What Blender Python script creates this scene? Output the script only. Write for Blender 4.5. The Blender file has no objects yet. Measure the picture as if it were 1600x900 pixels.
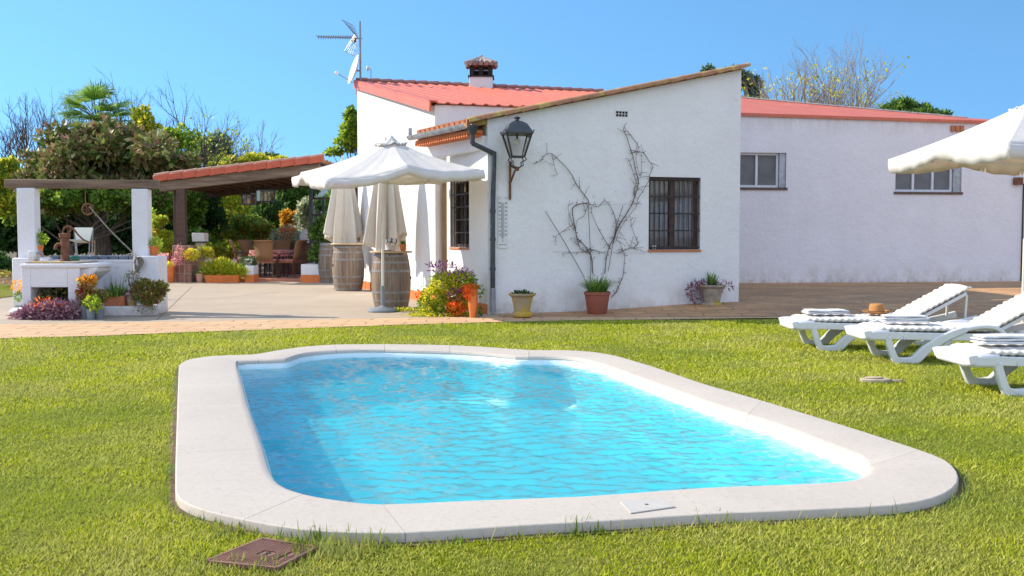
import bpy, bmesh, math, random
import numpy as np
from mathutils import Vector, Matrix, Euler

# ------------------------------------------------------------------ camera, world, sun, exposure
scene = bpy.context.scene
C = scene.collection
F, EYE = 1550.0, 1.2                       # focal length in photo pixels, eye height
PITCH = math.atan(80 / F)
cam_d = bpy.data.cameras.new("camera"); cam = bpy.data.objects.new("camera", cam_d); C.objects.link(cam)
cam_d.sensor_width = 36; cam_d.lens = 36 * F / 1600; cam_d.clip_end = 9000; cam_d.clip_start = .05
cam.location = (0, 0, EYE); cam.rotation_euler = (math.pi/2 - PITCH, 0, 0)
scene.camera = cam

SUN_EL, SUN_AZ = math.radians(33), math.radians(-70)     # azimuth from +Y towards +X
to_sun = Vector((math.sin(SUN_AZ)*math.cos(SUN_EL), math.cos(SUN_AZ)*math.cos(SUN_EL), math.sin(SUN_EL)))
world = bpy.data.worlds.new("World"); scene.world = world; world.use_nodes = True
wn = world.node_tree; wn.nodes.clear()
sky = wn.nodes.new('ShaderNodeTexSky'); sky.sky_type = 'NISHITA'; sky.sun_disc = False
sky.sun_elevation = SUN_EL; sky.sun_rotation = SUN_AZ
sky.air_density = 1.0; sky.dust_density = 0.0; sky.ozone_density = 1.3; sky.altitude = 900
tcw = wn.nodes.new('ShaderNodeTexCoord'); add = wn.nodes.new('ShaderNodeVectorMath'); add.operation = 'ADD'; add.inputs[1].default_value = (0, 0, .30)
wn.links.new(tcw.outputs['Generated'], add.inputs[0]); nrm_ = wn.nodes.new('ShaderNodeVectorMath'); nrm_.operation = 'NORMALIZE'
wn.links.new(add.outputs[0], nrm_.inputs[0]); wn.links.new(nrm_.outputs[0], sky.inputs[0])      # the even azure of a clear winter sky
bg = wn.nodes.new('ShaderNodeBackground'); bg.inputs[1].default_value = 0.14
wo = wn.nodes.new('ShaderNodeOutputWorld')
tint = wn.nodes.new('ShaderNodeMix'); tint.data_type = 'RGBA'; tint.blend_type = 'MULTIPLY'; tint.inputs[0].default_value = 1
tint.inputs[7].default_value = (.62, .93, 1.0, 1); wn.links.new(sky.outputs[0], tint.inputs[6])
# added fill light: sky opposite the house is brightened to lift the shaded walls
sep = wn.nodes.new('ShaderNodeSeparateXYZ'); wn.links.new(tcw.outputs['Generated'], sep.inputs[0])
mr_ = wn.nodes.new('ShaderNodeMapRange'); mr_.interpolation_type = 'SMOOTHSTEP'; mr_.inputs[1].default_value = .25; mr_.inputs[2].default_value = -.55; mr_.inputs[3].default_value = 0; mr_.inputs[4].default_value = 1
wn.links.new(sep.outputs[1], mr_.inputs[0]); sky_fill = wn.nodes.new('ShaderNodeMix'); sky_fill.data_type = 'RGBA'; sky_fill.inputs[7].default_value = (3.2, 3.75, 4.9, 1)
wn.links.new(mr_.outputs[0], sky_fill.inputs[0]); wn.links.new(tint.outputs[2], sky_fill.inputs[6]); wn.links.new(sky_fill.outputs[2], bg.inputs[0]); wn.links.new(bg.outputs[0], wo.inputs[0])
sl = bpy.data.lights.new("sun", 'SUN'); sl.energy = 3.5; sl.angle = math.radians(.5); sl.color = (1, .89, .72)
so = bpy.data.objects.new("sun", sl); C.objects.link(so)
so.rotation_euler = (-to_sun).to_track_quat('-Z', 'Y').to_euler(); so.location = (-20, 8, 15)
scene.view_settings.view_transform = 'Standard'; scene.view_settings.look = 'None'
scene.view_settings.exposure = 1.03; scene.view_settings.gamma = 1
scene.view_settings.use_curve_mapping = False
scene.cycles.max_bounces = 8; scene.cycles.transparent_max_bounces = 12
scene.cycles.use_denoising = True

# ------------------------------------------------------------------ helpers: turning photo measurements into places
cp, sp_ = math.cos(PITCH), math.sin(PITCH)
def ray(u, v):
    a, b = (u-800)/F, (450-v)/F
    d = Vector((a, cp + b*sp_, -sp_ + b*cp)); return d / d.y
def P(u, v, Y):
    d = ray(u, v); return Vector((d.x*Y, Y, EYE + d.z*Y))
def G(u, v, h=0.0):
    d = ray(u, v); t = (h-EYE)/d.z; return Vector((d.x*t, t, h))
def onplane(u, v, p0, p1, off=0.0):
    """point on the upright plane through ground points p0,p1, off metres towards the camera side"""
    dx, dy = p1[0]-p0[0], p1[1]-p0[1]; L = math.hypot(dx, dy); n = (dy/L, -dx/L)
    q0 = (p0[0]+n[0]*off, p0[1]+n[1]*off); d = ray(u, v)
    t = (q0[0]*n[0]+q0[1]*n[1])/(d.x*n[0]+d.y*n[1])
    return Vector((d.x*t, t, EYE+d.z*t))
def ss(t): t = max(0., min(1., t)); return t*t*(3-2*t)

ORG = {}
def tag(o, label=None, cat=None, group=None, kind=None):
    if label: o['label'] = label
    if cat: o['category'] = cat
    if group: o['group'] = group
    if kind: o['kind'] = kind
    return o
def thing(name, loc, label, cat, group=None, rz=0):
    o = bpy.data.objects.new(name, None); C.objects.link(o); o.empty_display_size = .2
    o.location = loc; o.rotation_euler = (0, 0, rz)
    ORG[o.name] = Vector(loc)
    return tag(o, label, cat, group)
def copy_tree(o, parent=None):
    c = o.copy(); C.objects.link(c); c.parent = parent
    for ch in [x for x in C.objects if x.parent == o]: copy_tree(ch, c)
    return c

class MB:
    def __init__(s): s.v = []; s.f = []
    def add(s, vs, fs):
        k = len(s.v); s.v += [tuple(p) for p in vs]; s.f += [tuple(i+k for i in f) for f in fs]; return s
    def box(s, x0, x1, y0, y1, z0, z1, m=None):
        vs = [Vector(p) for p in ((x0,y0,z0),(x1,y0,z0),(x1,y1,z0),(x0,y1,z0),(x0,y0,z1),(x1,y0,z1),(x1,y1,z1),(x0,y1,z1))]
        if m: vs = [m @ p for p in vs]
        return s.add(vs, [(0,3,2,1),(4,5,6,7),(0,1,5,4),(1,2,6,5),(2,3,7,6),(3,0,4,7)])
    def hexa(s, vs): return s.add(vs, [(0,3,2,1),(4,5,6,7),(0,1,5,4),(1,2,6,5),(2,3,7,6),(3,0,4,7)])
    def bar(s, a, b, w, h, up=(0,0,1)):
        """box of section w x h running from a to b"""
        a, b = Vector(a), Vector(b); d = (b-a).normalized(); u = Vector(up)
        if abs(d.dot(u)) > .98: u = Vector((0,1,0))
        r = d.cross(u).normalized(); u = r.cross(d)
        r *= w/2; u *= h/2
        return s.add([a-r-u, a+r-u, b+r-u, b-r-u, a-r+u, a+r+u, b+r+u, b-r+u], [(0,3,2,1),(4,5,6,7),(0,1,5,4),(1,2,6,5),(2,3,7,6),(3,0,4,7)])
    def tube(s, pts, r, n=8, caps=True, sy=1.0):
        pts = [Vector(p) for p in pts]; N = len(pts)
        if not hasattr(r, '__len__'): r = [r]*N
        d0 = (pts[1]-pts[0]).normalized()
        ref = Vector((0,0,1)) if abs(d0.z) < .9 else Vector((1,0,0))
        x = d0.cross(ref).normalized(); vs = []
        for i in range(N):
            if i == 0: d = pts[1]-pts[0]
            elif i == N-1: d = pts[-1]-pts[-2]
            else: d = (pts[i+1]-pts[i]).normalized()+(pts[i]-pts[i-1]).normalized()
            if d.length < 1e-9: d = d0
            d.normalize(); x = (x - d*x.dot(d))
            if x.length < 1e-6: x = d.orthogonal()
            x.normalize(); y = d.cross(x)
            for k in range(n):
                a = 2*math.pi*k/n; vs.append(pts[i]+x*(math.cos(a)*r[i])+y*(math.sin(a)*r[i]*sy))
        fs = [(i*n+k, i*n+(k+1)%n, (i+1)*n+(k+1)%n, (i+1)*n+k) for i in range(N-1) for k in range(n)]
        if caps: fs += [tuple(range(n-1, -1, -1)), tuple(range((N-1)*n, N*n))]
        return s.add(vs, fs)
    def lathe(s, prof, c=(0,0,0), n=24, a0=0, a1=2*math.pi, sx=1, sy=1):
        full = abs(a1-a0-2*math.pi) < 1e-6; m = n if full else n+1; vs = []
        for r, z in prof:
            for k in range(m):
                a = a0+(a1-a0)*k/n; vs.append((c[0]+r*math.cos(a)*sx, c[1]+r*math.sin(a)*sy, c[2]+z))
        fs = []
        for i in range(len(prof)-1):
            for k in range(n):
                k2 = (k+1) % m if full else k+1
                fs.append((i*m+k, i*m+k2, (i+1)*m+k2, (i+1)*m+k))
        return s.add(vs, fs)
    def prism(s, poly, z0, z1, m=None):
        """poly: list of (x,y) counter-clockwise; z0,z1 numbers or functions of (x,y)"""
        g = lambda z, p: z(*p) if callable(z) else z
        n = len(poly); vs = [Vector((p[0], p[1], g(z0, p))) for p in poly]+[Vector((p[0], p[1], g(z1, p))) for p in poly]
        if m: vs = [m @ p for p in vs]
        return s.add(vs, [tuple(range(n-1,-1,-1)), tuple(range(n, 2*n))]+[(i, (i+1)%n, n+(i+1)%n, n+i) for i in range(n)])
    def sphere(s, c, r, n=12, m=8, sc=(1,1,1)):
        vs = [(c[0], c[1], c[2]+r*sc[2])]
        for i in range(1, m):
            t = math.pi*i/m
            for k in range(n):
                a = 2*math.pi*k/n
                vs.append((c[0]+r*sc[0]*math.sin(t)*math.cos(a), c[1]+r*sc[1]*math.sin(t)*math.sin(a), c[2]+r*sc[2]*math.cos(t)))
        vs.append((c[0], c[1], c[2]-r*sc[2])); e = len(vs)-1
        fs = [(0, 1+k, 1+(k+1)%n) for k in range(n)]
        for i in range(m-2):
            for k in range(n): fs.append((1+i*n+k, 1+(i+1)*n+k, 1+(i+1)*n+(k+1)%n, 1+i*n+(k+1)%n))
        fs += [(e, 1+(m-2)*n+(k+1)%n, 1+(m-2)*n+k) for k in range(n)]
        return s.add(vs, fs)
    def build(s, name, mat, parent=None, bevel=0, angle=40, org=None):
        me = bpy.data.meshes.new(name)
        if parent is not None:
            o_ = ORG[parent.name]
        elif org is not None: o_ = Vector(org)
        else:
            a = np.array(s.v); o_ = Vector(((a[:,0].min()+a[:,0].max())/2, (a[:,1].min()+a[:,1].max())/2, a[:,2].min()))
        me.from_pydata([(p[0]-o_[0], p[1]-o_[1], p[2]-o_[2]) for p in s.v], [], s.f)
        bm = bmesh.new(); bm.from_mesh(me); bmesh.ops.recalc_face_normals(bm, faces=bm.faces); bm.to_mesh(me); bm.free()
        me.polygons.foreach_set('use_smooth', [True]*len(me.polygons))
        me.set_sharp_from_angle(angle=math.radians(angle))
        me.materials.append(mat)
        ob = bpy.data.objects.new(name, me); C.objects.link(ob)
        if parent is not None: ob.parent = parent
        else: ob.location = o_
        ORG[ob.name] = Vector(o_)
        if bevel:
            b = ob.modifiers.new('bevel', 'BEVEL'); b.width = bevel; b.segments = 2; b.limit_method = 'ANGLE'; b.angle_limit = math.radians(40)
        return ob

def npmesh(name, V, faces_n, mat, parent=None, attr=None, org=None):
    """V (n,3) array, faces as equal-size polygons of faces_n consecutive vertices"""
    V = np.asarray(V, dtype=np.float32); n = len(V); nf = n//faces_n
    o_ = ORG[parent.name] if parent is not None else Vector(org if org is not None else (V[:,0].mean(), V[:,1].mean(), V[:,2].min()))
    V = V - np.array(o_, dtype=np.float32)
    me = bpy.data.meshes.new(name); me.vertices.add(n); me.vertices.foreach_set('co', V.ravel())
    me.loops.add(n); me.loops.foreach_set('vertex_index', np.arange(n, dtype=np.int32))
    me.polygons.add(nf); me.polygons.foreach_set('loop_start', np.arange(0, n, faces_n, dtype=np.int32))
    me.update(calc_edges=True)
    if attr is not None:
        a = me.attributes.new('var', 'FLOAT', 'POINT'); a.data.foreach_set('value', np.asarray(attr, dtype=np.float32))
    me.materials.append(mat)
    ob = bpy.data.objects.new(name, me); C.objects.link(ob)
    if parent is not None: ob.parent = parent
    else: ob.location = o_
    ORG[ob.name] = Vector(o_)
    return ob

# ------------------------------------------------------------------ materials
def nt(name):
    m = bpy.data.materials.new(name); m.use_nodes = True; t = m.node_tree
    b = t.nodes['Principled BSDF']; return m, t, b
def lk(t, a, b): t.links.new(a, b)
def rgba(c): return (c[0], c[1], c[2], 1)
def noise(t, scale, detail=4, stretch=(1,1,1), rough=.55, vec=None):
    n = t.nodes.new('ShaderNodeTexNoise'); n.inputs['Scale'].default_value = scale; n.inputs['Detail'].default_value = detail
    n.inputs['Roughness'].default_value = rough
    if vec is None:
        tc = t.nodes.new('ShaderNodeTexCoord'); vec = tc.outputs['Object']
    mp = t.nodes.new('ShaderNodeMapping'); mp.inputs['Scale'].default_value = stretch
    lk(t, vec, mp.inputs[0]); lk(t, mp.outputs[0], n.inputs['Vector']); return n
def ramp(t, src, stops):
    r = t.nodes.new('ShaderNodeValToRGB'); e = r.color_ramp.elements
    while len(e) < len(stops): e.new(.5)
    for i, (p, c) in enumerate(stops): e[i].position = p; e[i].color = rgba(c)
    lk(t, src, r.inputs[0]); return r
def mixc(t, fac, a, b):
    m = t.nodes.new('ShaderNodeMix'); m.data_type = 'RGBA'
    for s_, x in ((0, fac), (6, a), (7, b)):
        if hasattr(x, 'node'): lk(t, x, m.inputs[s_])
        elif s_: m.inputs[s_].default_value = rgba(x)
        else: m.inputs[0].default_value = x
    return m.outputs[2]
def bumpn(t, b, h, strength, dist=.01):
    bp = t.nodes.new('ShaderNodeBump'); bp.inputs['Strength'].default_value = strength; bp.inputs['Distance'].default_value = dist
    lk(t, h, bp.inputs['Height']); lk(t, bp.outputs[0], b.inputs['Normal']); return bp
def M(name, c1, c2=None, scale=6, rough=.6, bump=0, bscale=None, metal=0, stretch=(1,1,1), lo=.35, hi=.65, detail=5, spec=.5, c3=None, c3scale=1.5, c3lo=.6, c3hi=.7):
    m, t, b = nt(name); b.inputs['Roughness'].default_value = rough; b.inputs['Metallic'].default_value = metal
    b.inputs['Specular IOR Level'].default_value = spec
    n = noise(t, scale, detail, stretch); c2 = c2 or tuple(x*.85 for x in c1)
    col = ramp(t, n.outputs[0], [(lo, c1), (hi, c2)]).outputs[0]
    if c3:
        n3 = noise(t, c3scale, 6); f3 = ramp(t, n3.outputs[0], [(c3lo, (0,0,0)), (c3hi, (1,1,1))])
        col = mixc(t, f3.outputs[0], col, c3)
    lk(t, col, b.inputs['Base Color'])
    if bump:
        n2 = noise(t, bscale or scale*3, 4, stretch); bumpn(t, b, n2.outputs[0], bump)
    return m
def leafmat(name, cols, trans=.45, rough=.5, spec=.4):
    m, t, b = nt(name); a = t.nodes.new('ShaderNodeAttribute'); a.attribute_name = 'var'
    k = len(cols); r = ramp(t, a.outputs['Fac'], [((i+.5)/k, c) for i, c in enumerate(cols)])
    lk(t, r.outputs[0], b.inputs['Base Color']); b.inputs['Roughness'].default_value = rough; b.inputs['Specular IOR Level'].default_value = spec
    tr = t.nodes.new('ShaderNodeBsdfTranslucent'); mx = t.nodes.new('ShaderNodeMixShader'); mx.inputs[0].default_value = trans
    hs = t.nodes.new('ShaderNodeHueSaturation'); hs.inputs['Value'].default_value = 1.7; hs.inputs['Hue'].default_value = .49
    lk(t, r.outputs[0], hs.inputs['Color']); lk(t, hs.outputs[0], tr.inputs[0])
    lk(t, b.outputs[0], mx.inputs[1]); lk(t, tr.outputs[0], mx.inputs[2]); lk(t, mx.outputs[0], t.nodes['Material Output'].inputs[0])
    return m
def plaster(name, base=(.80,.80,.80), stain=(.45,.40,.33), low=.35, top=None):
    """whitewash: brush unevenness, faint streaks, splashed dirt near the ground, optional run-off stains below the eaves"""
    m, t, b = nt(name); b.inputs['Roughness'].default_value = .85; b.inputs['Specular IOR Level'].default_value = .2
    tc = t.nodes.new('ShaderNodeTexCoord')
    n1 = noise(t, 1.3, 6, vec=tc.outputs['Object']); c = ramp(t, n1.outputs[0], [(.3, base), (.75, tuple(x*.92 for x in base))]).outputs[0]
    n4 = noise(t, 3.2, 6, (1, 1, .12)); f4 = ramp(t, n4.outputs[0], [(.55, (0,0,0)), (.8, (.35,.35,.35))]); c = mixc(t, f4.outputs[0], c, tuple(x*.82 for x in base))
    nv = noise(t, 9, 6, rough=.7); fv = ramp(t, nv.outputs[0], [(.64, (0,0,0)), (.74, (.55,.55,.55))]); c = mixc(t, fv.outputs[0], c, stain)
    sx = t.nodes.new('ShaderNodeSeparateXYZ'); lk(t, tc.outputs['Object'], sx.inputs[0])
    def band(z0, z1, amt, sc, st):
        mr = t.nodes.new('ShaderNodeMapRange'); mr.inputs[1].default_value = z0; mr.inputs[2].default_value = z1
        mr.inputs[3].default_value = 1; mr.inputs[4].default_value = 0; lk(t, sx.outputs[2], mr.inputs[0])
        nn = noise(t, sc, 8, st, .7); rr = ramp(t, nn.outputs[0], [(.42, (0,0,0)), (.66, (1,1,1))])
        mu = t.nodes.new('ShaderNodeMath'); mu.operation = 'MULTIPLY'; lk(t, mr.outputs[0], mu.inputs[0]); lk(t, rr.outputs[0], mu.inputs[1])
        m2 = t.nodes.new('ShaderNodeMath'); m2.operation = 'MULTIPLY'; lk(t, mu.outputs[0], m2.inputs[0]); m2.inputs[1].default_value = amt; return m2.outputs[0]
    c = mixc(t, band(0, low+.15, .75, 4, (1,1,.7)), c, stain); c = mixc(t, band(.03, .11, .45, 9, (1,1,1)), c, (.25,.20,.15))
    if top: c = mixc(t, band(top[0], top[1], .6, 5, (1, 1, .25)), c, (.42,.33,.22))
    lk(t, c, b.inputs['Base Color'])
    nb = noise(t, 6, 9, rough=.7); bumpn(t, b, nb.outputs[0], .8, .03)
    return m

MT = {}
MT['white'] = plaster('whitewash')
MT['barn_white'] = plaster('barn_whitewash', (.79,.77,.79), top=(4.15, 3.45))
MT['well_white'] = plaster('well_whitewash', (.74,.74,.77), low=.25)
MT['gable_fascia'] = M('red_steel_fascia', (.66,.16,.09), (.58,.13,.07), 3, .45, c3=(.35,.12,.09), c3scale=3)
def redroof():
    m, t, b = nt('red_steel_roof'); n = noise(t, 1.6, 9, (1,1,1), .7); r = ramp(t, n.outputs[0], [(.3, (.68,.18,.095)), (.55, (.58,.135,.075)), (.75, (.50,.16,.11))])
    lk(t, r.outputs[0], b.inputs['Base Color']); b.inputs['Roughness'].default_value = .5; return m
MT['red'] = redroof()
MT['terra'] = M('terracotta', (.55,.20,.08), (.42,.14,.06), 9, .75, .25, c3=(.60,.45,.33), c3scale=7, c3lo=.62, c3hi=.78)
MT['terra_bright'] = M('painted_terracotta', (.72,.20,.04), (.60,.15,.03), 8, .6, .2, c3=(.72,.42,.22), c3scale=9, c3lo=.64, c3hi=.8)
MT['rooftile'] = M('old_roof_tile', (.42,.20,.10), (.28,.14,.08), 12, .85, .5, c3=(.45,.34,.09), c3scale=6, c3lo=.5, c3hi=.65)
MT['redtile'] = M('painted_red_tile', (.55,.11,.05), (.42,.09,.05), 8, .6, .3)
MT['paletile'] = M('sunbleached_tile', (.55,.33,.24), (.42,.24,.17), 8, .8, .3)
MT['oldstone'] = M('weathered_stone', (.42,.36,.29), (.26,.22,.18), 9, .9, .6, c3=(.45,.30,.05), c3scale=4, c3lo=.5, c3hi=.62)
MT['brick'] = M('old_brick', (.30,.13,.09), (.19,.09,.07), 14, .85, .5, c3=(.4,.33,.28), c3scale=10)
def brickm():
    m, t, b = nt('brick_courses'); tc = t.nodes.new('ShaderNodeTexCoord'); sx = t.nodes.new('ShaderNodeSeparateXYZ'); lk(t, tc.outputs['Object'], sx.inputs[0])
    ad = t.nodes.new('ShaderNodeMath'); lk(t, sx.outputs[0], ad.inputs[0]); lk(t, sx.outputs[1], ad.inputs[1]); cb = t.nodes.new('ShaderNodeCombineXYZ'); lk(t, ad.outputs[0], cb.inputs[0]); lk(t, sx.outputs[2], cb.inputs[1])
    br = t.nodes.new('ShaderNodeTexBrick'); br.inputs['Scale'].default_value = 1; br.inputs['Brick Width'].default_value = .12; br.inputs['Row Height'].default_value = .24; br.inputs['Mortar Size'].default_value = .012; br.offset = 0
    br.inputs['Color1'].default_value = rgba((.34,.15,.10)); br.inputs['Color2'].default_value = rgba((.22,.10,.075)); br.inputs['Mortar'].default_value = rgba((.32,.26,.22)); lk(t, cb.outputs[0], br.inputs['Vector'])
    n = noise(t, 14, 6); f = ramp(t, n.outputs[0], [(.4, (0,0,0)), (.7, (.6,.6,.6))]); lk(t, mixc(t, f.outputs[0], br.outputs[0], (.17,.09,.07)), b.inputs['Base Color']); b.inputs['Roughness'].default_value = .9; bumpn(t, b, n.outputs[0], .5, .01); return m
MT['brick'] = brickm()
MT['iron'] = M('black_iron', (.025,.024,.026), (.05,.035,.03), 20, .45, .2, metal=.3)
MT['pipe'] = M('dark_drainpipe', (.055,.065,.075), (.035,.04,.045), 8, .4, .15, c3=(.30,.30,.28), c3scale=14, c3lo=.66, c3hi=.72)
MT['galv'] = M('galvanised_gutter', (.42,.44,.46), (.28,.29,.31), 9, .45, .1, metal=.5, c3=(.16,.14,.12), c3scale=6)
MT['steel'] = M('antenna_steel', (.32,.33,.35), (.22,.22,.24), 30, .4, metal=.6)
MT['rust'] = M('rusty_iron', (.24,.10,.055), (.13,.055,.03), 16, .8, .5, metal=.2)
MT['oldwood'] = M('weathered_beam', (.23,.16,.11), (.11,.075,.05), 6, .85, .6, stretch=(.25,3,3), bscale=10)
MT['darkwood'] = M('dark_stained_wood', (.10,.05,.032), (.055,.028,.018), 6, .6, .4, stretch=(.4,3,3))
MT['ceilwood'] = M('rafter_wood', (.17,.075,.04), (.09,.04,.025), 6, .65, .4, stretch=(1,1,1))
MT['greywood'] = M('greyed_timber', (.20,.17,.15), (.12,.10,.09), 7, .8, .5, stretch=(3,3,.4))
MT['plank'] = M('pale_plank', (.55,.40,.25), (.42,.28,.16), 6, .6, .2, stretch=(.3,4,4))
MT['canvas'] = None
def fabric(name, c, tr=.35, wr=.35, scale=3.0, rough=.9):
    m, t, b = nt(name); b.inputs['Roughness'].default_value = rough; b.inputs['Specular IOR Level'].default_value = .1
    n = noise(t, scale, 5); r = ramp(t, n.outputs[0], [(.3, c), (.8, tuple(x*.93 for x in c))]); lk(t, r.outputs[0], b.inputs['Base Color'])
    n2 = noise(t, 4, 3, (1, 1, .6)); bumpn(t, b, n2.outputs[0], wr, .05)
    tl = t.nodes.new('ShaderNodeBsdfTranslucent'); tl.inputs[0].default_value = rgba((c[0], c[1]*.93, c[2]*.80)); mx = t.nodes.new('ShaderNodeMixShader'); mx.inputs[0].default_value = tr
    lk(t, b.outputs[0], mx.inputs[1]); lk(t, tl.outputs[0], mx.inputs[2]); lk(t, mx.outputs[0], t.nodes['Material Output'].inputs[0]); return m
MT['canvas'] = fabric('white_canvas', (.80,.80,.80))
MT['canvas_old'] = fabric('ivory_canvas', (.78,.74,.66), .25)
MT['cushion'] = fabric('cream_cushion', (.72,.69,.64), .05, .5, 8)
MT['towel'] = M('white_towel', (.78,.79,.81), (.72,.73,.76), 40, .95, .8, bscale=220)
MT['redfab'] = M('red_cushion_fabric', (.45,.10,.09), (.55,.30,.26), 14, .9, .2)
MT['resin'] = M('white_resin', (.72,.73,.74), (.66,.68,.70), 4, .35, .05, c3=(.60,.60,.56), c3scale=5, c3lo=.6, c3hi=.8)
MT['felt'] = M('tan_felt', (.42,.20,.06), (.34,.15,.045), 10, .9, .3, bscale=60)
MT['black'] = M('black_band', (.03,.02,.02), None, 10, .7)
MT['wicker'] = None
def wickerm():
    m, t, b = nt('woven_wicker'); w = t.nodes.new('ShaderNodeTexWave'); w.inputs['Scale'].default_value = 28; w.bands_direction = 'Z'; w.inputs['Distortion'].default_value = 2
    tc = t.nodes.new('ShaderNodeTexCoord'); lk(t, tc.outputs['Object'], w.inputs[0]); r = ramp(t, w.outputs['Fac'], [(0, (.22,.10,.04)), (1, (.48,.25,.11))])
    lk(t, r.outputs[0], b.inputs['Base Color']); b.inputs['Roughness'].default_value = .6; bumpn(t, b, w.outputs['Fac'], .5, .01); return m
MT['wicker'] = wickerm()
MT['whitepaint'] = M('white_paint', (.74,.74,.73), (.68,.68,.67), 5, .55, .1)
MT['pvc'] = M('white_window_frame', (.68,.69,.72), (.60,.61,.64), 4, .35)
MT['concrete'] = None
def concretem(name, c1, c2, joints=None):
    m, t, b = nt(name); n = noise(t, .9, 9, rough=.72); c = ramp(t, n.outputs[0], [(.3, c1), (.7, c2)]).outputs[0]
    n2 = noise(t, 30, 6, rough=.7); f = ramp(t, n2.outputs[0], [(.52, (0,0,0)), (.72, (.55,.55,.55))]); c = mixc(t, f.outputs[0], c, tuple(x*.68 for x in c1)); n4 = noise(t, 160, 3); f4 = ramp(t, n4.outputs[0], [(.6, (0,0,0)), (.72, (.5,.5,.5))]); c = mixc(t, f4.outputs[0], c, tuple(x*.6 for x in c1))
    lk(t, c, b.inputs['Base Color']); b.inputs['Roughness'].default_value = .8; bumpn(t, b, n2.outputs[0], .25, .01); return m
MT['concrete'] = concretem('patio_concrete', (.44,.36,.275), (.36,.29,.22))
MT['lid'] = M('lid_plastic', (.52,.49,.45), (.47,.44,.40), 6, .6)
MT['coping'] = concretem('coping_concrete', (.53,.475,.415), (.46,.41,.36))
MT['soil'] = M('garden_soil', (.16,.10,.06), (.09,.06,.035), 5, .95, .8, c3=(.07,.10,.02), c3scale=3, c3lo=.5, c3hi=.6)
def paving(name, ca, cb, mortar, sc=1.0, dark=None):
    m, t, b = nt(name); tc = t.nodes.new('ShaderNodeTexCoord'); nz = noise(t, 2.2, 3, vec=tc.outputs['Object'])
    mp = t.nodes.new('ShaderNodeVectorMath'); mp.operation = 'MULTIPLY_ADD'; lk(t, nz.outputs['Color'], mp.inputs[0]); mp.inputs[1].default_value = (.22,.22,0); lk(t, tc.outputs['Object'], mp.inputs[2])
    br = t.nodes.new('ShaderNodeTexBrick'); br.inputs['Scale'].default_value = sc; br.inputs['Brick Width'].default_value = .55; br.inputs['Row Height'].default_value = .34
    br.inputs['Mortar Size'].default_value = .012; br.inputs['Mortar Smooth'].default_value = .3; br.inputs['Color1'].default_value = rgba(ca); br.inputs['Color2'].default_value = rgba(cb); br.inputs['Mortar'].default_value = rgba(mortar)
    lk(t, mp.outputs[0], br.inputs['Vector'])
    n2 = noise(t, 5, 8, rough=.7); f = ramp(t, n2.outputs[0], [(.4, (0,0,0)), (.7, (.55,.55,.55))]); c = mixc(t, f.outputs[0], br.outputs[0], tuple(x*.62 for x in ca))
    if dark:
        n3 = noise(t, .9, 8, (1, 1.6, 1), .7); f3 = ramp(t, n3.outputs[0], [(.42, (0,0,0)), (.62, (.8,.8,.8))]); c = mixc(t, f3.outputs[0], c, dark)
    lk(t, c, b.inputs['Base Color']); b.inputs['Roughness'].default_value = .75
    iv = t.nodes.new('ShaderNodeMath'); iv.operation = 'SUBTRACT'; iv.inputs[0].default_value = 1; lk(t, br.outputs['Fac'], iv.inputs[1])
    ad = t.nodes.new('ShaderNodeMath'); ad.operation = 'ADD'; lk(t, iv.outputs[0], ad.inputs[0]); lk(t, n2.outputs[0], ad.inputs[1]); bumpn(t, b, ad.outputs[0], .5, .012)
    return m
MT['path'] = paving('stamped_path', (.66,.42,.23), (.58,.36,.20), (.22,.14,.08))
MT['yard'] = paving('stamped_yard', (.60,.34,.15), (.52,.28,.12), (.20,.11,.06), dark=(.30,.165,.085))
MT['terrafloor'] = paving('terracotta_floor', (.55,.24,.14), (.50,.20,.12), (.35,.22,.16), sc=1.6)
def lawnm():
    m, t, b = nt('lawn_turf'); n = noise(t, 40, 8, rough=.75); r = ramp(t, n.outputs[0], [(.35, (.05,.065,.006)), (.52, (.20,.24,.015)), (.7, (.42,.43,.04))])
    n2 = noise(t, .8, 5); f = ramp(t, n2.outputs[0], [(.4, (0,0,0)), (.65, (.5,.5,.5))]); c = mixc(t, f.outputs[0], r.outputs[0], (.30,.26,.07))
    lk(t, c, b.inputs['Base Color']); b.inputs['Roughness'].default_value = .9; b.inputs['Specular IOR Level'].default_value = .1; bumpn(t, b, n.outputs[0], 1, .04); return m
MT['lawn'] = lawnm()
def bladem(name, cols):
    m, t, b = nt(name); a = t.nodes.new('ShaderNodeAttribute'); a.attribute_name = 'var'
    r = ramp(t, a.outputs['Fac'], [(i/(len(cols)-1), c) for i, c in enumerate(cols)])
    n2 = noise(t, 1.1, 7, rough=.65); f = ramp(t, n2.outputs[0], [(.45, (0,0,0)), (.62, (.6,.6,.6))]); c = mixc(t, f.outputs[0], r.outputs[0], (.60,.55,.20)); n3 = noise(t, .55, 4); f3 = ramp(t, n3.outputs[0], [(.5, (0,0,0)), (.64, (.6,.6,.6))]); c = mixc(t, f3.outputs[0], c, (.22,.33,.02))
    lk(t, c, b.inputs['Base Color']); b.inputs['Roughness'].default_value = .6; b.inputs['Specular IOR Level'].default_value = .25
    tr = t.nodes.new('ShaderNodeBsdfTranslucent'); lk(t, c, tr.inputs[0]); mx = t.nodes.new('ShaderNodeMixShader'); mx.inputs[0].default_value = .4
    lk(t, b.outputs[0], mx.inputs[1]); lk(t, tr.outputs[0], mx.inputs[2]); lk(t, mx.outputs[0], t.nodes['Material Output'].inputs[0]); return m
MT['blade'] = bladem('grass_blade', [(.09,.15,.006), (.34,.43,.012), (.53,.57,.02), (.68,.67,.12), (.68,.57,.24)])
MT['weed'] = bladem('weed_blade', [(.06,.13,.012), (.15,.25,.02), (.28,.34,.04), (.42,.38,.12)])
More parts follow.
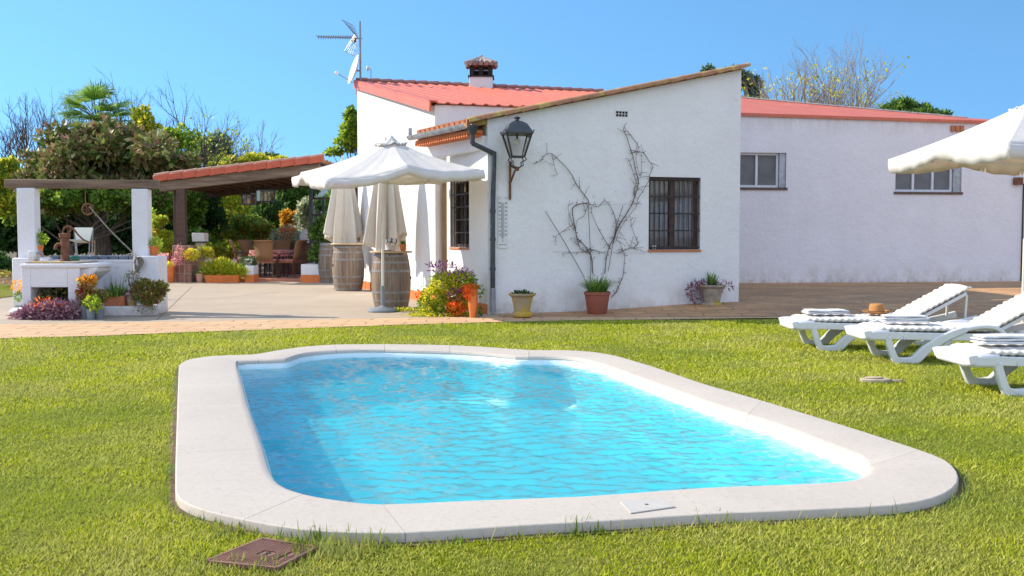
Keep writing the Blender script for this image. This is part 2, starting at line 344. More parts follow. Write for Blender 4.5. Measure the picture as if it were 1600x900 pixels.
def glassm(name, c=(.10,.11,.12)):
    m, t, b = nt(name); n = noise(t, 2, 4); r = ramp(t, n.outputs[0], [(.3, c), (.7, tuple(x*.7 for x in c))]); lk(t, r.outputs[0], b.inputs['Base Color']); b.inputs['Roughness'].default_value = .12; return m
MT['pane'] = glassm('window_pane', (.14,.14,.15)); MT['screen'] = M('insect_screen', (.15,.155,.16), (.11,.115,.12), 3, .5, .1)
def clearglass(name, tint=(.95,.95,.95)):
    m = bpy.data.materials.new(name); m.use_nodes = True; t = m.node_tree; t.nodes.clear()
    o = t.nodes.new('ShaderNodeOutputMaterial'); g = t.nodes.new('ShaderNodeBsdfGlossy'); g.inputs['Roughness'].default_value = .03
    tr = t.nodes.new('ShaderNodeBsdfTransparent'); tr.inputs[0].default_value = rgba(tint); fr = t.nodes.new('ShaderNodeFresnel'); fr.inputs[0].default_value = 1.5
    mx = t.nodes.new('ShaderNodeMixShader'); lk(t, fr.outputs[0], mx.inputs[0]); lk(t, tr.outputs[0], mx.inputs[1]); lk(t, g.outputs[0], mx.inputs[2]); lk(t, mx.outputs[0], o.inputs[0]); return m
MT['glass'] = clearglass('clear_glass')
def shellm():
    m, t, b = nt('pool_gelcoat'); tc = t.nodes.new('ShaderNodeTexCoord'); sx = t.nodes.new('ShaderNodeSeparateXYZ'); lk(t, tc.outputs['Object'], sx.inputs[0])
    n = noise(t, 3, 4); mr = t.nodes.new('ShaderNodeMapRange'); mr.inputs[1].default_value = -.16; mr.inputs[2].default_value = -.02; lk(t, sx.outputs[2], mr.inputs[0])
    a = ramp(t, n.outputs[0], [(.3, (.08,.60,.70)), (.7, (.13,.66,.75))]); c = mixc(t, mr.outputs[0], a.outputs[0], (.62,.76,.80)); lk(t, c, b.inputs['Base Color']); b.inputs['Roughness'].default_value = .35; return m
MT['shell'] = shellm()
def waterm():
    m = bpy.data.materials.new('pool_water'); m.use_nodes = True; t = m.node_tree; t.nodes.clear()
    o = t.nodes.new('ShaderNodeOutputMaterial'); g = t.nodes.new('ShaderNodeBsdfGlossy'); g.inputs['Roughness'].default_value = .015
    tr = t.nodes.new('ShaderNodeBsdfTransparent'); tr.inputs[0].default_value = rgba((.84,.985,1)); rf = t.nodes.new('ShaderNodeBsdfRefraction'); rf.inputs['IOR'].default_value = 1.33; rf.inputs[0].default_value = rgba((.84,.985,1)); rf.inputs['Roughness'].default_value = 0
    ge = t.nodes.new('ShaderNodeNewGeometry'); dt_ = t.nodes.new('ShaderNodeVectorMath'); dt_.operation = 'DOT_PRODUCT'; lk(t, ge.outputs['Incoming'], dt_.inputs[0])
    def mth(op, a, b=None):
        q = t.nodes.new('ShaderNodeMath'); q.operation = op
        for i, x in enumerate((a, b)):
            if x is None: continue
            if hasattr(x, 'node'): lk(t, x, q.inputs[i])
            else: q.inputs[i].default_value = x
        return q.outputs[0]
    fr_ = mth('ADD', mth('MULTIPLY', mth('POWER', mth('SUBTRACT', 1.0, mth('MINIMUM', mth('ABSOLUTE', dt_.outputs['Value']), 1.0)), 5.0), 1.25), .03)   # Schlick, the same from both sides
    n1 = noise(t, 11, 4, (.6, 1.9, 1), .6); n2 = noise(t, 36, 3, (.6, 1.7, 1), .6)
    ad = t.nodes.new('ShaderNodeMath'); ad.operation = 'MULTIPLY_ADD'; lk(t, n2.outputs[0], ad.inputs[0]); ad.inputs[1].default_value = .35; lk(t, n1.outputs[0], ad.inputs[2])
    bp = t.nodes.new('ShaderNodeBump'); bp.inputs['Strength'].default_value = 1; bp.inputs['Distance'].default_value = .006; lk(t, ad.outputs[0], bp.inputs['Height'])
    for x in (g, rf): lk(t, bp.outputs[0], x.inputs['Normal'])
    lk(t, bp.outputs[0], dt_.inputs[1])
    m1 = t.nodes.new('ShaderNodeMixShader'); m1.inputs[0].default_value = .40; lk(t, tr.outputs[0], m1.inputs[1]); lk(t, rf.outputs[0], m1.inputs[2])
    mx = t.nodes.new('ShaderNodeMixShader'); lk(t, fr_, mx.inputs[0]); lk(t, m1.outputs[0], mx.inputs[1]); lk(t, g.outputs[0], mx.inputs[2]); lk(t, mx.outputs[0], o.inputs[0]); return m
MT['water'] = waterm()
def barrelm():
    m, t, b = nt('barrel_oak'); tc = t.nodes.new('ShaderNodeTexCoord'); sx = t.nodes.new('ShaderNodeSeparateXYZ'); lk(t, tc.outputs['Object'], sx.inputs[0])
    at = t.nodes.new('ShaderNodeMath'); at.operation = 'ARCTAN2'; lk(t, sx.outputs[1], at.inputs[0]); lk(t, sx.outputs[0], at.inputs[1])
    sc = t.nodes.new('ShaderNodeMath'); sc.operation = 'MULTIPLY'; sc.inputs[1].default_value = 28/6.2832; lk(t, at.outputs[0], sc.inputs[0])
    fl = t.nodes.new('ShaderNodeMath'); fl.operation = 'FLOOR'; lk(t, sc.outputs[0], fl.inputs[0]); wn_ = t.nodes.new('ShaderNodeTexWhiteNoise'); wn_.noise_dimensions = '1D'; lk(t, fl.outputs[0], wn_.inputs['W'])
    fr = t.nodes.new('ShaderNodeMath'); fr.operation = 'FRACT'; lk(t, sc.outputs[0], fr.inputs[0])
    base = ramp(t, wn_.outputs[0], [(0, (.21,.155,.11)), (.5, (.30,.23,.17)), (1, (.26,.17,.11))])
    n = noise(t, 9, 6, (3, 3, .4)); f = ramp(t, n.outputs[0], [(.35, (0,0,0)), (.7, (.7,.7,.7))]); c = mixc(t, f.outputs[0], base.outputs[0], (.12,.09,.07))
    gp = ramp(t, fr.outputs[0], [(0, (1,1,1)), (.06, (0,0,0)), (.94, (0,0,0)), (1, (1,1,1))]); gp.color_ramp.interpolation = 'LINEAR'
    c = mixc(t, gp.outputs[0], c, (.04,.03,.02)); lk(t, c, b.inputs['Base Color']); b.inputs['Roughness'].default_value = .8; bumpn(t, b, n.outputs[0], .4, .01); return m
MT['oak'] = barrelm()
MT['hoop'] = M('grey_steel_hoop', (.30,.29,.28), (.22,.20,.19), 12, .55, .1, metal=.4, c3=(.20,.11,.07), c3scale=9)
MT['bark'] = M('tree_bark', (.16,.12,.09), (.08,.06,.045), 8, .9, .8, stretch=(2,2,.5))
MT['palebark'] = M('pale_bark', (.34,.29,.24), (.22,.18,.15), 8, .9, .4)
MT['vine'] = M('vine_wood', (.20,.135,.10), (.10,.07,.055), 12, .9, .5)
MT['cane'] = M('garden_cane', (.13,.12,.10), (.09,.08,.07), 9, .8)
MT['cover'] = M('cast_cover', (.27,.135,.095), (.20,.10,.075), 10, .7, .3, c3=(.12,.07,.055), c3scale=9)
MT['text'] = M('dark_print', (.12,.13,.16), None, 5, .6)
MT['pinktext'] = M('pink_print', (.65,.12,.22), None, 5, .7)
MT['bulb'] = M('frosted_bulb', (.8,.78,.7), None, 4, .25)
MT['amber'] = clearglass('amber_lantern_glass', (.9,.7,.55))
MT['greyplastic'] = M('grey_plastic', (.22,.25,.28), (.17,.20,.22), 5, .5, .1)
MT['polewhite'] = M('cream_pole', (.70,.68,.60), (.62,.60,.52), 5, .45)
MT['tileblue'] = M('grey_blue_glazed_tile', (.10,.13,.18), (.17,.20,.24), 7, .25, .05)
MT['rope'] = M('hemp_rope', (.30,.27,.22), (.16,.14,.11), 30, .95, .8)
MT['greenplastic'] = M('green_plastic', (.02,.18,.12), None, 5, .4)
MT['stone'] = M('pale_stone', (.48,.40,.29), (.33,.26,.18), 10, .9, .6)
MT['hill'] = M('distant_hills', (.09,.13,.17), (.07,.11,.14), .02, 1)  # distance haze is put into this blue-grey base colour
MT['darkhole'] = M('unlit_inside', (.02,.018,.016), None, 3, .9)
MT['whiteshoe'] = M('glazed_white', (.76,.76,.75), None, 4, .3)
MT['chair_sling'] = fabric('pale_sling', (.50,.54,.52), .3, .1)
MT['soilpot'] = M('potting_soil', (.06,.04,.028), None, 20, .95, .5)

rng = np.random.default_rng(7); random.seed(7)
# ------------------------------------------------------------------ the ground and the pool
CT = .042        # coping top
outer_px = [(279.6,569),(277,633),(274,724),(273.6,777),(301,793),(345,804),(410,818),(466,827),(540,832),(632,833),(828,820),(960,813),(1102,803),(1207,799),
            (1395,790),(1440,783.5),(1470,775),(1488,765),(1500,751),(1495,733),(1477,717),(1438,703),(1349,674),(1192,626),(1100,600),(1021,573),(964,556),(930,550),(889,547),(828,547),
            (800,545),(760,542),(700,539),(600,537.5),(524,538),(480,541),(441,546),(396,554),(350,555),(328,556),(294,561)]
inner_px = [(369.5,563),(388,629.5),(411,694),(422,731),(432,748),(442,756),(456,762),(478,769),(502,774),(562,783),(600,785.5),(700,780),(915,772),(1100,758.5),(1242,753.5),
            (1315,750),(1338,745),(1352,737),(1357,727),(1349,715),(1230,668),(1100,626),(1000,590),(940,568),(910,560),(880,556.5),(849,555.5),(815,556.5),(805,556),
            (770,552),(738,549.5),(700,547.5),(600,545),(560,545),(524,546.5),(487,549.5),(465,553.5),(452,559),(446,561),(402,562)]
outer = [G(u, v, CT) for u, v in outer_px]; inner = [G(u, v, CT) for u, v in inner_px]
def ccw(p):
    a = sum(p[i].x*p[(i+1)%len(p)].y-p[(i+1)%len(p)].x*p[i].y for i in range(len(p)))
    return p if a > 0 else p[::-1]
outer, inner = ccw(outer), ccw(inner)
def offset(poly, d):
    n = len(poly); out = []
    for i in range(n):
        a, b, c = poly[i-1], poly[i], poly[(i+1)%n]
        t1 = (b-a).to_2d().normalized(); t2 = (c-b).to_2d().normalized(); t = (t1+t2)
        if t.length < 1e-6: t = t1
        t.normalize(); nrm = Vector((t.y, -t.x))      # outward for ccw
        k = 1/max(.5, nrm.dot(Vector((t1.y, -t1.x)))); out.append(Vector((b.x+nrm.x*d*k, b.y+nrm.y*d*k, b.z)))
    return out
def resample(poly, step, smooth=0):
    P_ = poly+[poly[0]]; L = [0]
    for i in range(len(poly)): L.append(L[-1]+(P_[i+1]-P_[i]).length)
    n = int(L[-1]/step); out = []; j = 0
    for k in range(n):
        s_ = L[-1]*k/n
        while L[j+1] < s_: j += 1
        out.append(P_[j].lerp(P_[j+1], (s_-L[j])/max(1e-9, L[j+1]-L[j])))
    for _ in range(smooth): out = [(out[i-1]+out[i]*2+out[(i+1)%n])/4 for i in range(n)]
    return out
outer = resample(outer, .06, 2); inner = resample(inner, .05, 2)
outl = offset(outer, -.004)

def sheet(name, loops, z, mat, kind='structure'):
    """flat sheet bounded by the first loop with the others cut out as holes"""
    bm = bmesh.new(); ed = []
    for lp in loops:
        vs = [bm.verts.new((p[0], p[1], z)) for p in lp]; ed += [bm.edges.new((vs[i], vs[(i+1)%len(vs)])) for i in range(len(vs))]
    bmesh.ops.triangle_fill(bm, edges=ed, use_beauty=True)
    for f in bm.faces:
        f.normal_update()
        if f.normal.z < 0: f.normal_flip()
    me = bpy.data.meshes.new(name); bm.to_mesh(me); bm.free(); me.materials.append(mat)
    o = bpy.data.objects.new(name, me); C.objects.link(o); tag(o, kind=kind); ORG[name] = Vector(); return o

edge_px = [(-400,545),(-200,537),(0,530),(150,526),(300,520),(470,514),(640,508),(780,504),(900,501.5),(1040,500),(1180,498),(1240,497.5),(1330,499),(1400,502),(1480,509),(1560,524),(1600,538),(1680,570),(1800,620)]
edge = [G(u, v) for u, v in edge_px]
pback_px = [(-400,514),(0,508),(300,503),(580,499),(700,496.5),(762,494)]
pback = [G(u, v) for u, v in pback_px]
lawn_poly = [(-30,-12,0),(30,-12,0),(30,edge[-1].y-.4,0)]+[tuple(p) for p in edge[::-1]]+[(-30,edge[0].y+.3,0)]
sheet('lawn', [lawn_poly, [(p.x, p.y) for p in outl]], 0, MT['lawn'])
R_ = 4000
paved = [tuple(p) for p in edge]+[(30,edge[-1].y-.4,0)]
back = [(30,40,0),(-30,40,0),(-30,edge[0].y+.3,0)]
sheet('ground', [[(-R_,-R_),(R_,-R_),(R_,R_),(-R_,R_)], [(p.x, p.y) for p in offset(inner, .10)[::4]]], -.012, MT['soil'])
# garden soil behind the patio, left lawn strip
WA, WB = Vector((-.374, 15.25, 0)), Vector((3.80, 16.60, 0))       # front wall of the wing
path_poly = [tuple(p) for p in edge]+[(8, 14.75), (3.9,14.75), (1.5,14.75), (-.3,14.75)]+[(p.x, p.y) for p in pback[::-1][1:]]
# split: path strip (left and in front of the wing) and the yard
nE = 12
path_poly = [(p.x, p.y) for p in edge[:nE]]+[(G(1240,497.5).x+.1, 14.75), (-.2, 14.75)]+[(p.x, p.y) for p in pback[::-1][1:]]
sheet('path', [path_poly], .010, MT['path'])
patio_poly = [(p.x, p.y) for p in pback[:-1]]+[(-.2,14.75),(-.2,30),(-8.2,30),(-12,27.5),(-12,17.6),(-17,17.2),(-17,pback[0].y)]
patio_poly = [(p.x, p.y) for p in pback[:-1]]+[(-.2,14.75),(0,30),(-9.9,30),(-9.9,19.2),(-9.0,16.9),(-17,16.2)]
sheet('patio', [patio_poly], .006, MT['concrete'])
def hf(x, y): return .10*ss((x-.3)/3.4)*ss((y-14.6)/1.9)
# yard: a gently rising sheet
def yard():
    xs = np.linspace(-.2, 30, 60); ys = np.concatenate([np.linspace(14.75, 17, 12), np.linspace(17.4, 40, 20)])
    mb = MB(); nx = len(xs)
    for y in ys:
        for x in xs: mb.v.append((x, y, .012+hf(x, y)))
    for j in range(len(ys)-1):
        for i in range(nx-1):
            k = j*nx+i; mb.f.append((k, k+1, k+1+nx, k+nx))
    o = mb.build('yard', MT['yard'], org=(0,0,0)); tag(o, kind='structure')
    q = [(p.x, p.y) for p in edge[nE-1:]]+[(30,edge[-1].y-.4),(30,14.75),(G(1240,497.5).x+.1,14.75)]
    sheet('yard_apron', [q], .011, MT['yard'])
yard()
sheet('garden_ground', [[(-30,edge[0].y+.3),(-17,edge[0].y+.1),(-17,16.2),(-9.0,16.9),(-9.9,19.2),(-9.9,30),(0,30),(0,40),(-30,40)]], .0, MT['soil'])
sheet('back_lawn', [[(-29,17.5),(-10.2,17.4),(-10.0,22.5),(-14,26),(-29,27)]], .005, MT['lawn'])
sheet('bare_soil', [[(p.x, p.y) for p in offset(outer, .045)], [(p.x, p.y) for p in offset(outer, -.012)]], .003, MT['soil'])
# concrete joints in the patio are real grooves: thin dark strips
mb = MB()
for a, b in (((245,500),(300,448)),((-50,462),(18,462)),((300,470),(440,456))):
    p, q = G(*a, .008), G(*b, .008)
    n = (q-p).cross(Vector((0,0,1))).normalized()*.006; mb.add([p-n, p+n, q+n, q-n], [(0,1,2,3)])
tag(mb.build('patio_joint', MT['soil'], org=(0,0,0)), kind='structure')
# far hills
mb = MB(); n = 60
for i in range(n+1):
    x = -1400+2000*i/n; h = 62+18*math.sin(i*.31+2.2)+9*math.sin(i*.83)
    if x > -150: h *= .5
    mb.v += [(x, 1050, -2), (x, 1000, h*.55), (x, 1150, h+6*math.sin(i*1.7)), (x, 1500, -2)]
for i in range(n):
    for k in range(3): mb.f.append((4*i+k, 4*i+k+1, 4*i+5+k, 4*i+4+k))
tag(mb.build('hills', MT['hill'], org=(0,0,0)), kind='structure')

# pool
pool = thing('swimming_pool', (.6, 7, 0), 'pale blue swimming pool with rounded concrete rim set in the lawn', 'swimming pool')
mb = MB(); lip = offset(inner, .0); n = len(inner)
def ring(mb, loops):
    """loops of equal length joined into a band"""
    m = len(loops[0]); k0 = len(mb.v)
    for lp in loops: mb.v += [tuple(p) for p in lp]
    for j in range(len(loops)-1):
        for i in range(m): mb.f.append((k0+j*m+i, k0+j*m+(i+1)%m, k0+(j+1)*m+(i+1)%m, k0+(j+1)*m+i))
def zed(lp, z): return [Vector((p.x, p.y, z)) for p in lp]
# coping: outer loop resampled to follow the inner loop
def nearest_outer(p):
    return min(outer, key=lambda q: (q-p).length_squared)
# cut coping into stones at the joints of the photograph
joint_px = [((281,632),(388,629)),((275,706),(416,700)),((373,818),(478,769)),((632,833),(600,785.5)),((960,813),(915,772)),((1102,803),(1050,762)),((1395,790),(1315,750)),((1438,703),(1357,727)),
            ((1192,626),(1165,647)),((1021,573),(985,584)),((828,547),(830,556)),((700,539),(700,547.5)),((600,537.5),(600,545)),((524,538),(527,546.3)),((396,554),(402,562))]
No, Ni = len(outer), len(inner)
def idx(loop, p): return min(range(len(loop)), key=lambda i: (loop[i]-p).length_squared)
J = sorted((idx(outer, G(*a, CT)), idx(inner, G(*b, CT))) for a, b in joint_px)
def arc(loop, i, j):
    N = len(loop); r = []; k = i
    while True:
        r.append(loop[k % N])
        if k % N == j % N: break
        k += 1
    return r
def to_n(pts, n):
    L = [0]
    for i in range(len(pts)-1): L.append(L[-1]+(pts[i+1]-pts[i]).length)
    out = []; j = 0
    for k in range(n):
        s_ = L[-1]*k/(n-1)
        while j < len(L)-2 and L[j+1] < s_: j += 1
        out.append(pts[j].lerp(pts[j+1], (s_-L[j])/max(1e-9, L[j+1]-L[j])))
    return out
for q in range(len(J)):
    (o0, i0), (o1, i1) = J[q], J[(q+1)%len(J)]
    A = arc(outer, o0, o1); B = arc(inner, i0, i1); m = max(4, len(A)//2); A = to_n(A, m); B = to_n(B, m)
    # 5 mm joint gap
    def trim(a):
        a = list(a); d = (a[1]-a[0]).normalized()*.0015; a[0] = a[0]+d; d = (a[-2]-a[-1]).normalized()*.0015; a[-1] = a[-1]+d; return a
    A, B = trim(A), trim(B); mb = MB()
    prof = []
    for a, b in zip(A, B):
        w = (a-b); w.z = 0; L = w.length; w.normalize(); s_ = []
        for d, z in ((0, -.055),(0, -.004),(-.002, .001),(-.007, .004),) : s_.append(Vector((a.x+w.x*d, a.y+w.y*d, CT+z-.004)))
        for d, z in ((.055, .004),(.03, .001),(.010, -.009),(0, -.026),(.008, -.045),(.03, -.06)): s_.append(Vector((b.x+w.x*d, b.y+w.y*d, CT+z-.004)))
        prof.append(s_)
    k = len(prof[0])
    for s_ in prof: mb.v += [tuple(p) for p in s_]
    for i in range(m-1):
        for j in range(k): mb.f.append((i*k+j, i*k+(j+1)%k, (i+1)*k+(j+1)%k, (i+1)*k+j))
    mb.f += [tuple(range(k)), tuple(range((m-1)*k, m*k))]
    st = mb.build('coping_stone', MT['coping'], pool, angle=28)
# bedding under the coping (keeps the joints from showing grass)
mb = MB(); ring(mb, [zed(offset(outer, -.03), -.30), zed(offset(outer, -.03), .010)]); mb.build('coping_bed', MT['oldstone'], pool)
# shell
WL = -.045; lipA = offset(inner, .012)
mb = MB(); ring(mb, [zed(offset(inner, .06), .004), zed(offset(inner, .004), .003), zed(offset(inner, -.012), -.008), zed(offset(inner,-.016), -.10), zed(offset(inner, -.04), -.38), zed(offset(inner,-.12), -.46)])
base = offset(inner, -.12); mb.v += [tuple(Vector((p.x, p.y, -.46))) for p in base]; k0 = len(mb.v)-len(base)
mb.f.append(tuple(range(k0, k0+len(base)))); mb.build('pool_shell', MT['shell'], pool, angle=60)
# roman steps at the far end
stc = (G(446,560,WL)+G(809,559,WL))/2; rad = (G(809,559,WL)-G(446,560,WL)).length/2
for r, z in ():
    a0 = math.atan2(*((G(809,559,WL)-stc).yx))
    mb = MB(); pts = [(stc.x+r*math.cos(a0-t*math.pi/24), stc.y+r*math.sin(a0-t*math.pi/24)) for t in range(25)]
    up = (G(446,560,WL)-G(809,559,WL)).normalized(); nrm = Vector((-up.y, up.x)) if Vector((-up.y, up.x)).y > 0 else Vector((up.y, -up.x))
    # clip the rear: a low half disc reaching back under the arc
    poly = [(pts[24][0]+nrm.x*.7, pts[24][1]+nrm.y*.7), (pts[0][0]+nrm.x*.7, pts[0][1]+nrm.y*.7)]+pts
    poly = [Vector((x, y, 0)) for x, y in poly]
    # keep inside the pool
    cen = Vector((sum(p.x for p in inner)/Ni, sum(p.y for p in inner)/Ni, 0))
    inn = [Vector((p.x, p.y, 0)) for p in offset(inner, -.02)]
    def inside(p):
        c = False
        for i in range(len(inn)):
            a, b = inn[i-1], inn[i]
            if (a.y > p.y) != (b.y > p.y) and p.x < (b.x-a.x)*(p.y-a.y)/(b.y-a.y)+a.x: c = not c
        return c
    poly = [p if inside(p) else min(inn, key=lambda q: (q-p).length_squared) for p in resample(poly, .05)]
    pl = []
    for p in poly:
        if not pl or (p-pl[-1]).length > .004: pl.append(p)
    mb.prism([(p.x, p.y) for p in ccw(pl)], -.555, z); mb.build('pool_step', MT['shell'], pool)
# skimmer lid
mb = MB(); qs = [G(u, v, CT+.001) for u, v in ((969,785),(1032,779),(1055,793),(985,803))]
mb.hexa([Vector((p.x, p.y, CT+.0005)) for p in qs]+[Vector((p.x, p.y, CT+.006)) for p in qs]); lid = mb.build('skimmer_lid', MT['lid'], pool, bevel=.002)
c = sum(qs, Vector())/4; mb = MB(); mb.lathe([(0,.007),(.006,.0075),(.009,.0065)], (c.x, c.y, CT), 12); mb.build('finger_hole', MT['darkhole'], lid)

# water: a really rippled surface
def water():
    x0, x1 = min(p.x for p in inner), max(p.x for p in inner); y0, y1 = min(p.y for p in inner), max(p.y for p in inner)
    inn = offset(inner, -.012); st = .012; xs = np.arange(x0, x1, st); ys = np.arange(y0, y1, st); X, Y = np.meshgrid(xs, ys)
    Z = np.zeros_like(X); r = np.random.default_rng(3)
    for _ in range(54):
        lam = r.uniform(.05, .18); a = r.normal(math.pi/2+.2, .55); k = 2*math.pi/lam; Z += lam*.0085*np.sin(k*(X*math.cos(a)+Y*math.sin(a))+r.uniform(0, 6.28)+.8*np.sin(X*1.3+Y*.9+_))
    # quieter in the lee of the left and front edges
    env = np.clip((X-x0-.1)/1.0, .35, 1); Z *= env*.74
    fx, fy = G(700,590,WL).x, G(700,590,WL).y; R = np.hypot(X-fx, Y-fy); Z += .008*np.exp(-R/.5)*np.sin(R*42+1.5*np.sin(X*5+Y*3))      # jet
    px = np.array([p.x for p in inn]); py = np.array([p.y for p in inn]); ins = np.zeros(X.shape, bool)
    for i in range(len(px)):
        a, b = i-1, i; cond = ((py[a] > Y) != (py[b] > Y))
        with np.errstate(divide='ignore', invalid='ignore'): xi = (px[b]-px[a])*(Y-py[a])/(py[b]-py[a])+px[a]
        ins ^= cond & (X < xi)
    idm = -np.ones(X.shape, int); full = ins.copy()
    full[:-1] |= ins[1:]; full[1:] |= ins[:-1]; full[:, :-1] |= ins[:, 1:]; full[:, 1:] |= ins[:, :-1]
    idm[full] = np.arange(full.sum()); V = np.stack([X[full], Y[full], WL+Z[full]], 1)
    q = full[:-1,:-1] & full[1:,:-1] & full[:-1,1:] & full[1:,1:]
    Fc = np.stack([idm[:-1,:-1][q], idm[:-1,1:][q], idm[1:,1:][q], idm[1:,:-1][q]], 1)
    me = bpy.data.meshes.new('water'); me.from_pydata(V.tolist(), [], Fc.tolist()); me.polygons.foreach_set('use_smooth', [True]*len(me.polygons)); me.materials.append(MT['water'])
    o = bpy.data.objects.new('water', me); C.objects.link(o); tag(o, kind='structure')
water()

# ------------------------------------------------------------------ the farmhouse
Z3 = Vector((0,0,1))
def panel(mb, p0, p1, thick, zb, zt0, zt1, holes=()):
    """wall slab from p0 to p1 (outside face towards the camera side), top sloping zt0->zt1, rectangular holes (s0,s1,z0,z1)"""
    p0, p1 = Vector((p0[0], p0[1], 0)), Vector((p1[0], p1[1], 0)); L = (p1-p0).length; d = (p1-p0)/L; nin = Vector((-d.y, d.x, 0))*thick
    zt = lambda s_: zt0+(zt1-zt0)*s_/L
    cuts = sorted({0, L}|{h[0] for h in holes}|{h[1] for h in holes})
    for a, b in zip(cuts, cuts[1:]):
        segs = [(zb, None)]
        hs = sorted([h for h in holes if h[0] <= a+1e-6 and h[1] >= b-1e-6], key=lambda h: h[2]); z = zb; pieces = []
        for h in hs: pieces.append((z, h[2])); z = h[3]
        pieces.append((z, None))
        for z0, z1 in pieces:
            ta, tb = (zt(a), zt(b)) if z1 is None else (z1, z1)
            A, B = p0+d*a, p0+d*b
            mb.hexa([A+Z3*z0, B+Z3*z0, B+nin+Z3*z0, A+nin+Z3*z0, A+Z3*ta, B+Z3*tb, B+nin+Z3*tb, A+nin+Z3*ta])
    return d, nin
def sz(u, v, p0, p1):
    """(along, height) on the wall p0-p1 for a photo point"""
    q = onplane(u, v, p0, p1); d = Vector((p1[0]-p0[0], p1[1]-p0[1], 0)).normalized(); return (Vector((q.x-p0[0], q.y-p0[1], 0))).dot(d), q.z
def holebox(u0, v0, u1, v1, p0, p1):
    s0, z1 = sz(u0, v0, p0, p1); s1, z0 = sz(u1, v1, p0, p1); return (s0, s1, z0, z1)

house = thing('farmhouse', (1.2, 17.5, 0), 'whitewashed farmhouse with red steel roof and sloping tile-edged front wing', 'house')
# wing: side wall from W0 back to S1, front wall W0-WB, right wall back
S1 = Vector((-1.13, 17.25, 0)); K0 = Vector((-1.36, 17.62, 0)); K1 = Vector((-3.62, 23.4, 0))    # K: gable block corner near / far
W0, W1 = WA, WB
zl, zr = P(740,187,W0.y).z, onplane(1158,109,W0,W1).z
hw = holebox(1014,276,1094,390,W0,W1)
mb = MB(); panel(mb, W0, W1, .28, -.05, zl, zr, [hw]); mb.build('front_wall', MT['white'], house)
hs_ = holebox(703,283,733,387,S1,W0)
Wi = (W1-W0).normalized(); Wn = Vector((-Wi.y, Wi.x, 0))
mb = MB(); panel(mb, S1, W0+Wn*.004, .28, -.05, zl-.30, zl-.30, [hs_]); mb.build('side_wall', MT['white'], house)
W2 = W1+Wn*4.2
mb = MB(); panel(mb, W1+Wn*.285-Wi*.004, W2, .26, -.05, zr-.02, zr-.35); mb.build('side_wall', MT['white'], house)
# gable block
zk0, zk1 = P(683,166,K0.y).z, P(567,131,K1.y).z
mb = MB(); panel(mb, K1, K0, .3, -.05, zk1, zk0)
mb.build('gable_wall', MT['white'], house)
Ki = Vector((5.57, 1.7, 0)).normalized()
K2 = K0+Ki*5.6
mb = MB(); panel(mb, K0+Ki*.003+Vector((0,.02,0)), K2, .3, -.05, zk0+.03, zk0+.03); mb.build('upper_wall', MT['barn_white'], house)
# corrugated red roof of the gable block
def corrug(name, a, b, c_, dd, n, amp, mat, parent, thick=.05):
    """corrugated sheet a->b along the eave, dd->c_ along the ridge, ribs running up the slope"""
    mb = MB(); m = n*6; up = Vector((0,0,1))
    for i in range(m+1):
        t = i/m; ph = (i % 6); h = amp if ph in (1,2) else 0
        lo, hi = a.lerp(b, t), dd.lerp(c_, t); mb.v += [tuple(lo+up*h), tuple(hi+up*h), tuple(hi+up*(h-thick*.3)), tuple(lo+up*(h-thick*.3))]
    for i in range(m):
        for k in range(4): mb.f.append((4*i+k, 4*i+(k+1)%4, 4*i+4+(k+1)%4, 4*i+4+k))
    return mb.build(name, mat, parent, angle=20)
e0 = K0+Vector((-.05,-.05,zk0+.055)); e1 = K2+Vector((0,-.05,zk0+.055))
r0 = K1+Vector((-.05,0,zk1+.06)); Rv = P(930,146,25.0); r1 = r0+Ki*6.3; r1.z = r0.z
rf = corrug('steel_roof', e0, e1+Ki*.4, r1, r0, 26, .022, MT['red'], house)
# verge flashing along the gable
mb = MB(); v0, v1 = K1+Vector((-.07,-.01,zk1)), K0+Vector((-.07,-.14,zk0)); mb.bar(v0+Z3*(-.02), v1+Z3*(-.02), .03, .17); mb.bar(v0+Z3*.075+Vector((.06,0,0)), v1+Z3*.075+Vector((.06,0,0)), .16, .02); mb.build('verge_flashing', MT['gable_fascia'], rf)
mb = MB()   # rear slope of that roof
mb.hexa([r0, r1, r1+Vector((-.4,3.6,-1.0)), r0+Vector((-.4,3.6,-1.0)), r0+Z3*.03, r1+Z3*.03, r1+Vector((-.4,3.6,-.97)), r0+Vector((-.4,3.6,-.97))]); mb.build('rear_roof', MT['red'], house)
K3 = K1+Vector((-.36,3.6,0))
mb = MB(); panel(mb, K3, K1-Vector((0,.0,0)), .3, -.05, zk1-1.05, zk1-.01); mb.build('rear_gable_wall', MT['white'], house)
# ridge capping: short half-round pieces
mb = MB()
for i in range(22):
    a = r0+Ki*(.02+i*.283); mb.tube([a+Z3*.03, a+Ki*.27+Z3*.045], [.05,.058], 8)
mb.build('ridge_cap', M('ridge_cap_metal', (.33,.17,.15), None, 9, .6), rf)
# wing roof: sloping slab + barrel tiles on the verge and eave
n_ = Vector((Wn.x, Wn.y, 0)); sd = (S1-W0).normalized()
slab = MB(); q0 = W0-Wi*.32; q1 = W1+Wi*.02
zq = lambda p: zl+(zr-zl)*((p-W0).dot(Wi))/((W1-W0).length)
b0 = Vector((-1.62,17.05,0)); b1 = W1+Wn*2.6
vs = []
for dz in (-.06, .02):
    for p in (q0+Wn*.02, q1+Wn*.02, b1, b0): vs.append(Vector((p.x, p.y, zq(p)+dz)))
slab.hexa(vs); wroof = slab.build('tiled_roof', MT['rooftile'], house)
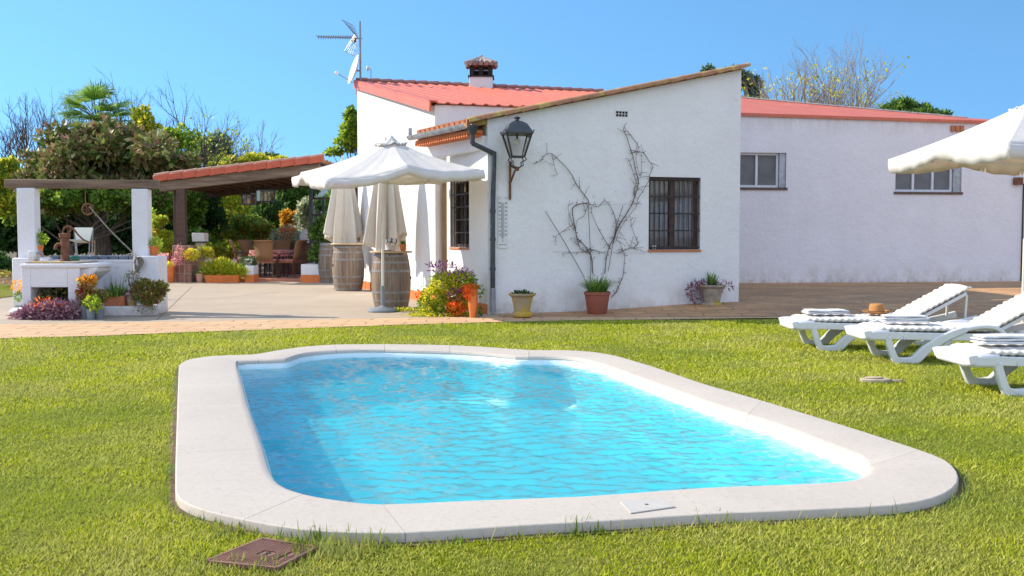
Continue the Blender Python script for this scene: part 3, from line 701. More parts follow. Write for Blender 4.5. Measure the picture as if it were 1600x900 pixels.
# verge tiles along the front wall top (overlapping, mossy)
for i in range(17):
    L = (q1-q0).length+.03; a = q0-Wi*.0+Wi*(i*L/17); b = a+Wi*(L/17+.06)
    pa, pb = Vector((a.x, a.y, zq(a)+.035)), Vector((b.x, b.y, zq(b)+.055))
    off = -Wn*.045; mb = MB(); r = .078; N = 9; vs = []; dr = (pb-pa).normalized()
    for p, rr in ((pb, .068), (pa, .085)):
        for sgn, R2 in ((1, rr), (-1, rr-.016)):
            for k in range(N):
                t = math.pi*k/(N-1) if sgn > 0 else math.pi*(N-1-k)/(N-1)
                vs.append(p+off+Wn*(-math.cos(t))*R2+Z3*(math.sin(t)*R2-.03))
    m = 2*N; mb.add(vs, [(k, (k+1)%m, m+(k+1)%m, m+k) for k in range(m)]+[tuple(range(m)), tuple(range(2*m-1, m-1, -1))])
    mb.build('verge_tile', MT['rooftile'], wroof)
# eave tiles on the left edge
EA, EB = Vector((-.64, 15.18, 0)), Vector((-1.66, 17.0, 0)); ed = (EB-EA).normalized(); en = Vector((-abs(ed.y), ed.x, 0)).normalized()
if en.x > 0: en = -en
en = Vector((-ed.y, ed.x, 0)); en = en if en.x < 0 else -en
zE = P(738,196,15.15).z
mb = MB()
for i in range(11):
    p = EA+ed*(.1+i*.185); pa = Vector((p.x, p.y, zE+.05))+en*(-.02); mb.tube([pa, pa-en*.6+Z3*.14], [.075,.07], 10)
mb.build('eave_tiles', MT['terra'], wroof)
mb = MB(); mb.bar(EA+Z3*(zE-.08)-en*.12+ed*.02, EB+Z3*(zE-.08)-en*.12, .22, .045)
for i in range(24):
    p = EA+ed*(.08+i*.084)+Z3*(zE-.13); mb.bar(p+en*.02, p-en*.26, .045, .05)
mb.build('brick_cornice', MT['terra_bright'], wroof)
mb = MB(); mb.bar(EA+Z3*(zE-.24)-en*.30-ed*.0, EB+Z3*(zE-.24)-en*.30, .16, .20); mb.build('cornice_band', MT['white'], house)
# gutter
g0, g1 = EA+en*.07-ed*.06, EB+en*.07+ed*.02
mb = MB(); N = 9; vs = []
for p in (g0, g1):
    for R2, o_ in ((.075, 1), (.066, -1)):
        for k in range(N):
            t = math.pi+math.pi*k/(N-1) if o_ > 0 else 2*math.pi-math.pi*k/(N-1)
            vs.append(p+Z3*(zE+.02)+en*math.cos(t)*R2+Z3*math.sin(t)*R2)
m = 2*N; mb.add(vs, [(k, (k+1)%m, m+(k+1)%m, m+k) for k in range(m)]+[tuple(range(m)), tuple(range(2*m-1, m-1, -1))]); gut = mb.build('gutter', MT['galv'], house)
mb = MB(); pe = g1+Z3*zE; mb.prism([(-.03,-.01),(.03,-.01),(.03,.01),(-.03,.01)], 0, .16, Matrix.Translation(pe)); mb.build('end_plate', MT['galv'], gut)
# downpipe
d1 = onplane(737,200,W0,W1,.12); d2 = onplane(737,222,W0,W1,.12); d3 = onplane(772,240,W0,W1,.07); d4 = onplane(770,330,W0,W1,.07); d5 = onplane(770,487,W0,W1,.07)
d1, d2 = P(738,198,15.1), P(738,223,15.1)
mb = MB(); mb.tube([d1+Z3*.02, d1-Z3*.06, d1-Z3*.12], [.085,.075,.042], 12); mb.tube([d1-Z3*.1, d2, d2-Z3*.02], .038, 12); mb.tube([d2-Z3*.01, d3+Z3*.0], .038, 12); mb.tube([d3+Z3*.03, d4, d5], .038, 12)
dp = mb.build('downpipe', MT['pipe'], house)
for v in (330, 374, 420):
    p = onplane(770,v,W0,W1,.07); mb = MB(); mb.tube([p-Z3*.025, p+Z3*.025], .046, 12); mb.build('pipe_bracket', MT['pipe'], dp)
p = onplane(770,450,W0,W1,.07); mb = MB(); mb.tube([p, d5-Z3*.01], .044, 12); mb.build('pipe_boot', MT['galv'], dp)
# skirting of terracotta along the sunny side
mb = MB(); sdir = (W0-S1).normalized(); son = Vector((sdir.y, -sdir.x, 0)); mb.hexa([S1+son*.012, W0+son*.012, W0, S1, S1+son*.012+Z3*.16, W0+son*.012+Z3*.16, W0+Z3*.16, S1+Z3*.16]); mb.build('skirting', MT['terra_bright'], house)
mb = MB(); sdir = (K0-K1).normalized(); son = Vector((sdir.y, -sdir.x, 0)); A, B = K1, K0; mb.hexa([A+son*.012, B+son*.012, B, A, A+son*.012+Z3*.18, B+son*.012+Z3*.18, B+Z3*.18, A+Z3*.18]); mb.build('skirting', MT['terra_bright'], house)
# door post between block and wing, with brown shutter leaf
a, b = onplane(697,300,K0,K0+Ki,.03), None
mb = MB(); p = Vector((K0.x, K0.y, 0))+Ki*.10; mb.box(0,.10,-.05,.03,0,2.25, Matrix.Translation(p+Vector((.03,-.02,0)))); mb.build('door_jamb', M('brown_jamb', (.33,.19,.09), (.24,.13,.06), 6, .5), house)
# vent holes high on the wing
mb = MB(); w0 = onplane(962,173,W0,W1,.004); w1 = onplane(981,183,W0,W1,.004); du = (w1-w0); ui = Wi
wid = (w1-w0).dot(Wi); hgt = w0.z-w1.z
for i in range(4):
    for j in range(2):
        p = w0+Wi*(wid*(i+.12)/4)-Z3*(hgt*(j+.12)/2); q = p+Wi*(wid*.19)-Z3*(hgt*.38)
        off = Wn*.012; mb.add([p-Wn*.003, p+Wi*(wid*.19)-Wn*.003, q-Wn*.003, p-Z3*(hgt*.38)-Wn*.003], [(0,1,2,3)])
mb.build('air_vent', MT['darkhole'], house)
# chimney
ch = P(752,133,24.2); cx, cy, cz = ch.x, ch.y, ch.z
mb = MB(); mb.box(cx-.28,cx+.28,cy-.28,cy+.28,cz-.4,cz+.16); chm = mb.build('chimney', MT['whitepaint'], house, bevel=.01)
mb = MB(); mb.box(cx-.31,cx+.31,cy-.31,cy+.31,cz+.16,cz+.19)
for dx in (-.22, 0, .22):
    for dy in (-.22, .22): mb.box(cx+dx-.05,cx+dx+.05,cy+dy-.05,cy+dy+.05,cz+.19,cz+.42)
mb.box(cx-.25,cx+.25,cy-.25,cy+.25,cz+.28,cz+.31); mb.build('smoke_louvre', MT['darkhole'], chm)
mb = MB(); mb.box(cx-.27,cx+.27,cy-.27,cy+.27,cz+.40,cz+.44); mb.build('louvre_top', MT['rust'], chm)
mb = MB()
for k in range(4):
    a = math.pi/2*k; Rm = Matrix.Translation((cx,cy,0)) @ Matrix.Rotation(a, 4, 'Z')
    for i in range(-2, 3):
        x0 = i*.135; s0 = Rm @ Vector((x0, -.36, cz+.47)); top = Rm @ Vector((x0*.12, -.03-abs(x0)*.15, cz+.65-abs(x0)*.02)); mb.tube([s0, top], [.062,.03], 8)
mb.box(cx-.31,cx+.31,cy-.31,cy+.31,cz+.43,cz+.455); mb.sphere((cx,cy,cz+.67), .05); mb.build('tiled_cap', M('grey_tile_cap', (.36,.31,.29), (.22,.19,.18), 9, .85, .4), chm)

# windows of the wing
def grille_window(p0, p1, hb, parent, nbars, nrails, recess=.06, bow=False, curtain=True):
    s0, s1, z0, z1 = hb; d = Vector((p1[0]-p0[0], p1[1]-p0[1], 0)).normalized(); nin = Vector((-d.y, d.x, 0)); o = Vector((p0[0], p0[1], 0))
    pt = lambda s_, z, t: o+d*s_+nin*t+Z3*z
    mb = MB(); w = .055
    for a, b, c_, e in ((s0, s0+w, z0, z1), (s1-w, s1, z0, z1), (s0+w, s1-w, z0, z0+w), (s0+w, s1-w, z1-w, z1), ((s0+s1)/2-w*.6, (s0+s1)/2+w*.6, z0+w, z1-w)):
        mb.hexa([pt(a,c_,.10), pt(b,c_,.10), pt(b,c_,.16), pt(a,c_,.16), pt(a,e,.10), pt(b,e,.10), pt(b,e,.16), pt(a,e,.16)])
    fr = mb.build('window', MT['darkwood'], parent)
    mb = MB(); mb.hexa([pt(s0+w,z0+w,.13), pt(s1-w,z0+w,.13), pt(s1-w,z0+w,.135), pt(s0+w,z0+w,.135), pt(s0+w,z1-w,.13), pt(s1-w,z1-w,.13), pt(s1-w,z1-w,.135), pt(s0+w,z1-w,.135)]); mb.build('pane', MT['glass'], fr)
    mb = MB()
    m = 40
    for i in range(m+1):
        s_ = s0+w+(s1-s0-2*w)*i/m; t = .19+.012*math.sin(i*1.3)
        mb.v += [tuple(pt(s_, z0+w, t)), tuple(pt(s_, z1-w, t))]
    for i in range(m): mb.f.append((2*i, 2*i+2, 2*i+3, 2*i+1))
    mb.build('curtain', M('grey_curtain', (.34,.34,.36), (.24,.24,.26), 3, .8), fr)
    mb = MB()
    for i in range(nbars):
        s_ = s0+.03+(s1-s0-.06)*i/(nbars-1); mb.tube([pt(s_, z0+.01, .02), pt(s_, z1-.01, .02)], .008, 8)
    for j in range(nrails):
        z = z0+.035+(z1-z0-.07)*j/(nrails-1); mb.bar(pt(s0,z,.02), pt(s1,z,.02), .010, .022)
    mb.build('grille', MT['iron'], fr)
    mb = MB(); mb.hexa([pt(s0-.01,z0-.035,-.02), pt(s1+.01,z0-.035,-.02), pt(s1+.01,z0-.035,.1), pt(s0-.01,z0-.035,.1), pt(s0-.01,z0-.002,-.02), pt(s1+.01,z0-.002,-.02), pt(s1+.01,z0-.002,.1), pt(s0-.01,z0-.002,.1)]); mb.build('sill', MT['terra'], fr)
    return fr
grille_window(W0, W1, hw, house, 11, 5)
gw = grille_window(S1, W0, hs_, house, 7, 6)
# scroll work on the side grille
s0, s1, z0, z1 = hs_; d = (W0-S1).normalized(); nin = Vector((-d.y, d.x, 0)); mb = MB()
for k in range(2):
    for q in range(2):
        c_ = S1+d*((s0+s1)/2+(q-.5)*(s1-s0)*.28)-nin*.02+Z3*(z0+(z1-z0)*(.62+.12*k-.06)); mb.tube([c_+d*.045*math.cos(a*.6)+Z3*.055*math.sin(a*.6) for a in range(11)], .006, 6)
mb.build('grille_scroll', MT['iron'], gw)
# small white object on the sill inside
mb = MB(); p = onplane(1022,385,W0,W1,-.07); mb.lathe([(.03,0),(.04,.03),(.03,.06),(0,.07)], (p.x, p.y, p.z-.045), 12); tag(mb.build('soap_dish', MT['whiteshoe']), 'small white dish standing on the sill behind the barred front window', 'dish')

# ------------------------------------------------------------------ long barn behind on the right
B0, B1 = Vector((2.6, 23.0, 0)), Vector((12.75, 24.55, 0))
B0 = onplane(1160,443,Vector((5.42,23.36,0)),Vector((12.5,24.3,0)))
pA, pB = Vector((5.42,23.36,0)), Vector((12.45,24.28,0)); Bi = (pB-pA).normalized(); B0 = pA-Bi*3.2; B1 = pB+Bi*.0
barn = thing('barn', (7.5, 24, .1), 'long low white outbuilding with red roof behind the yard', 'outbuilding')
z0_, z1_ = onplane(1160,178,pA,pB).z, onplane(1530,190,pA,pB).z; sl_ = (z1_-z0_)/((onplane(1530,190,pA,pB)-onplane(1160,178,pA,pB)).length)
zt0 = z0_-3.2*sl_; zt1 = z0_+sl_*((B1-B0).length-3.2)
wh1 = holebox(1150,238,1228,295,B0,B1); wh2 = holebox(1399,262,1502,302,B0,B1)
wh2 = (wh2[0], wh2[1], wh2[2], wh2[2]+ (wh1[3]-wh1[2]))
mb = MB(); panel(mb, B0, B1, .3, -.02, zt0, zt1, [wh1, wh2]); bw = mb.build('wall', MT['barn_white'], barn)
Bn = Vector((-Bi.y, Bi.x, 0))
mb = MB(); panel(mb, B1+Bn*.3-Bi*.003, B1+Bn*6-Bi*.003, .3, -.02, zt1-.02, zt1+.3); mb.build('wall', MT['barn_white'], barn)
# roof: hip running to the right-hand corner
def raypl(u, v, z_at): return None
A0 = B0+Z3*(zt0+.02)-Bn*.05; A1 = onplane(1533,188,B0,B1)+Z3*.03
t0 = 5.0; H0 = P(1160,153,pA.y+4.8); H00 = H0-Bi*3.4
A1b = B1+Z3*(zt1+.02)-Bn*.05
mb = MB(); th = Z3*.07
mb.add([A0, A1b, A1+Bn*.6+Z3*.1, H0, H00]+[p-th for p in (A0, A1b, A1+Bn*.6+Z3*.1, H0, H00)], [(0,1,2,3,4),(9,8,7,6,5),(0,5,6,1),(1,6,7,2),(2,7,8,3),(3,8,9,4),(4,9,5,0)])
br = mb.build('roof', MT['red'], barn)
mb = MB(); mb.bar(H0+Z3*.02, A1+Bn*.6+Z3*.11, .14, .03); mb.build('roof_flashing', MT['galv'], br)
mb = MB(); Hr = H00+Bn*4-Z3*1.2; mb.add([H00-th, H0-th, A1+Bn*.6, A1+Bn*5, H0+Bn*4-Z3*1.2, Hr], [(0,1,2,3,4,5)]); mb.build('rear_roof', MT['red'], barn)
def pvc_window(hb, lights, shut):
    s0, s1, z0, z1 = hb; pt = lambda s_, z, t: B0+Bi*s_+Bn*t+Z3*z
    s1b = s1-shut; mb = MB(); w = .055
    edges = [s0+(s1b-s0)*i/lights for i in range(lights+1)]
    def hb_(a, b, c_, e, t0, t1): mb.hexa([pt(a,c_,t0), pt(b,c_,t0), pt(b,c_,t1), pt(a,c_,t1), pt(a,e,t0), pt(b,e,t0), pt(b,e,t1), pt(a,e,t1)])
    hb_(s0, s1b, z0+.03, z0+.03+w, .08, .15); hb_(s0, s1b, z1-w, z1, .08, .15)
    for i, e_ in enumerate(edges):
        a = e_ if i == 0 else e_-w/2-(w/2 if i == lights else 0); hb_(a, a+w, z0+.03+w, z1-w, .08, .15)
    f = mb.build('window', MT['pvc'], barn)
    mb = MB(); hb_(s0+.02, s1b-.02, z0+.06, z1-.02, .12, .125); mb.build('pane', MT['screen'], f)
    mb = MB()
    hb_(s1b+.004, s1-.004, z0+.03, z1-.01, .03, .12); mb.build('side_panel', MT['galv'], f)
    mb = MB(); hb_(s0-.03, s1+.03, z0-.03, z0+.025, -.03, .16); mb.build('sill', M('brown_tile_sill', (.13,.08,.06), (.09,.055,.04), 8, .7), f)
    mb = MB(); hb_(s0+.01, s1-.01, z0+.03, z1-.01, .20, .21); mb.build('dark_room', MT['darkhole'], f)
pvc_window(wh1, 2, .16); pvc_window(wh2, 3, .20)
mb = MB(); q = onplane(1495,201,B0,B1,.0)
for dx in (-.12, 0, .12): mb.box(-.045,.045,-.05,.03,-.07,.07, Matrix.Translation(q+Bi*dx))
mb.build('clay_vent', MT['terra'], barn)
# timber gate post with bracket at the far right
post = thing('gate_post', tuple(B1+Bi*.12), 'dark brown timber post with a rusty bracket at the barn end', 'post')
mb = MB(); pc = B1+Bi*.10; mb.box(-.06,.10,-.08,.08,0,2.5, Matrix.Translation(pc)); mb.build('timber', MT['greywood'], post, bevel=.008)
mb = MB(); q = P(1592,283,pc.y-.1); mb.box(-.13,.10,-.03,.02,-.09,.09, Matrix.Translation(q)); mb.build('bracket', MT['rust'], post, bevel=.01)
# ================================================================== objects
def text_mesh(name, body, size, mat, parent, m, ext=.001):
    cu = bpy.data.curves.new(name, 'FONT'); cu.body = body; cu.size = size; cu.extrude = ext; cu.align_x = 'CENTER'; cu.align_y = 'CENTER'
    o = bpy.data.objects.new('t', cu); me = bpy.data.meshes.new_from_object(o); bpy.data.objects.remove(o)
    me.transform(Matrix.Translation(-ORG[parent.name]) @ m); me.materials.clear(); me.materials.append(mat)
    ob = bpy.data.objects.new(name, me); C.objects.link(ob); ob.parent = parent; ORG[ob.name] = ORG[parent.name]; return ob

# ---- wall lantern
lc = onplane(808,256,W0,W1,.34); wl = onplane(797,300,W0,W1,0)
lant = thing('wall_lantern', (lc.x, lc.y, lc.z), 'black iron wall lantern with a glass body on a rusty wall bracket', 'lantern')
s = .0965      # metres per 10 px at that depth
k = .0097
zc = lambda v: P(808,v,lc.y).z
H = lambda v: zc(v)
def frus(mb, ra, za, rb, zb, rot=.18, cap=False):
    vs = []
    for r, z in ((ra, za), (rb, zb)):
        for q in range(4):
            a = rot+math.pi/4+q*math.pi/2; vs.append((lc.x+r*1.414*math.cos(a), lc.y+r*1.414*math.sin(a), z))
    mb.add(vs, [(0,1,5,4),(1,2,6,5),(2,3,7,6),(3,0,4,7)]+([(3,2,1,0),(4,5,6,7)] if cap else []))
mb = MB(); frus(mb, .215, H(210), .215, H(207), cap=True); frus(mb, .205, H(207), .13, H(194), cap=True); frus(mb, .13, H(194), .06, H(189.5), cap=True)
mb.lathe([(.0,H(184)-lc.z-.03),(.05,H(185)-lc.z),(.06,H(184)-lc.z),(.03,H(183)-lc.z+.01),(0,H(182)-lc.z)], tuple(lc), 12); mb.lathe([(.03,H(190)-lc.z),(.035,H(187)-lc.z),(.02,H(185.5)-lc.z)], tuple(lc), 12)
for q in range(4):
    a = .18+math.pi/4+q*math.pi/2; mb.sphere((lc.x+.30*math.cos(a), lc.y+.30*math.sin(a), H(207)+.015), .014, 8, 6)
mb.build('lantern_roof', MT['pipe'], lant, bevel=.003)
mb = MB(); zt_, zb_ = H(209.5), H(245); rt, rb_ = .19, .095
cor = lambda r, z, q: Vector((lc.x+r*1.414*math.cos(.18+math.pi/4+q*math.pi/2), lc.y+r*1.414*math.sin(.18+math.pi/4+q*math.pi/2), z))
for q in range(4):
    mb.bar(cor(rt,zt_,q), cor(rb_,zb_,q), .02, .02)
    for r, z in ((rt,zt_),(rb_,zb_)): mb.bar(cor(r,z,q), cor(r,z,q+1), .02, .02)
mb.build('lantern_frame', MT['iron'], lant)
mb = MB(); frus(mb, rt-.006, zt_-.01, rb_-.004, zb_+.01); mb.build('glass', MT['glass'], lant)
mb = MB(); mb.tube([(lc.x,lc.y,H(209)),(lc.x,lc.y,H(217))], .018, 10); mb.build('lamp_holder', MT['iron'], lant)
mb = MB(); mb.sphere((lc.x,lc.y,H(221.5)), .05, 14, 10, (1,1,1.05)); mb.build('bulb', MT['bulb'], lant)
mb = MB()
for q in range(4):
    a = cor(rb_, zb_, q); c_ = Vector((lc.x, lc.y, 0)); o = lambda f, z: c_+(a-c_).to_2d().to_3d()*f+Z3*z
    mb.tube([o(1,zb_), o(1.25,zb_-.05), o(.75,zb_-.08), o(.85,zb_-.13), o(.2,zb_-.17)], .009, 6)
mb.build('cradle', MT['iron'], lant)
mb = MB(); top = onplane(797,252,W0,W1,.02); bot = onplane(797,312,W0,W1,.02); mb.bar(top, bot, .035, .03)
arm = Vector((lc.x, lc.y, zb_-.18)); mb.bar(top-Z3*.06, arm, .03, .035); mb.bar(top-Z3*.34, arm-Z3*.02-(arm-top).to_2d().to_3d()*.3, .025, .025); mb.sphere(arm, .035, 10, 8); mb.build('bracket', MT['rust'], lant, bevel=.003)

# ---- thermometer
tA, tB = onplane(778,306,W0,W1,.012), onplane(793,388,W0,W1,.012)
th = thing('wall_thermometer', tuple(onplane(785,391,W0,W1,.0)), 'tall pale wall thermometer with two columns of numbers beside the drainpipe', 'thermometer')
wt = (tB-tA).dot(Wi); ht = tA.z-tB.z; tc_ = tA+Wi*wt/2; tc_.z = (tA.z+tB.z)/2
Mt = Matrix.Translation(tc_) @ Matrix(((Wi.x, 0, -Wn.x, 0), (Wi.y, 0, -Wn.y, 0), (0, 1, 0, 0), (0, 0, 0, 1)))   # local x along wall, y up, z out
mb = MB(); mb.box(-wt/2,wt/2,-ht/2,ht/2,-.010,.002, Mt); mb.build('board', MT['whitepaint'], th, bevel=.002)
mb = MB(); mb.box(-.022,.022,-ht*.30,ht*.37,.003,.007, Mt); mb.build('scale_strip', MT['galv'], th)
mb = MB(); mb.tube([Mt @ Vector((0,-ht*.33,.010)), Mt @ Vector((0,ht*.36,.010))], .006, 8); mb.sphere(Mt @ Vector((0,-ht*.35,.010)), .014, 10, 8); mb.build('tube', MT['pvc'], th)
rows = ['50','40','30','20','10','0','10','20','30']
for i, r in enumerate(rows):
    y = ht*(.36-.075*i)
    for sx in (-1, 1): text_mesh('scale_number', r, .042, MT['text'], th, Mt @ Matrix.Translation((sx*wt*.33, y, .004)))
for sx, ch_ in ((-1, 'F'), (1, 'C')): text_mesh('scale_letter', ch_, .040, MT['text'], th, Mt @ Matrix.Translation((sx*wt*.33, ht*.455, .004)))
mb = MB(); mb.box(-wt*.4,wt*.4,-ht*.435,-ht*.425,.0025,.004, Mt); mb.build('printed_line', MT['text'], th)

# ---- pots
def pot_profile(kind, r, h):
    if kind == 'plain': return [(0,.0),(r*.62,0),(r*.66,.01),(r*.90,h*.80),(r*.90,h*.82),(r,h*.83),(r*1.0,h),(r*.91,h),(r*.86,h*.88),(0,h*.88)]
    if kind == 'tub': return [(0,0),(r*.70,0),(r*.74,.01),(r*.93,h*.84),(r,h*.86),(r,h),(r*.9,h),(r*.88,h*.9),(0,h*.9)]
    if kind == 'urn': return [(0,0),(r*.50,0),(r*.66,h*.05),(r*.70,h*.13),(r*.66,h*.20),(r*.56,h*.25),(r*.58,h*.30),(r*.66,h*.55),(r*.78,h*.84),(r*.98,h*.92),(r*1.0,h),(r*.92,h),(r*.76,h*.93),(r*.7,h*.85),(0,h*.85)]
    if kind == 'jar': return [(0,0),(r*.62,0),(r*.70,h*.05),(r*.95,h*.45),(r*1.0,h*.62),(r*.92,h*.72),(r*.95,h*.74),(r*.95,h*.78),(r*.88,h*.80),(r*.98,h*.97),(r,h),(r*.85,h),(r*.8,h*.9),(0,h*.9)]
    if kind == 'cyl': return [(0,0),(r*.80,0),(r*.82,.01),(r,h*.97),(r,h),(r*.93,h),(r*.9,h*.9),(0,h*.9)]
def leaves(name, mat, parent, clumps, n, size, aspect=.45, up=.3, seed=1, droop=0, shell=.55, org=None, varlo=0, varhi=1):
    """n leaves (4-sided, slightly folded) spread through ellipsoid clumps [(centre, (rx,ry,rz), weight)]"""
    r = np.random.default_rng(seed); w = np.array([c[2] if len(c) > 2 else c[1][0]*c[1][2] for c in clumps], float); w /= w.sum()
    ci = r.choice(len(clumps), n, p=w); cen = np.array([tuple(c[0]) for c in clumps])[ci]; rad = np.array([c[1] for c in clumps])[ci]
    d = r.normal(size=(n,3)); d /= np.linalg.norm(d, axis=1)[:,None]; q = shell+(1-shell)*r.random(n)**.5; q *= 1+.18*r.normal(size=n)*(r.random(n) < .3)
    pos = cen+d*rad*q[:,None]
    ax = d+r.normal(size=(n,3))*.7; ax[:,2] += up-droop; ax /= np.linalg.norm(ax, axis=1)[:,None]
    sd_ = np.cross(ax, r.normal(size=(n,3))); sd_ /= np.linalg.norm(sd_, axis=1)[:,None]+1e-9
    L = size*(.6+.8*r.random(n))[:,None]; W = L*aspect
    V = np.stack([pos, pos+ax*L*.5+sd_*W*.5, pos+ax*L, pos+ax*L*.5-sd_*W*.5], 1).reshape(-1,3)
    cv = r.random(len(clumps))[ci]; a = np.clip(.28*cv+.72*r.random(n)+.10*r.normal(size=n), .02, .98); a = varlo+(varhi-varlo)*a
    return npmesh(name, V, 4, mat, parent, np.repeat(a, 4), org)
def blades(name, mat, parent, base, n, r0, h, spread, seed=1, w=.012, bend=.5):
    """grassy tuft: n arching blades from around base"""
    r = np.random.default_rng(seed); V = []; A = []
    for i in range(n):
        a = r.uniform(0, 6.283); rr = r0*math.sqrt(r.random()); p = Vector((base[0]+rr*math.cos(a), base[1]+rr*math.sin(a), base[2])); o = a+r.normal()*.5
        L = h*r.uniform(.6,1.15); s_ = spread*r.uniform(.2,1.1); sdv = Vector((-math.sin(o), math.cos(o), 0))*w/2; pts = []
        for k in range(5):
            t = k/4; pts.append(p+Vector((math.cos(o)*s_*t**1.5, math.sin(o)*s_*t**1.5, L*(t-bend*t**3*s_/max(.01, spread)))))
        va = r.random()
        for k in range(4):
            w0, w1 = 1-k*.18, max(.02, 1-(k+1)*.18) if k < 3 else .03
            V += [pts[k]-sdv*w0, pts[k]+sdv*w0, pts[k+1]+sdv*w1, pts[k+1]-sdv*w1]; A += [va]*4
    return npmesh(name, np.array([tuple(v) for v in V]), 4, mat, parent, A)
LM = {
 'green': leafmat('leaf_green', [(0.0435,0.102,0.0174),(0.087,0.189,0.0261),(0.145,0.275,0.0435),(0.261,0.377,0.0725)]),
 'dark': leafmat('leaf_dark_green', [(0.0174,0.0508,0.0145),(0.0362,0.087,0.0217),(0.058,0.131,0.029),(0.102,0.189,0.0435)]),
 'yellow': leafmat('leaf_yellow_green', [(0.174,0.246,0.0217),(0.362,0.42,0.029),(0.58,0.551,0.0435),(0.754,0.609,0.058)]),
 'lime': leafmat('leaf_lime', [(0.145,0.261,0.0217),(0.29,0.406,0.0362),(0.435,0.522,0.058)]),
 'purple': leafmat('leaf_purple', [(.10,.035,.07),(.24,.10,.15),(.38,.19,.25),(.52,.36,.36)], .2),
 'mauve': leafmat('flower_mauve', [(.20,.05,.25),(.34,.10,.40),(.12,.04,.12)]),
 'orange': leafmat('flower_orange', [(.60,.10,.01),(.75,.17,.015),(.80,.26,.03)]),
 'orangey': leafmat('flower_orange_yellow', [(.60,.22,.02),(.70,.34,.03),(.62,.42,.05)]),
 'red': leafmat('flower_red', [(.5,.03,.02),(.62,.06,.04),(.6,.12,.08)]),
 'plum': leafmat('leaf_plum', [(.05,.11,.02),(.12,.18,.04),(.22,.12,.08),(.20,.30,.05),(.38,.22,.15),(.10,.17,.03),(.48,.44,.20)], .2),
 'grey': leafmat('leaf_grey_green', [(0.189,0.246,0.145),(0.334,0.392,0.246),(0.522,0.551,0.406)]),
 'succulent': leafmat('leaf_succulent', [(0.116,0.145,0.029),(0.232,0.246,0.0435),(0.203,0.0725,0.0435),(0.348,0.377,0.087)]),
 'pink': leafmat('flower_pink', [(.55,.25,.25),(.65,.38,.35),(.40,.12,.16)]),
 'brown': leafmat('leaf_dry', [(0.174,0.102,0.058),(0.319,0.189,0.102),(0.435,0.29,0.145)]),
 'pine': leafmat('leaf_pine', [(0.0362,0.087,0.0174),(0.087,0.174,0.029),(0.16,0.275,0.0508)]),
 'bluegreen': leafmat('leaf_blue_green', [(0.0435,0.087,0.058),(0.087,0.145,0.087),(0.145,0.217,0.131)]),
}
def pot(c, r, h, kind, mat, label, name='plant_pot', group=None, flute=False, cat='plant pot'):
    t = thing(name, tuple(c), label, cat, group)
    mb = MB(); mb.lathe(pot_profile(kind, r, h), tuple(c), 28); mb.build('pot', mat, t, angle=35)
    if flute:
        mb = MB()
        for i in range(18):
            a = i*2*math.pi/18; mb.sphere((c[0]+r*.63*math.cos(a), c[1]+r*.63*math.sin(a), c[2]+h*.135), h*.085, 8, 6, (.8,.8,1.35))
        mb.build('fluting', mat, t)
    mb = MB(); mb.lathe([(0,h*.89),(r*.8,h*.885)], tuple(c), 20); mb.build('soil', MT['soilpot'], t); return t
yh = lambda u, v: None
def Gy(u, v):
    p = G(u, v, 0)
    for _ in range(4): p = G(u, v, .012+hf(p.x, p.y))
    return p
# four pots along the front wall
p = G(816,496,.01); t = pot(p, .205, .36, 'urn', M('lichened_pot', (.40,.32,.20), (.28,.22,.15), 7, .85, .5, c3=(.50,.33,.05), c3scale=3.5, c3lo=.42, c3hi=.55), 'lichen-yellowed stone urn pot with a few dark leaves beside the drainpipe', flute=True)
leaves('plant', LM['dark'], t, [((p.x,p.y,p.z+.345),(.12,.12,.035))], 160, .05, seed=11)
p = Gy(933,490); t = pot(p, .205, .34, 'tub', M('smooth_terracotta', (.34,.10,.06), (.28,.085,.05), 5, .7, .15), 'round terracotta pot of long grassy leaves below the bare climber')
blades('plant', LM['green'], t, (p.x,p.y,p.z+.31), 330, .14, .34, .38, 12, .013)
p = Gy(1112,481); t = pot(p, .235, .38, 'urn', MT['oldstone'], 'grey stone urn pot with a spiky plant near the right end of the front wall', flute=True)
blades('plant', LM['green'], t, (p.x,p.y,p.z+.35), 60, .07, .30, .16, 13, .02)
leaves('trailing_plant', LM['purple'], t, [((p.x-.27,p.y-.02,p.z+.27),(.14,.12,.16)),((p.x+.2,p.y,p.z+.36),(.12,.1,.05)),((p.x-.1,p.y,p.z+.38),(.15,.1,.05))], 260, .075, .3, seed=14)

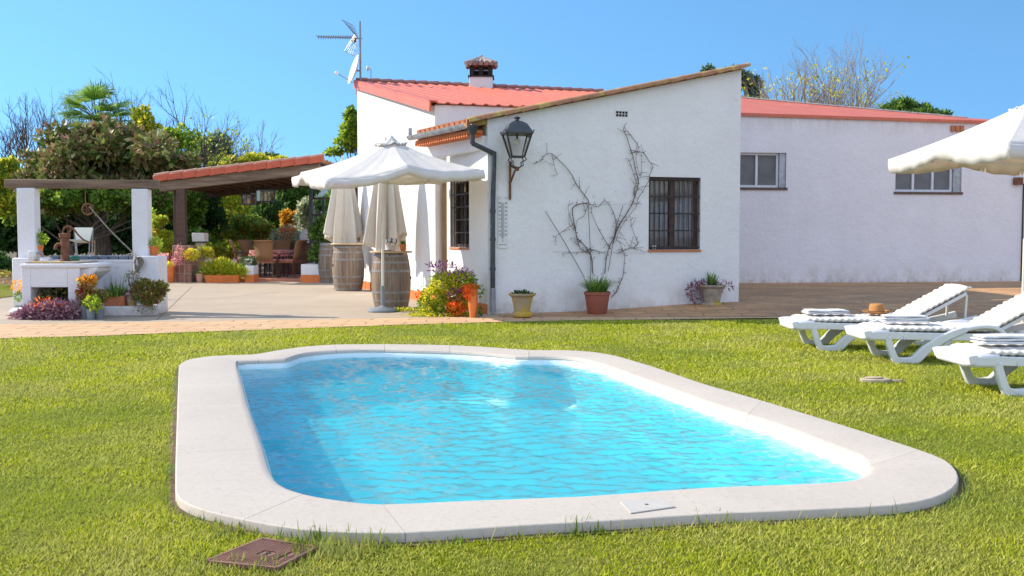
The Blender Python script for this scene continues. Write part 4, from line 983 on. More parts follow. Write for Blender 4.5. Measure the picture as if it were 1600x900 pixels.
# ---- bare climber
cl = thing('climbing_vine', tuple(onplane(933,486,W0,W1,.1)), 'bare leafless climber trained over the white front wall on thin canes', 'climber')
z5 = lambda x, y: (640+x/2.143, 90+y/2.143)
lines = [([(612,720),(605,660),(575,615),(560,600),(548,540),(545,510),(555,495),(575,488),(600,485),(575,450),(555,420),(540,390),(520,360),(498,342),(475,322),(455,328),(440,345),(415,355)], .013),
 ([(475,322),(480,350),(487,372),(495,395)], .006), ([(655,720),(657,690),(662,660),(672,630),(685,600),(690,560),(682,520),(668,490),(650,478),(632,498),(615,495),(600,485)], .011),
 ([(672,640),(655,610),(640,590),(625,560),(612,520),(610,495)], .008), ([(680,625),(690,590),(705,560),(725,525),(745,490),(758,450),(764,410),(757,370),(748,335),(738,300),(728,270),(718,240),(720,225)], .014),
 ([(745,322),(765,315),(785,322),(802,345),(815,368),(805,390),(800,410),(785,440),(765,470),(758,500),(740,525),(715,560),(700,590),(690,620)], .008),
 ([(695,655),(730,640),(755,632),(762,620),(755,595),(745,570),(740,545),(738,530)], .007), ([(675,800),(690,785),(705,760),(715,730),(720,690),(720,655),(700,640)], .010),
 ([(600,655),(575,640),(560,610),(556,580),(545,562),(520,575),(490,600)], .009), ([(650,655),(620,645),(590,650),(550,655),(510,655)], .006),
 ([(728,245),(745,270),(765,300),(758,330),(762,370),(772,400),(778,350),(775,320)], .007), ([(735,340),(745,380),(760,420),(748,440),(755,470)], .006), ([(770,645),(740,635),(715,600)], .004), ([(545,560),(535,530),(530,500),(545,488)], .007), ([(600,485),(585,530),(560,545),(560,600),(600,640),(605,655)], .006)]
mb = MB(); buds = MB(); rr = random.Random(5)
for pts, r in lines:
    q = []
    for x, y in pts: q.append(onplane(*z5(x+rr.uniform(-2,2), y+rr.uniform(-2,2)), W0, W1, .03+.02*rr.random()))
    # smooth with Catmull-like subdivision
    s_ = []
    for i in range(len(q)-1):
        a, b, c_, d_ = q[max(0,i-1)], q[i], q[i+1], q[min(len(q)-1,i+2)]
        for k in range(3):
            u_ = k/3; s_.append(.5*((2*b)+(c_-a)*u_+(2*a-5*b+4*c_-d_)*u_*u_+(3*b-a-3*c_+d_)*u_**3))
    s_.append(q[-1]); m = len(s_); mb.tube(s_, [r*.78*(1-.6*i/m) for i in range(m)], 6)
    for i in range(0, m, 2):
        if rr.random() < .30:
            dv = (Wi*rr.uniform(-1,1)+Z3*rr.uniform(-.4,1)).normalized()*rr.uniform(.08,.20); e = s_[i]+dv-Wn*.015; m_ = s_[i].lerp(e,.5)+Z3*rr.uniform(-.02,.02); buds.tube([s_[i], m_, e], [.0038,.003,.002], 4); buds.sphere(e, .007, 5, 4); buds.sphere(m_, .006, 5, 4)
        if rr.random() < .65:
            dv = (Wi*rr.uniform(-1,1)+Z3*rr.uniform(-.6,1)).normalized()*rr.uniform(.015,.06); e = s_[i]+dv-Wn*.01; buds.tube([s_[i], e], [.004,.003], 4); buds.sphere(e, .008, 5, 4)
st = mb.build('stem', MT['vine'], cl); buds.build('buds', MT['vine'], st)
mb = MB()
for pts in (((605,770),(607,700),(604,620),(598,490)), ((585,735),(520,620),(455,515)), ((665,715),(690,570),(715,495))):
    mb.tube([onplane(*z5(*a), W0, W1, .06) for a in pts], .0055, 6)
mb.build('canes', MT['cane'], cl)
mb = MB(); mb.tube([onplane(*z5(600,492), W0, W1, .02), onplane(*z5(770,490), W0, W1, .02)], .0015, 5); mb.tube([onplane(*z5(480,650), W0, W1, .02), onplane(*z5(790,655), W0, W1, .02)], .0015, 5); mb.build('wires', MT['steel'], cl)

# ---- flowering bush at the house corner + urn of orange flowers
p = G(700,494,.01); p = Vector((p.x-.05, 15.05, 0))
fb = thing('flowering_bush', (p.x, p.y, .005), 'low mixed bush of yellow-green leaves, purple spikes and orange flowers at the house corner', 'bush')
k_ = 15.05/F
c_ = lambda u, v, dy=0: (P(u,v,p.y+dy).x, p.y+dy, P(u,v,p.y+dy).z)
leaves('foliage', LM['yellow'], fb, [(c_(695,445),(.22,.24,.18)),(c_(676,465),(.18,.2,.15)),(c_(715,440),(.2,.25,.15)),(c_(700,478,-.05),(.28,.2,.10)),(c_(672,485,-.02),(.16,.18,.07)),(c_(725,470,-.05),(.16,.2,.12))], 5200, .045, .6, seed=21)
leaves('green_leaves', LM['green'], fb, [(c_(722,440,.1),(.2,.2,.16)),(c_(665,478,.05),(.12,.15,.12)),(c_(690,482,-.12),(.15,.1,.08))], 1200, .05, .5, seed=22)
leaves('purple_leaves', LM['mauve'], fb, [(c_(700,422),(.28,.18,.06)),(c_(722,430,-.1),(.13,.12,.08)),(c_(690,416),(.20,.15,.05)),(c_(712,455,-.22),(.08,.06,.05))], 200, .085, .22, up=.6, seed=23)
for q_, (a_, b_, n_) in enumerate(((c_(713,482,-.25),(.14,.08,.10),330),(c_(728,455,-.22),(.08,.08,.08),150),(c_(655,460),(.05,.05,.06),60))): leaves('orange_flowers', LM['orange'], fb, [(a_,b_)], n_, .035, .8, seed=24+q_*50)
leaves('brown_leaves', LM['brown'], fb, [(c_(715,462,-.2),(.16,.08,.10))], 420, .05, .4, seed=25)
p = G(739,495,.01); p.y = 14.62; p.x = (739-800)/F*14.62
t = pot((p.x,p.y,.01), .075, .42, 'jar', MT['terra_bright'], 'slim terracotta jar of orange flowers against the mixed corner bush')
leaves('flowers', LM['orange'], t, [((p.x-.02,p.y,.44),(.09,.09,.06)),((p.x-.06,p.y-.05,.36),(.07,.04,.08))], 260, .035, .8, seed=26)
leaves('leaves', LM['green'], t, [((p.x+.05,p.y+.02,.40),(.09,.09,.08)),((p.x+.06,p.y,.1),(.07,.05,.06))], 220, .045, .5, seed=27)
leaves('ground_creeper', LM['yellow'], None, [((G(640,483).x,15.9,.02),(.35,.2,.03)),((G(690,492).x,14.95,.02),(.5,.25,.04))], 2600, .03, .7, seed=28)
tag(bpy.data.objects['ground_creeper'], kind='stuff'); bpy.data.objects['ground_creeper']['label'] = 'yellow-green creeper spilling over the patio edge below the bush'
# terracotta jar on the sunny wall behind the barrel
p = G(645,462); t = pot(p, .085, .42, 'jar', MT['terra_bright'], 'orange flowering jar against the sunny wall behind the near barrel')
leaves('flowers', LM['orange'], t, [((p.x,p.y,.45),(.08,.08,.08)),((p.x+.02,p.y-.05,.33),(.07,.04,.1))], 260, .04, .8, seed=29)
p = G(573,447); t = pot((p.x,p.y,.006), .12, .30, 'plain', MT['terra'], 'small terracotta pot with grey-green sprigs between the barrels')
leaves('plant', LM['grey'], t, [((p.x,p.y,.50),(.13,.13,.22))], 260, .06, .3, seed=30)

# ---- barrels
def barrel(loc, hgt, label, top=True, rz=0):
    t = thing('wine_barrel', (0,0,0), label, 'barrel', 'old wine barrels used as patio tables')
    rb, rm = .265, .325; N = 12; pr = []
    for i in range(N+1):
        z = i/N; pr.append((rb+(rm-rb)*(1-(2*z-1)**2)**.9, z*.93))
    pr2 = [(0,.02),(rb-.025,.02),(rb-.02,0)]+pr+[(rb-.02,.93),(rb-.025,.90),(0,.90)]
    mb = MB(); mb.lathe(pr2, (0,0,0), 56); mb.build('staves', MT['oak'], t, angle=50)
    for z0, z1 in ((.01,.06),(.13,.165),(.27,.31),(.62,.66),(.765,.80),(.87,.92)):
        R2 = lambda z: rb+(rm-rb)*(1-(2*z/.93-1)**2)**.9+.004
        mb = MB(); mb.lathe([(R2(z0)-.006,z0),(R2(z0),z0+.001),(R2((z0+z1)/2),(z0+z1)/2),(R2(z1),z1-.001),(R2(z1)-.006,z1)], (0,0,0), 48); mb.build('hoop', MT['hoop'], t)
    mb = MB(); a = math.radians(-152); R2 = rm-.002; mb.tube([(R2*math.cos(a), R2*math.sin(a), .52),((R2+.012)*math.cos(a),(R2+.012)*math.sin(a),.52)], .022, 12); mb.build('bung_hole', MT['darkhole'], t)
    if top:
        mb = MB(); mb.lathe([(0,.935),(.345,.935),(.35,.942),(.35,.958),(.345,.965),(0,.965)], (0,0,0), 40); mb.build('table_top', MT['plank'], t)
        mb = MB(); mb.box(-.30,.30,-.04,.04,.90,.934); mb.build('batten', MT['plank'], t)
    s_ = hgt/.965; t.location = loc; t.rotation_euler = (0,0,rz); t.scale = (s_,)*3; return t
pc = G(608,485,.006); bC = barrel((pc.x, pc.y+.3, .006), .96, 'weathered wine barrel table nearest the camera, set with cups and a little potted plant', rz=math.radians(150))
pb = G(541,455,.006); bB = barrel((pb.x, pb.y+.3, .006), 1.05, 'weathered wine barrel table behind the parasol pole with an empty plank top')
pa = G(516,442,.006); bA = barrel((pa.x, pa.y+.3, .006), 1.08, 'topless wine barrel partly hidden behind another barrel', top=False)
# things on the near barrel
zt = .006+.96; bx, by = bC.location.x, bC.location.y
def onb(u): return (u-800)/F*by
def cup(x, y, z, label, h=.10, r=.035, glass=False, name='cup'):
    t = thing(name, (x,y,z), label, name, None)
    mb = MB(); mb.lathe([(0,0),(r*.7,0),(r*.8,.006),(r,h*.5),(r,h),(r*.92,h),(r*.88,h*.5),(0,.01)], (x,y,z), 18); mb.build('body', MT['glass'] if glass else MT['whiteshoe'], t)
    return t
mb = MB(); x = onb(602); y = by-.05; mb.lathe([(0,zt),(.05,zt),(.13,zt+.008),(.14,zt+.02),(.13,zt+.018),(.05,zt+.008),(0,zt+.008)], (x,y,0), 28); tag(mb.build('saucer', MT['whiteshoe']), 'white oval plate lying on the near barrel table', 'plate')
# wine glass and carafe
def wineglass(x, y, z, label, s_=1):
    t = thing('wine_glass', (x,y,z), label, 'wine glass'); pr = [(0,0),(.035,0),(.036,.003),(.006,.010),(.005,.09),(.02,.10),(.042,.13),(.045,.16),(.036,.20),(.034,.20),(.042,.16),(.038,.13),(.0,.105)]
    mb = MB(); mb.lathe([(a*s_,b*s_) for a, b in pr], (x,y,z), 20); mb.build('bowl', MT['glass'], t); return t
wineglass(onb(610), by-.10, zt+.02, 'clear wine glass standing on the white plate of the near barrel')
wineglass(onb(616), by+.03, zt, 'clear wine glass between the white plate and the little potted plant', 1.05)
t = cup(onb(606), by+.06, zt, 'white jug with orange pattern on the near barrel table', .19, .05, name='jug')
mb = MB(); mb.tube([(onb(606)+.05,by+.06,zt+.15),(onb(606)+.085,by+.06,zt+.14),(onb(606)+.085,by+.06,zt+.07),(onb(606)+.05,by+.06,zt+.05)], .007, 6); mb.build('handle', MT['whiteshoe'], t)
leaves('printed_flower', LM['orange'], t, [((onb(606),by+.06-.052,zt+.12),(.02,.004,.03))], 14, .02, .8, seed=31)
p = (onb(630), by-.02, zt); t = pot(p, .06, .11, 'plain', MT['terra_bright'], 'tiny terracotta pot with a spiky green plant on the near barrel')
blades('plant', LM['green'], t, (p[0],p[1],p[2]+.095), 70, .035, .11, .07, 33, .014)

# ---- open parasol
def canopy(name, apex, corners, mids, mat, parent, valance, thick=.0025, sag=.10, folds=0, seed=1, dip_=.055):
    """square canopy: apex, 4 corners (in order) and 4 mid-edge points; panels sag between the ribs; scalloped hanging valance"""
    ring_ = []
    for i in range(4): ring_ += [Vector(corners[i]), Vector(mids[i])]
    ap = Vector(apex); n = 10; m = 22; top = []
    for i in range(8):
        a, b = ring_[i], ring_[(i+1) % 8]
        for j in range(m):
            t = j/m; row = []
            for k in range(1, n+1):
                s_ = k/n; q = ap.lerp(a.lerp(b, t), s_); q = q-Z3*sag*math.sin(math.pi*t)*s_*s_ - Z3*dip_*math.sin(math.pi*s_)
                nz = .006*math.sin(23*t+5*s_+i)*s_*math.sin(math.pi*t); q = q+Z3*nz; row.append(q)
            top.append(row)
    N = len(top); mb = MB(); mb.v.append(tuple(ap))
    for row in top: mb.v += [tuple(q) for q in row]
    idx_ = lambda c_, k: 1+(c_ % N)*n+(k-1)
    for c_ in range(N):
        mb.f.append((0, idx_(c_,1), idx_(c_+1,1)))
        for k in range(1, n): mb.f.append((idx_(c_,k), idx_(c_,k+1), idx_(c_+1,k+1), idx_(c_+1,k)))
    o = mb.build(name, mat, parent, angle=11); s2 = o.modifiers.new('thickness', 'SOLIDIFY'); s2.thickness = thick
    mb = MB(); r_ = random.Random(seed)
    for c_, row in enumerate(top):
        e = row[-1]; d = (e-ap); d.z = 0; d.normalize(); f = math.sin(c_*1.15+seed)*.35+math.sin(c_*.47)*.25; g_ = math.sin(c_*.21+seed)
        dip = valance*(1+.05*g_); mb.v += [tuple(e+d*.004), tuple(e+d*(.012+.022*f)-Z3*dip*.5), tuple(e+d*(.0+.045*f)-Z3*dip)]
    for c_ in range(N):
        for k in range(2): mb.f.append((3*c_+k, 3*c_+k+1, 3*((c_+1)%N)+k+1, 3*((c_+1)%N)+k))
    v = mb.build('valance', mat, o, angle=80); s2 = v.modifiers.new('thickness', 'SOLIDIFY'); s2.thickness = thick
    return o, ring_
PX, PY = -2.06, 15.8
par = thing('parasol', (PX,PY,.006), 'open white square parasol beside the near barrel on a grey round base', 'parasol', 'white patio parasols')
A_ = P(510,281,14.6); B_ = P(756,266,14.95); L_ = P(456,277,16.9); R4 = Vector((A_.x+ (B_.x-A_.x)+(L_.x-A_.x), B_.y+L_.y-A_.y, A_.z+.22))
apx = P(612,218,PY); ctr = (A_+B_+L_+R4)/4
mid = lambda a, b, dz=.10: (a+b)/2+Z3*dz+((a+b)/2-ctr).to_2d().to_3d().normalized()*.10
cano, ring_ = canopy('canopy', apx, [A_, B_, R4, L_], [mid(A_,B_,.13), mid(B_,R4), mid(R4,L_), mid(L_,A_,.10)], MT['canvas'], par, .13, sag=.07, seed=2)
# vent cap at the apex
capr = [apx+(q-apx)*.17+Z3*.045 for q in ring_]; cap_, _ = canopy('vent_cap', apx+Z3*.075, [capr[0],capr[2],capr[4],capr[6]], [capr[1],capr[3],capr[5],capr[7]], MT['canvas'], par, .03, sag=.03)
mb = MB(); mb.tube([(PX,PY,.02),(PX,PY,.42)], .034, 14); mb.build('base_sleeve', MT['greyplastic'], par)
mb = MB(); mb.tube([(PX,PY,.40),(PX+.005,PY,1.3),(apx.x,apx.y,apx.z+.05)], .022, 14); mb.build('pole', MT['polewhite'], par)
mb = MB(); mb.lathe([(0,0),(.235,0),(.245,.012),(.24,.035),(.21,.055),(.08,.075),(.045,.10),(0,.10)], (PX,PY,.006), 40); mb.build('base', MT['greyplastic'], par)
mb = MB(); hub = Vector((apx.x, apx.y, apx.z-.10)); low = Vector((PX, PY, apx.z-.62))
mb2 = MB()
for q in ring_:
    e = hub.lerp(q, .98)-Z3*.02; rb = MB(); rb.tube([hub, hub.lerp(e,.5)-Z3*.045, e], .009, 6); r_o = rb.build('rib', MT['polewhite'], par); sb = MB(); sb.tube([low, hub.lerp(q,.5)-Z3*.07], .007, 6); sb.build('strut', MT['polewhite'], r_o)
mb2.tube([low-Z3*.05, low+Z3*.05], .04, 12); mb2.build('runner', MT['greyplastic'], par)
# faint pink print on the valance (illegible in the photograph)
fd = (L_-A_).normalized()
for i, w_ in enumerate((.05,.03,.045,.03,.05,.04)):
    q0 = P(522+i*4.6,289,14.55); 
    mb = MB(); mb.tube([q0, q0+Vector((w_*.6,.0,.004)), q0+Vector((w_*.75,0,.018)), q0+Vector((w_*.3,0,.02)), q0+Vector((0,0,.012))], .0022, 5); mb.build('valance_print', MT['pinktext'], par)

# ---- folded parasols
def folded(name, u, vt, vb, wt_, wb_, Y, label, seed, top_=.85):
    q = P(u, vb, Y); X = q.x; zb = q.z; zt = P(u, vt, Y).z+top_; t = thing(name, (X,Y,.006), label, 'parasol', 'white patio parasols')
    mb = MB(); mb.tube([(X,Y,.02),(X,Y,zt+.05)], .02, 12); mb.build('pole', MT['polewhite'], t)
    mb = MB(); mb.lathe([(0,0),(.22,0),(.23,.012),(.22,.05),(.05,.08),(0,.08)], (X,Y,.006), 32); mb.build('base', MT['greyplastic'], t)
    n = 96; m = 22; mb = MB(); k1 = (wb_/F*Y)/2; k0 = (wt_/F*Y)/2
    for j in range(m+1):
        s_ = j/m
        for i in range(n):
            a = 2*math.pi*i/n; lobes = .30*math.sin(7*a+seed)+.16*math.sin(11*a+seed*2+s_*1.5)+.10*math.sin(17*a+3*s_)
            rad = (.03+(k0-.03)*min(1, s_*3)) if s_ < .33 else k0+(k1-k0)*((s_-.33)/.67)**.9
            rr_ = rad*(.78+lobes*min(1, .25+s_)*.9); low_ = zb+.20*math.sin(2*a+seed)*1.0*s_**3+.07*math.sin(5*a+seed)*s_**3
            z = zt+(low_-zt)*s_; mb.v.append((X+rr_*math.cos(a), Y+rr_*math.sin(a), z))
    for j in range(m):
        for i in range(n): mb.f.append((j*n+i, j*n+(i+1)%n, (j+1)*n+(i+1)%n, (j+1)*n+i))
    o = mb.build('folded_canopy', MT['canvas_old'], t, angle=180); md = o.modifiers.new('thickness', 'SOLIDIFY'); md.thickness = .004
    mb = MB(); mb.tube([(X,Y,zb+.28*(zt-zb)),(X,Y,zt-.02)], k0*.35, 12)
    mb = MB(); mb.tube([(X-.01,Y,zb+.25),(X,Y,zt-.05)], .03, 8); mb.build('rib_bundle', MT['polewhite'], t)
    return t
folded('folded_parasol', 536, 290, 380, 36, 60, 22.9, 'folded ivory parasol hanging limp behind the barrel with the empty top', 1.0, .62)
folded('folded_parasol', 604, 290, 385, 40, 64, 18.6, 'folded ivory parasol directly behind the near barrel table', 2.4)

# ---- parasol on the right, above the loungers
QX, QY = 6.2, 12.0
par2 = thing('parasol', (QX,QY,0), 'open white parasol reaching in from the right edge above the sun loungers', 'parasol', 'white patio parasols')
a2 = P(1600,160,QY); a2.x = QX
cL = Vector((4.87,12.9,2.2)); cN = Vector((5.32,10.7,2.2)); cR = Vector((2*QX-cL.x, 2*QY-cL.y, cL.z)); cF = Vector((2*QX-cN.x, 2*QY-cN.y, cL.z))
ct2 = Vector((QX,QY,cL.z)); mid2 = lambda a, b: (a+b)/2+Z3*.09+((a+b)/2-ct2).to_2d().to_3d().normalized()*.06
cn2, rg2 = canopy('canopy', a2, [cN, cR, cF, cL], [mid2(cN,cR), mid2(cR,cF), mid2(cF,cL), mid2(cL,cN)], MT['canvas'], par2, .17, sag=.05, seed=5, dip_=.03)
capr = [a2+(q-a2)*.13+Z3*.02 for q in rg2]; canopy('vent_cap', a2+Z3*.05, [capr[0],capr[2],capr[4],capr[6]], [capr[1],capr[3],capr[5],capr[7]], MT['canvas'], par2, .03, sag=.02)
mb = MB(); mb.tube([(QX,QY,.02),(QX,QY,a2.z+.12)], .024, 14); mb.sphere((QX,QY,a2.z+.14), .03); mb.build('pole', MT['polewhite'], par2)
mb = MB(); mb.lathe([(0,0),(.28,0),(.29,.015),(.27,.06),(.06,.10),(0,.10)], (QX,QY,.0), 36); mb.build('base', MT['greyplastic'], par2)
for q in rg2:
    mb = MB(); hb2 = a2-Z3*.08; e = hb2.lerp(q,.98)-Z3*.02; mb.tube([hb2, hb2.lerp(e,.5)-Z3*.05, e], .010, 6); mb.build('rib', MT['polewhite'], par2)
mrg = [cL.lerp(cN, t_)+Z3*(-.12) for t_ in (.30,.34,.38,.42,.46,.55,.6)]
od = (cN-cL).cross(Z3).normalized(); od = od if od.y < 0 else -od
for i, q in enumerate(mrg):
    mb = MB(); q = q+od*.03+Z3*.04*math.sin(i); mb.tube([q, q+Vector((.02,0,.03)), q+Vector((.035,0,.0))], .003, 5); mb.build('valance_print', MT['pinktext'], par2)

# ---- sun loungers
def side_profile():
    """outline polygons (x,z) of one moulded side frame, as thick bars along paths: list of (path, half thickness)"""
    rail = [(.0,.265),(.06,.275),(.30,.262),(.6,.255),(.95,.25),(1.3,.25),(1.55,.26),(1.75,.30),(1.93,.345)]
    leg = [(.215,.255),(.235,.18),(.28,.06),(.33,.018),(.45,.018),(.51,.06),(.58,.13),(.72,.225),(.86,.292),(1.0,.335),(1.12,.348),(1.22,.338),(1.29,.30),(1.33,.25)]
    inner_ = [(.58,.235),(.52,.18),(.46,.10),(.44,.04)]
    rear = [(1.42,.245),(1.45,.14),(1.49,.03),(1.56,.018),(1.61,.05),(1.66,.15),(1.72,.26)]
    return rail, leg, rear
def ribbon(mb, path, th_, y0, y1, taper=None):
    """flat bar of thickness th_ in the x-z plane between y0 and y1"""
    n = len(path); vs = []
    for i, (x, z) in enumerate(path):
        a = path[max(0,i-1)]; b = path[min(n-1,i+1)]; d = Vector((b[0]-a[0], b[1]-a[1])).normalized(); nn = Vector((-d.y, d.x))*(taper[i] if taper else th_)/2
        vs += [(x+nn.x,y0,z+nn.y),(x-nn.x,y0,z-nn.y),(x-nn.x,y1,z-nn.y),(x+nn.x,y1,z+nn.y)]
    fs = [(4*i+k, 4*i+(k+1)%4, 4*i+4+(k+1)%4, 4*i+4+k) for i in range(n-1) for k in range(4)]+[(3,2,1,0),(4*n-4,4*n-3,4*n-2,4*n-1)]
    mb.add(vs, fs)
def cr(path, k=4):
    out = []
    for i in range(len(path)-1):
        a, b, c_, d_ = [Vector(path[j]) for j in (max(0,i-1), i, i+1, min(len(path)-1,i+2))]
        for q in range(k):
            u_ = q/k; out.append(tuple(.5*((2*b)+(c_-a)*u_+(2*a-5*b+4*c_-d_)*u_*u_+(3*b-a-3*c_+d_)*u_**3)))
    out.append(tuple(path[-1])); return out
def lounger(label, back=29):
    t = thing('sun_lounger', (0,0,0), label, 'sun lounger', 'white sun loungers on the lawn')
    rail, leg, rear = side_profile(); W_ = .62
    for y0 in (0, W_-.05):
        mb = MB(); ribbon(mb, cr(rail), .07, y0, y0+.05); mb.build('side_rail', MT['resin'], t, bevel=.012)
        mb = MB(); lp = cr(leg); nL = len(lp); ribbon(mb, lp, .055, y0-.012, y0+.045, [.065+.03*math.sin(math.pi*min(1, max(0, (i/nL-.15)/.5))) - (.025 if i/nL > .65 else 0) for i in range(nL)]); mb.build('front_leg', MT['resin'], t, bevel=.012)
        mb = MB(); ribbon(mb, cr(rear), .055, y0-.005, y0+.04); mb.build('rear_leg', MT['resin'], t, bevel=.012)
        # web filling the rail-leg corner
    # rounded foot apron
    mb = MB(); poly = [(.22,0-.012),(.22,W_+.012)]+[(.06+.0*math.cos(a),0) for a in ()]
    pts = [(.24,-.012)]
    for k in range(13):
        a = -math.pi/2-math.pi/2*k/12; pts.append((.10+.115*math.cos(a), .11+.122*math.sin(a)))
    for k in range(13):
        a = math.pi-math.pi/2*k/12; pts.append((.10+.115*math.cos(a), W_-.11+.122*math.sin(a)))
    pts.append((.24, W_+.012)); mb.prism(pts[::-1] if False else ccw_xy(pts), .215, .315); mb.build('foot_board', MT['resin'], t, bevel=.022)
    mb = MB()
    for i in range(17):
        x = .27+i*.062; mb.box(x, x+.045, .05, W_-.05, .262, .278)
    mb.build('seat_slats', MT['resin'], t)
    hx, hz = 1.24, .285; a = math.radians(back); ca, sa = math.cos(a), math.sin(a); Lb = .66
    mb = MB(); pb_ = lambda s_, o_: (hx+ca*s_-sa*o_, hz+sa*s_+ca*o_)
    ribbon(mb, [pb_(0,0), pb_(Lb,0)], .035, .05, .09); ribbon(mb, [pb_(0,0), pb_(Lb,0)], .035, W_-.09, W_-.05)
    for i in range(10):
        s_ = .04+i*.066; ribbon(mb, [pb_(s_,0), pb_(s_+.045,0)], .018, .09, W_-.09)
    mb.build('backrest', MT['resin'], t, bevel=.004)
    mb = MB(); e = pb_(Lb*.97,-.01)
    for y in (.06, W_-.08):
        mb = MB(); ribbon(mb, [(e[0]+.02,e[1]), (e[0]+.01,.33)], .022, y, y+.02); mb.build('backrest_prop', MT['polewhite'], t)
    # cushion
    mb = MB(); n = 120; m = 26; top = []; tot = 1.16+.70
    def spine(s_):
        if s_ < 1.14: return Vector((.10+s_, .290+.0*s_)), Vector((1,0))
        q = s_-1.14; p_ = pb_(q+.02, .02); return Vector(p_), Vector((ca, sa))
    for i in range(n+1):
        s_ = tot*i/n; c2, d2 = spine(s_); bl = max(0, 1-abs(s_-1.14)/.08)
        nrm = Vector((-d2.y, d2.x)).lerp(Vector((-math.sin(a/2), math.cos(a/2))), bl*.5); seg = abs(math.sin(math.pi*s_/.115)); endf = min(1, min(s_, tot-s_)/.05+.25)
        hT = (.058+.007*seg)*endf; wd = (W_/2-.015)*(1-.015*(1-seg))*(1 if min(s_,tot-s_) > .06 else .88+.12*min(s_,tot-s_)/.06)
        for j in range(m):
            u_ = 2*math.pi*j/m; yy = math.copysign(abs(math.cos(u_))**.7, math.cos(u_))*wd; o_ = math.sin(u_); zz = hT*(.5+.5*math.copysign(abs(o_)**.75, o_))
            pk = .007*math.sin(s_*95)*abs(math.cos(u_))**3; tuft = 1-.22*abs(math.sin(math.pi*(yy/wd*1.5)))**.0*(1 if o_ > 0 else 0)*(1-abs(math.sin(math.pi*yy/wd*1.5))**.5)
            q = c2+nrm*(zz*tuft+pk); mb.v.append((q.x, W_/2+yy*(1+pk*2), q.y))
    for i in range(n):
        for j in range(m): mb.f.append((i*m+j, i*m+(j+1)%m, (i+1)*m+(j+1)%m, (i+1)*m+j))
    mb.f += [tuple(range(m)), tuple(range(n*m+m-1, n*m-1, -1))]
    cu = mb.build('cushion', MT['cushion'], t, angle=180)
    mb = MB()
    for i in range(6):
        for y in (.2, .42): mb.sphere((.10+.155*(i+1)-.0, y, .290+.045), .012, 8, 6, (1,1,.5))
    mb.build('buttons', MT['cushion'], cu)
    mb = MB(); mb.tube([(.35,.04,.285),(.36,.0,.26),(.37,-.01,.22)], .004, 5); mb.build('tie', MT['cushion'], cu)
    return t
def ccw_xy(p):
    a = sum(p[i][0]*p[(i+1)%len(p)][1]-p[(i+1)%len(p)][0]*p[i][1] for i in range(len(p))); return p if a > 0 else p[::-1]
L1 = lounger('farthest white sun lounger, holding a hat and a towel on its cream cushion')
L2 = copy_tree(L1); tag(L2, 'white sun lounger in the middle of the three, towel near its foot end')
L3 = copy_tree(L1); tag(L3, 'white sun lounger nearest the camera, cut off by the right edge of the photo')
spots = ((L1, 2.96, 10.42, -2, 1.0), (L2, 3.35, 9.38, -1.5, 1.0), (L3, 3.44, 7.42, 1, 1.0))
for L, x, y, rz, s_ in spots: L.location = (x,y,0); L.rotation_euler = (0,0,math.radians(rz))
def towel(lx, x, y, z, rz, Ln, W2, H2, label, rolls=2, seed=1):
    M_ = Matrix.Translation((lx[1],lx[2],0)) @ Matrix.Rotation(math.radians(lx[3]), 4, 'Z') @ Matrix.Translation((x,y,z)) @ Matrix.Rotation(math.radians(rz), 4, 'Z')
    t = thing('folded_towel', tuple(M_ @ Vector((0,0,0))), label, 'towel', 'white towels laid on the loungers')
    lay = 3
    for q in range(lay):
        mb = MB(); n = 20; m = 16; h = H2/lay; sh = (1-.03*q)
        for i in range(n+1):
            s_ = -.5+i/n; e_ = (1-abs(2*s_)**8)**.25 if abs(2*s_) < 1 else .45
            e_ = max(.45, e_)
            for j in range(m):
                u_ = 2*math.pi*j/m; yy = math.copysign(abs(math.cos(u_))**.4, math.cos(u_))*W2/2*sh; zz = h*(q+.5)+math.copysign(abs(math.sin(u_))**.6, math.sin(u_))*h*.5*e_
                mb.v.append(tuple(M_ @ Vector((s_*Ln*sh+.006*math.sin(3*q+yy*20), yy+.004*math.sin(s_*30+q+seed), zz+.002*math.sin(s_*9+q*2+seed)))))
        for i in range(n):
            for j in range(m): mb.f.append((i*m+j, i*m+(j+1)%m, (i+1)*m+(j+1)%m, (i+1)*m+j))
        mb.f += [tuple(range(m)), tuple(range(n*m+m-1, n*m-1, -1))]; mb.build('fold', MT['towel'], t, angle=60)
    return t
towel(spots[0], .42, .30, .372, 3, .46, .24, .045, 'folded white towel at the foot of the farthest lounger', seed=1)
towel(spots[1], .46, .26, .372, -2, .44, .16, .07, 'rolled-up white towel at the foot of the middle lounger', seed=2)
towel(spots[2], .40, .26, .372, 2, .46, .20, .07, 'thick folded white towel on the lounger cut off by the right edge', seed=4)
M_ = Matrix.Translation((2.96,10.42,0)) @ Matrix.Translation((.99,.30,.367)); h0 = M_ @ Vector((0,0,0))
hat = thing('hat', tuple(h0), 'tan felt hat lying on the middle of the farthest lounger', 'hat')
mb = MB(); mb.lathe([(0,.0),(.09,.0),(.135,.012),(.165,.030),(.168,.036),(.135,.020),(.094,.014),(.088,.03),(.082,.085),(.075,.105),(.05,.112),(.02,.098),(0,.094)], tuple(h0), 36, sx=.9, sy=1.1); mb.build('crown_and_brim', MT['felt'], hat, angle=60)
mb = MB(); mb.lathe([(.0925,.015),(.0905,.034)], tuple(h0), 36, sx=.9, sy=1.1); mb.build('band', MT['black'], hat)

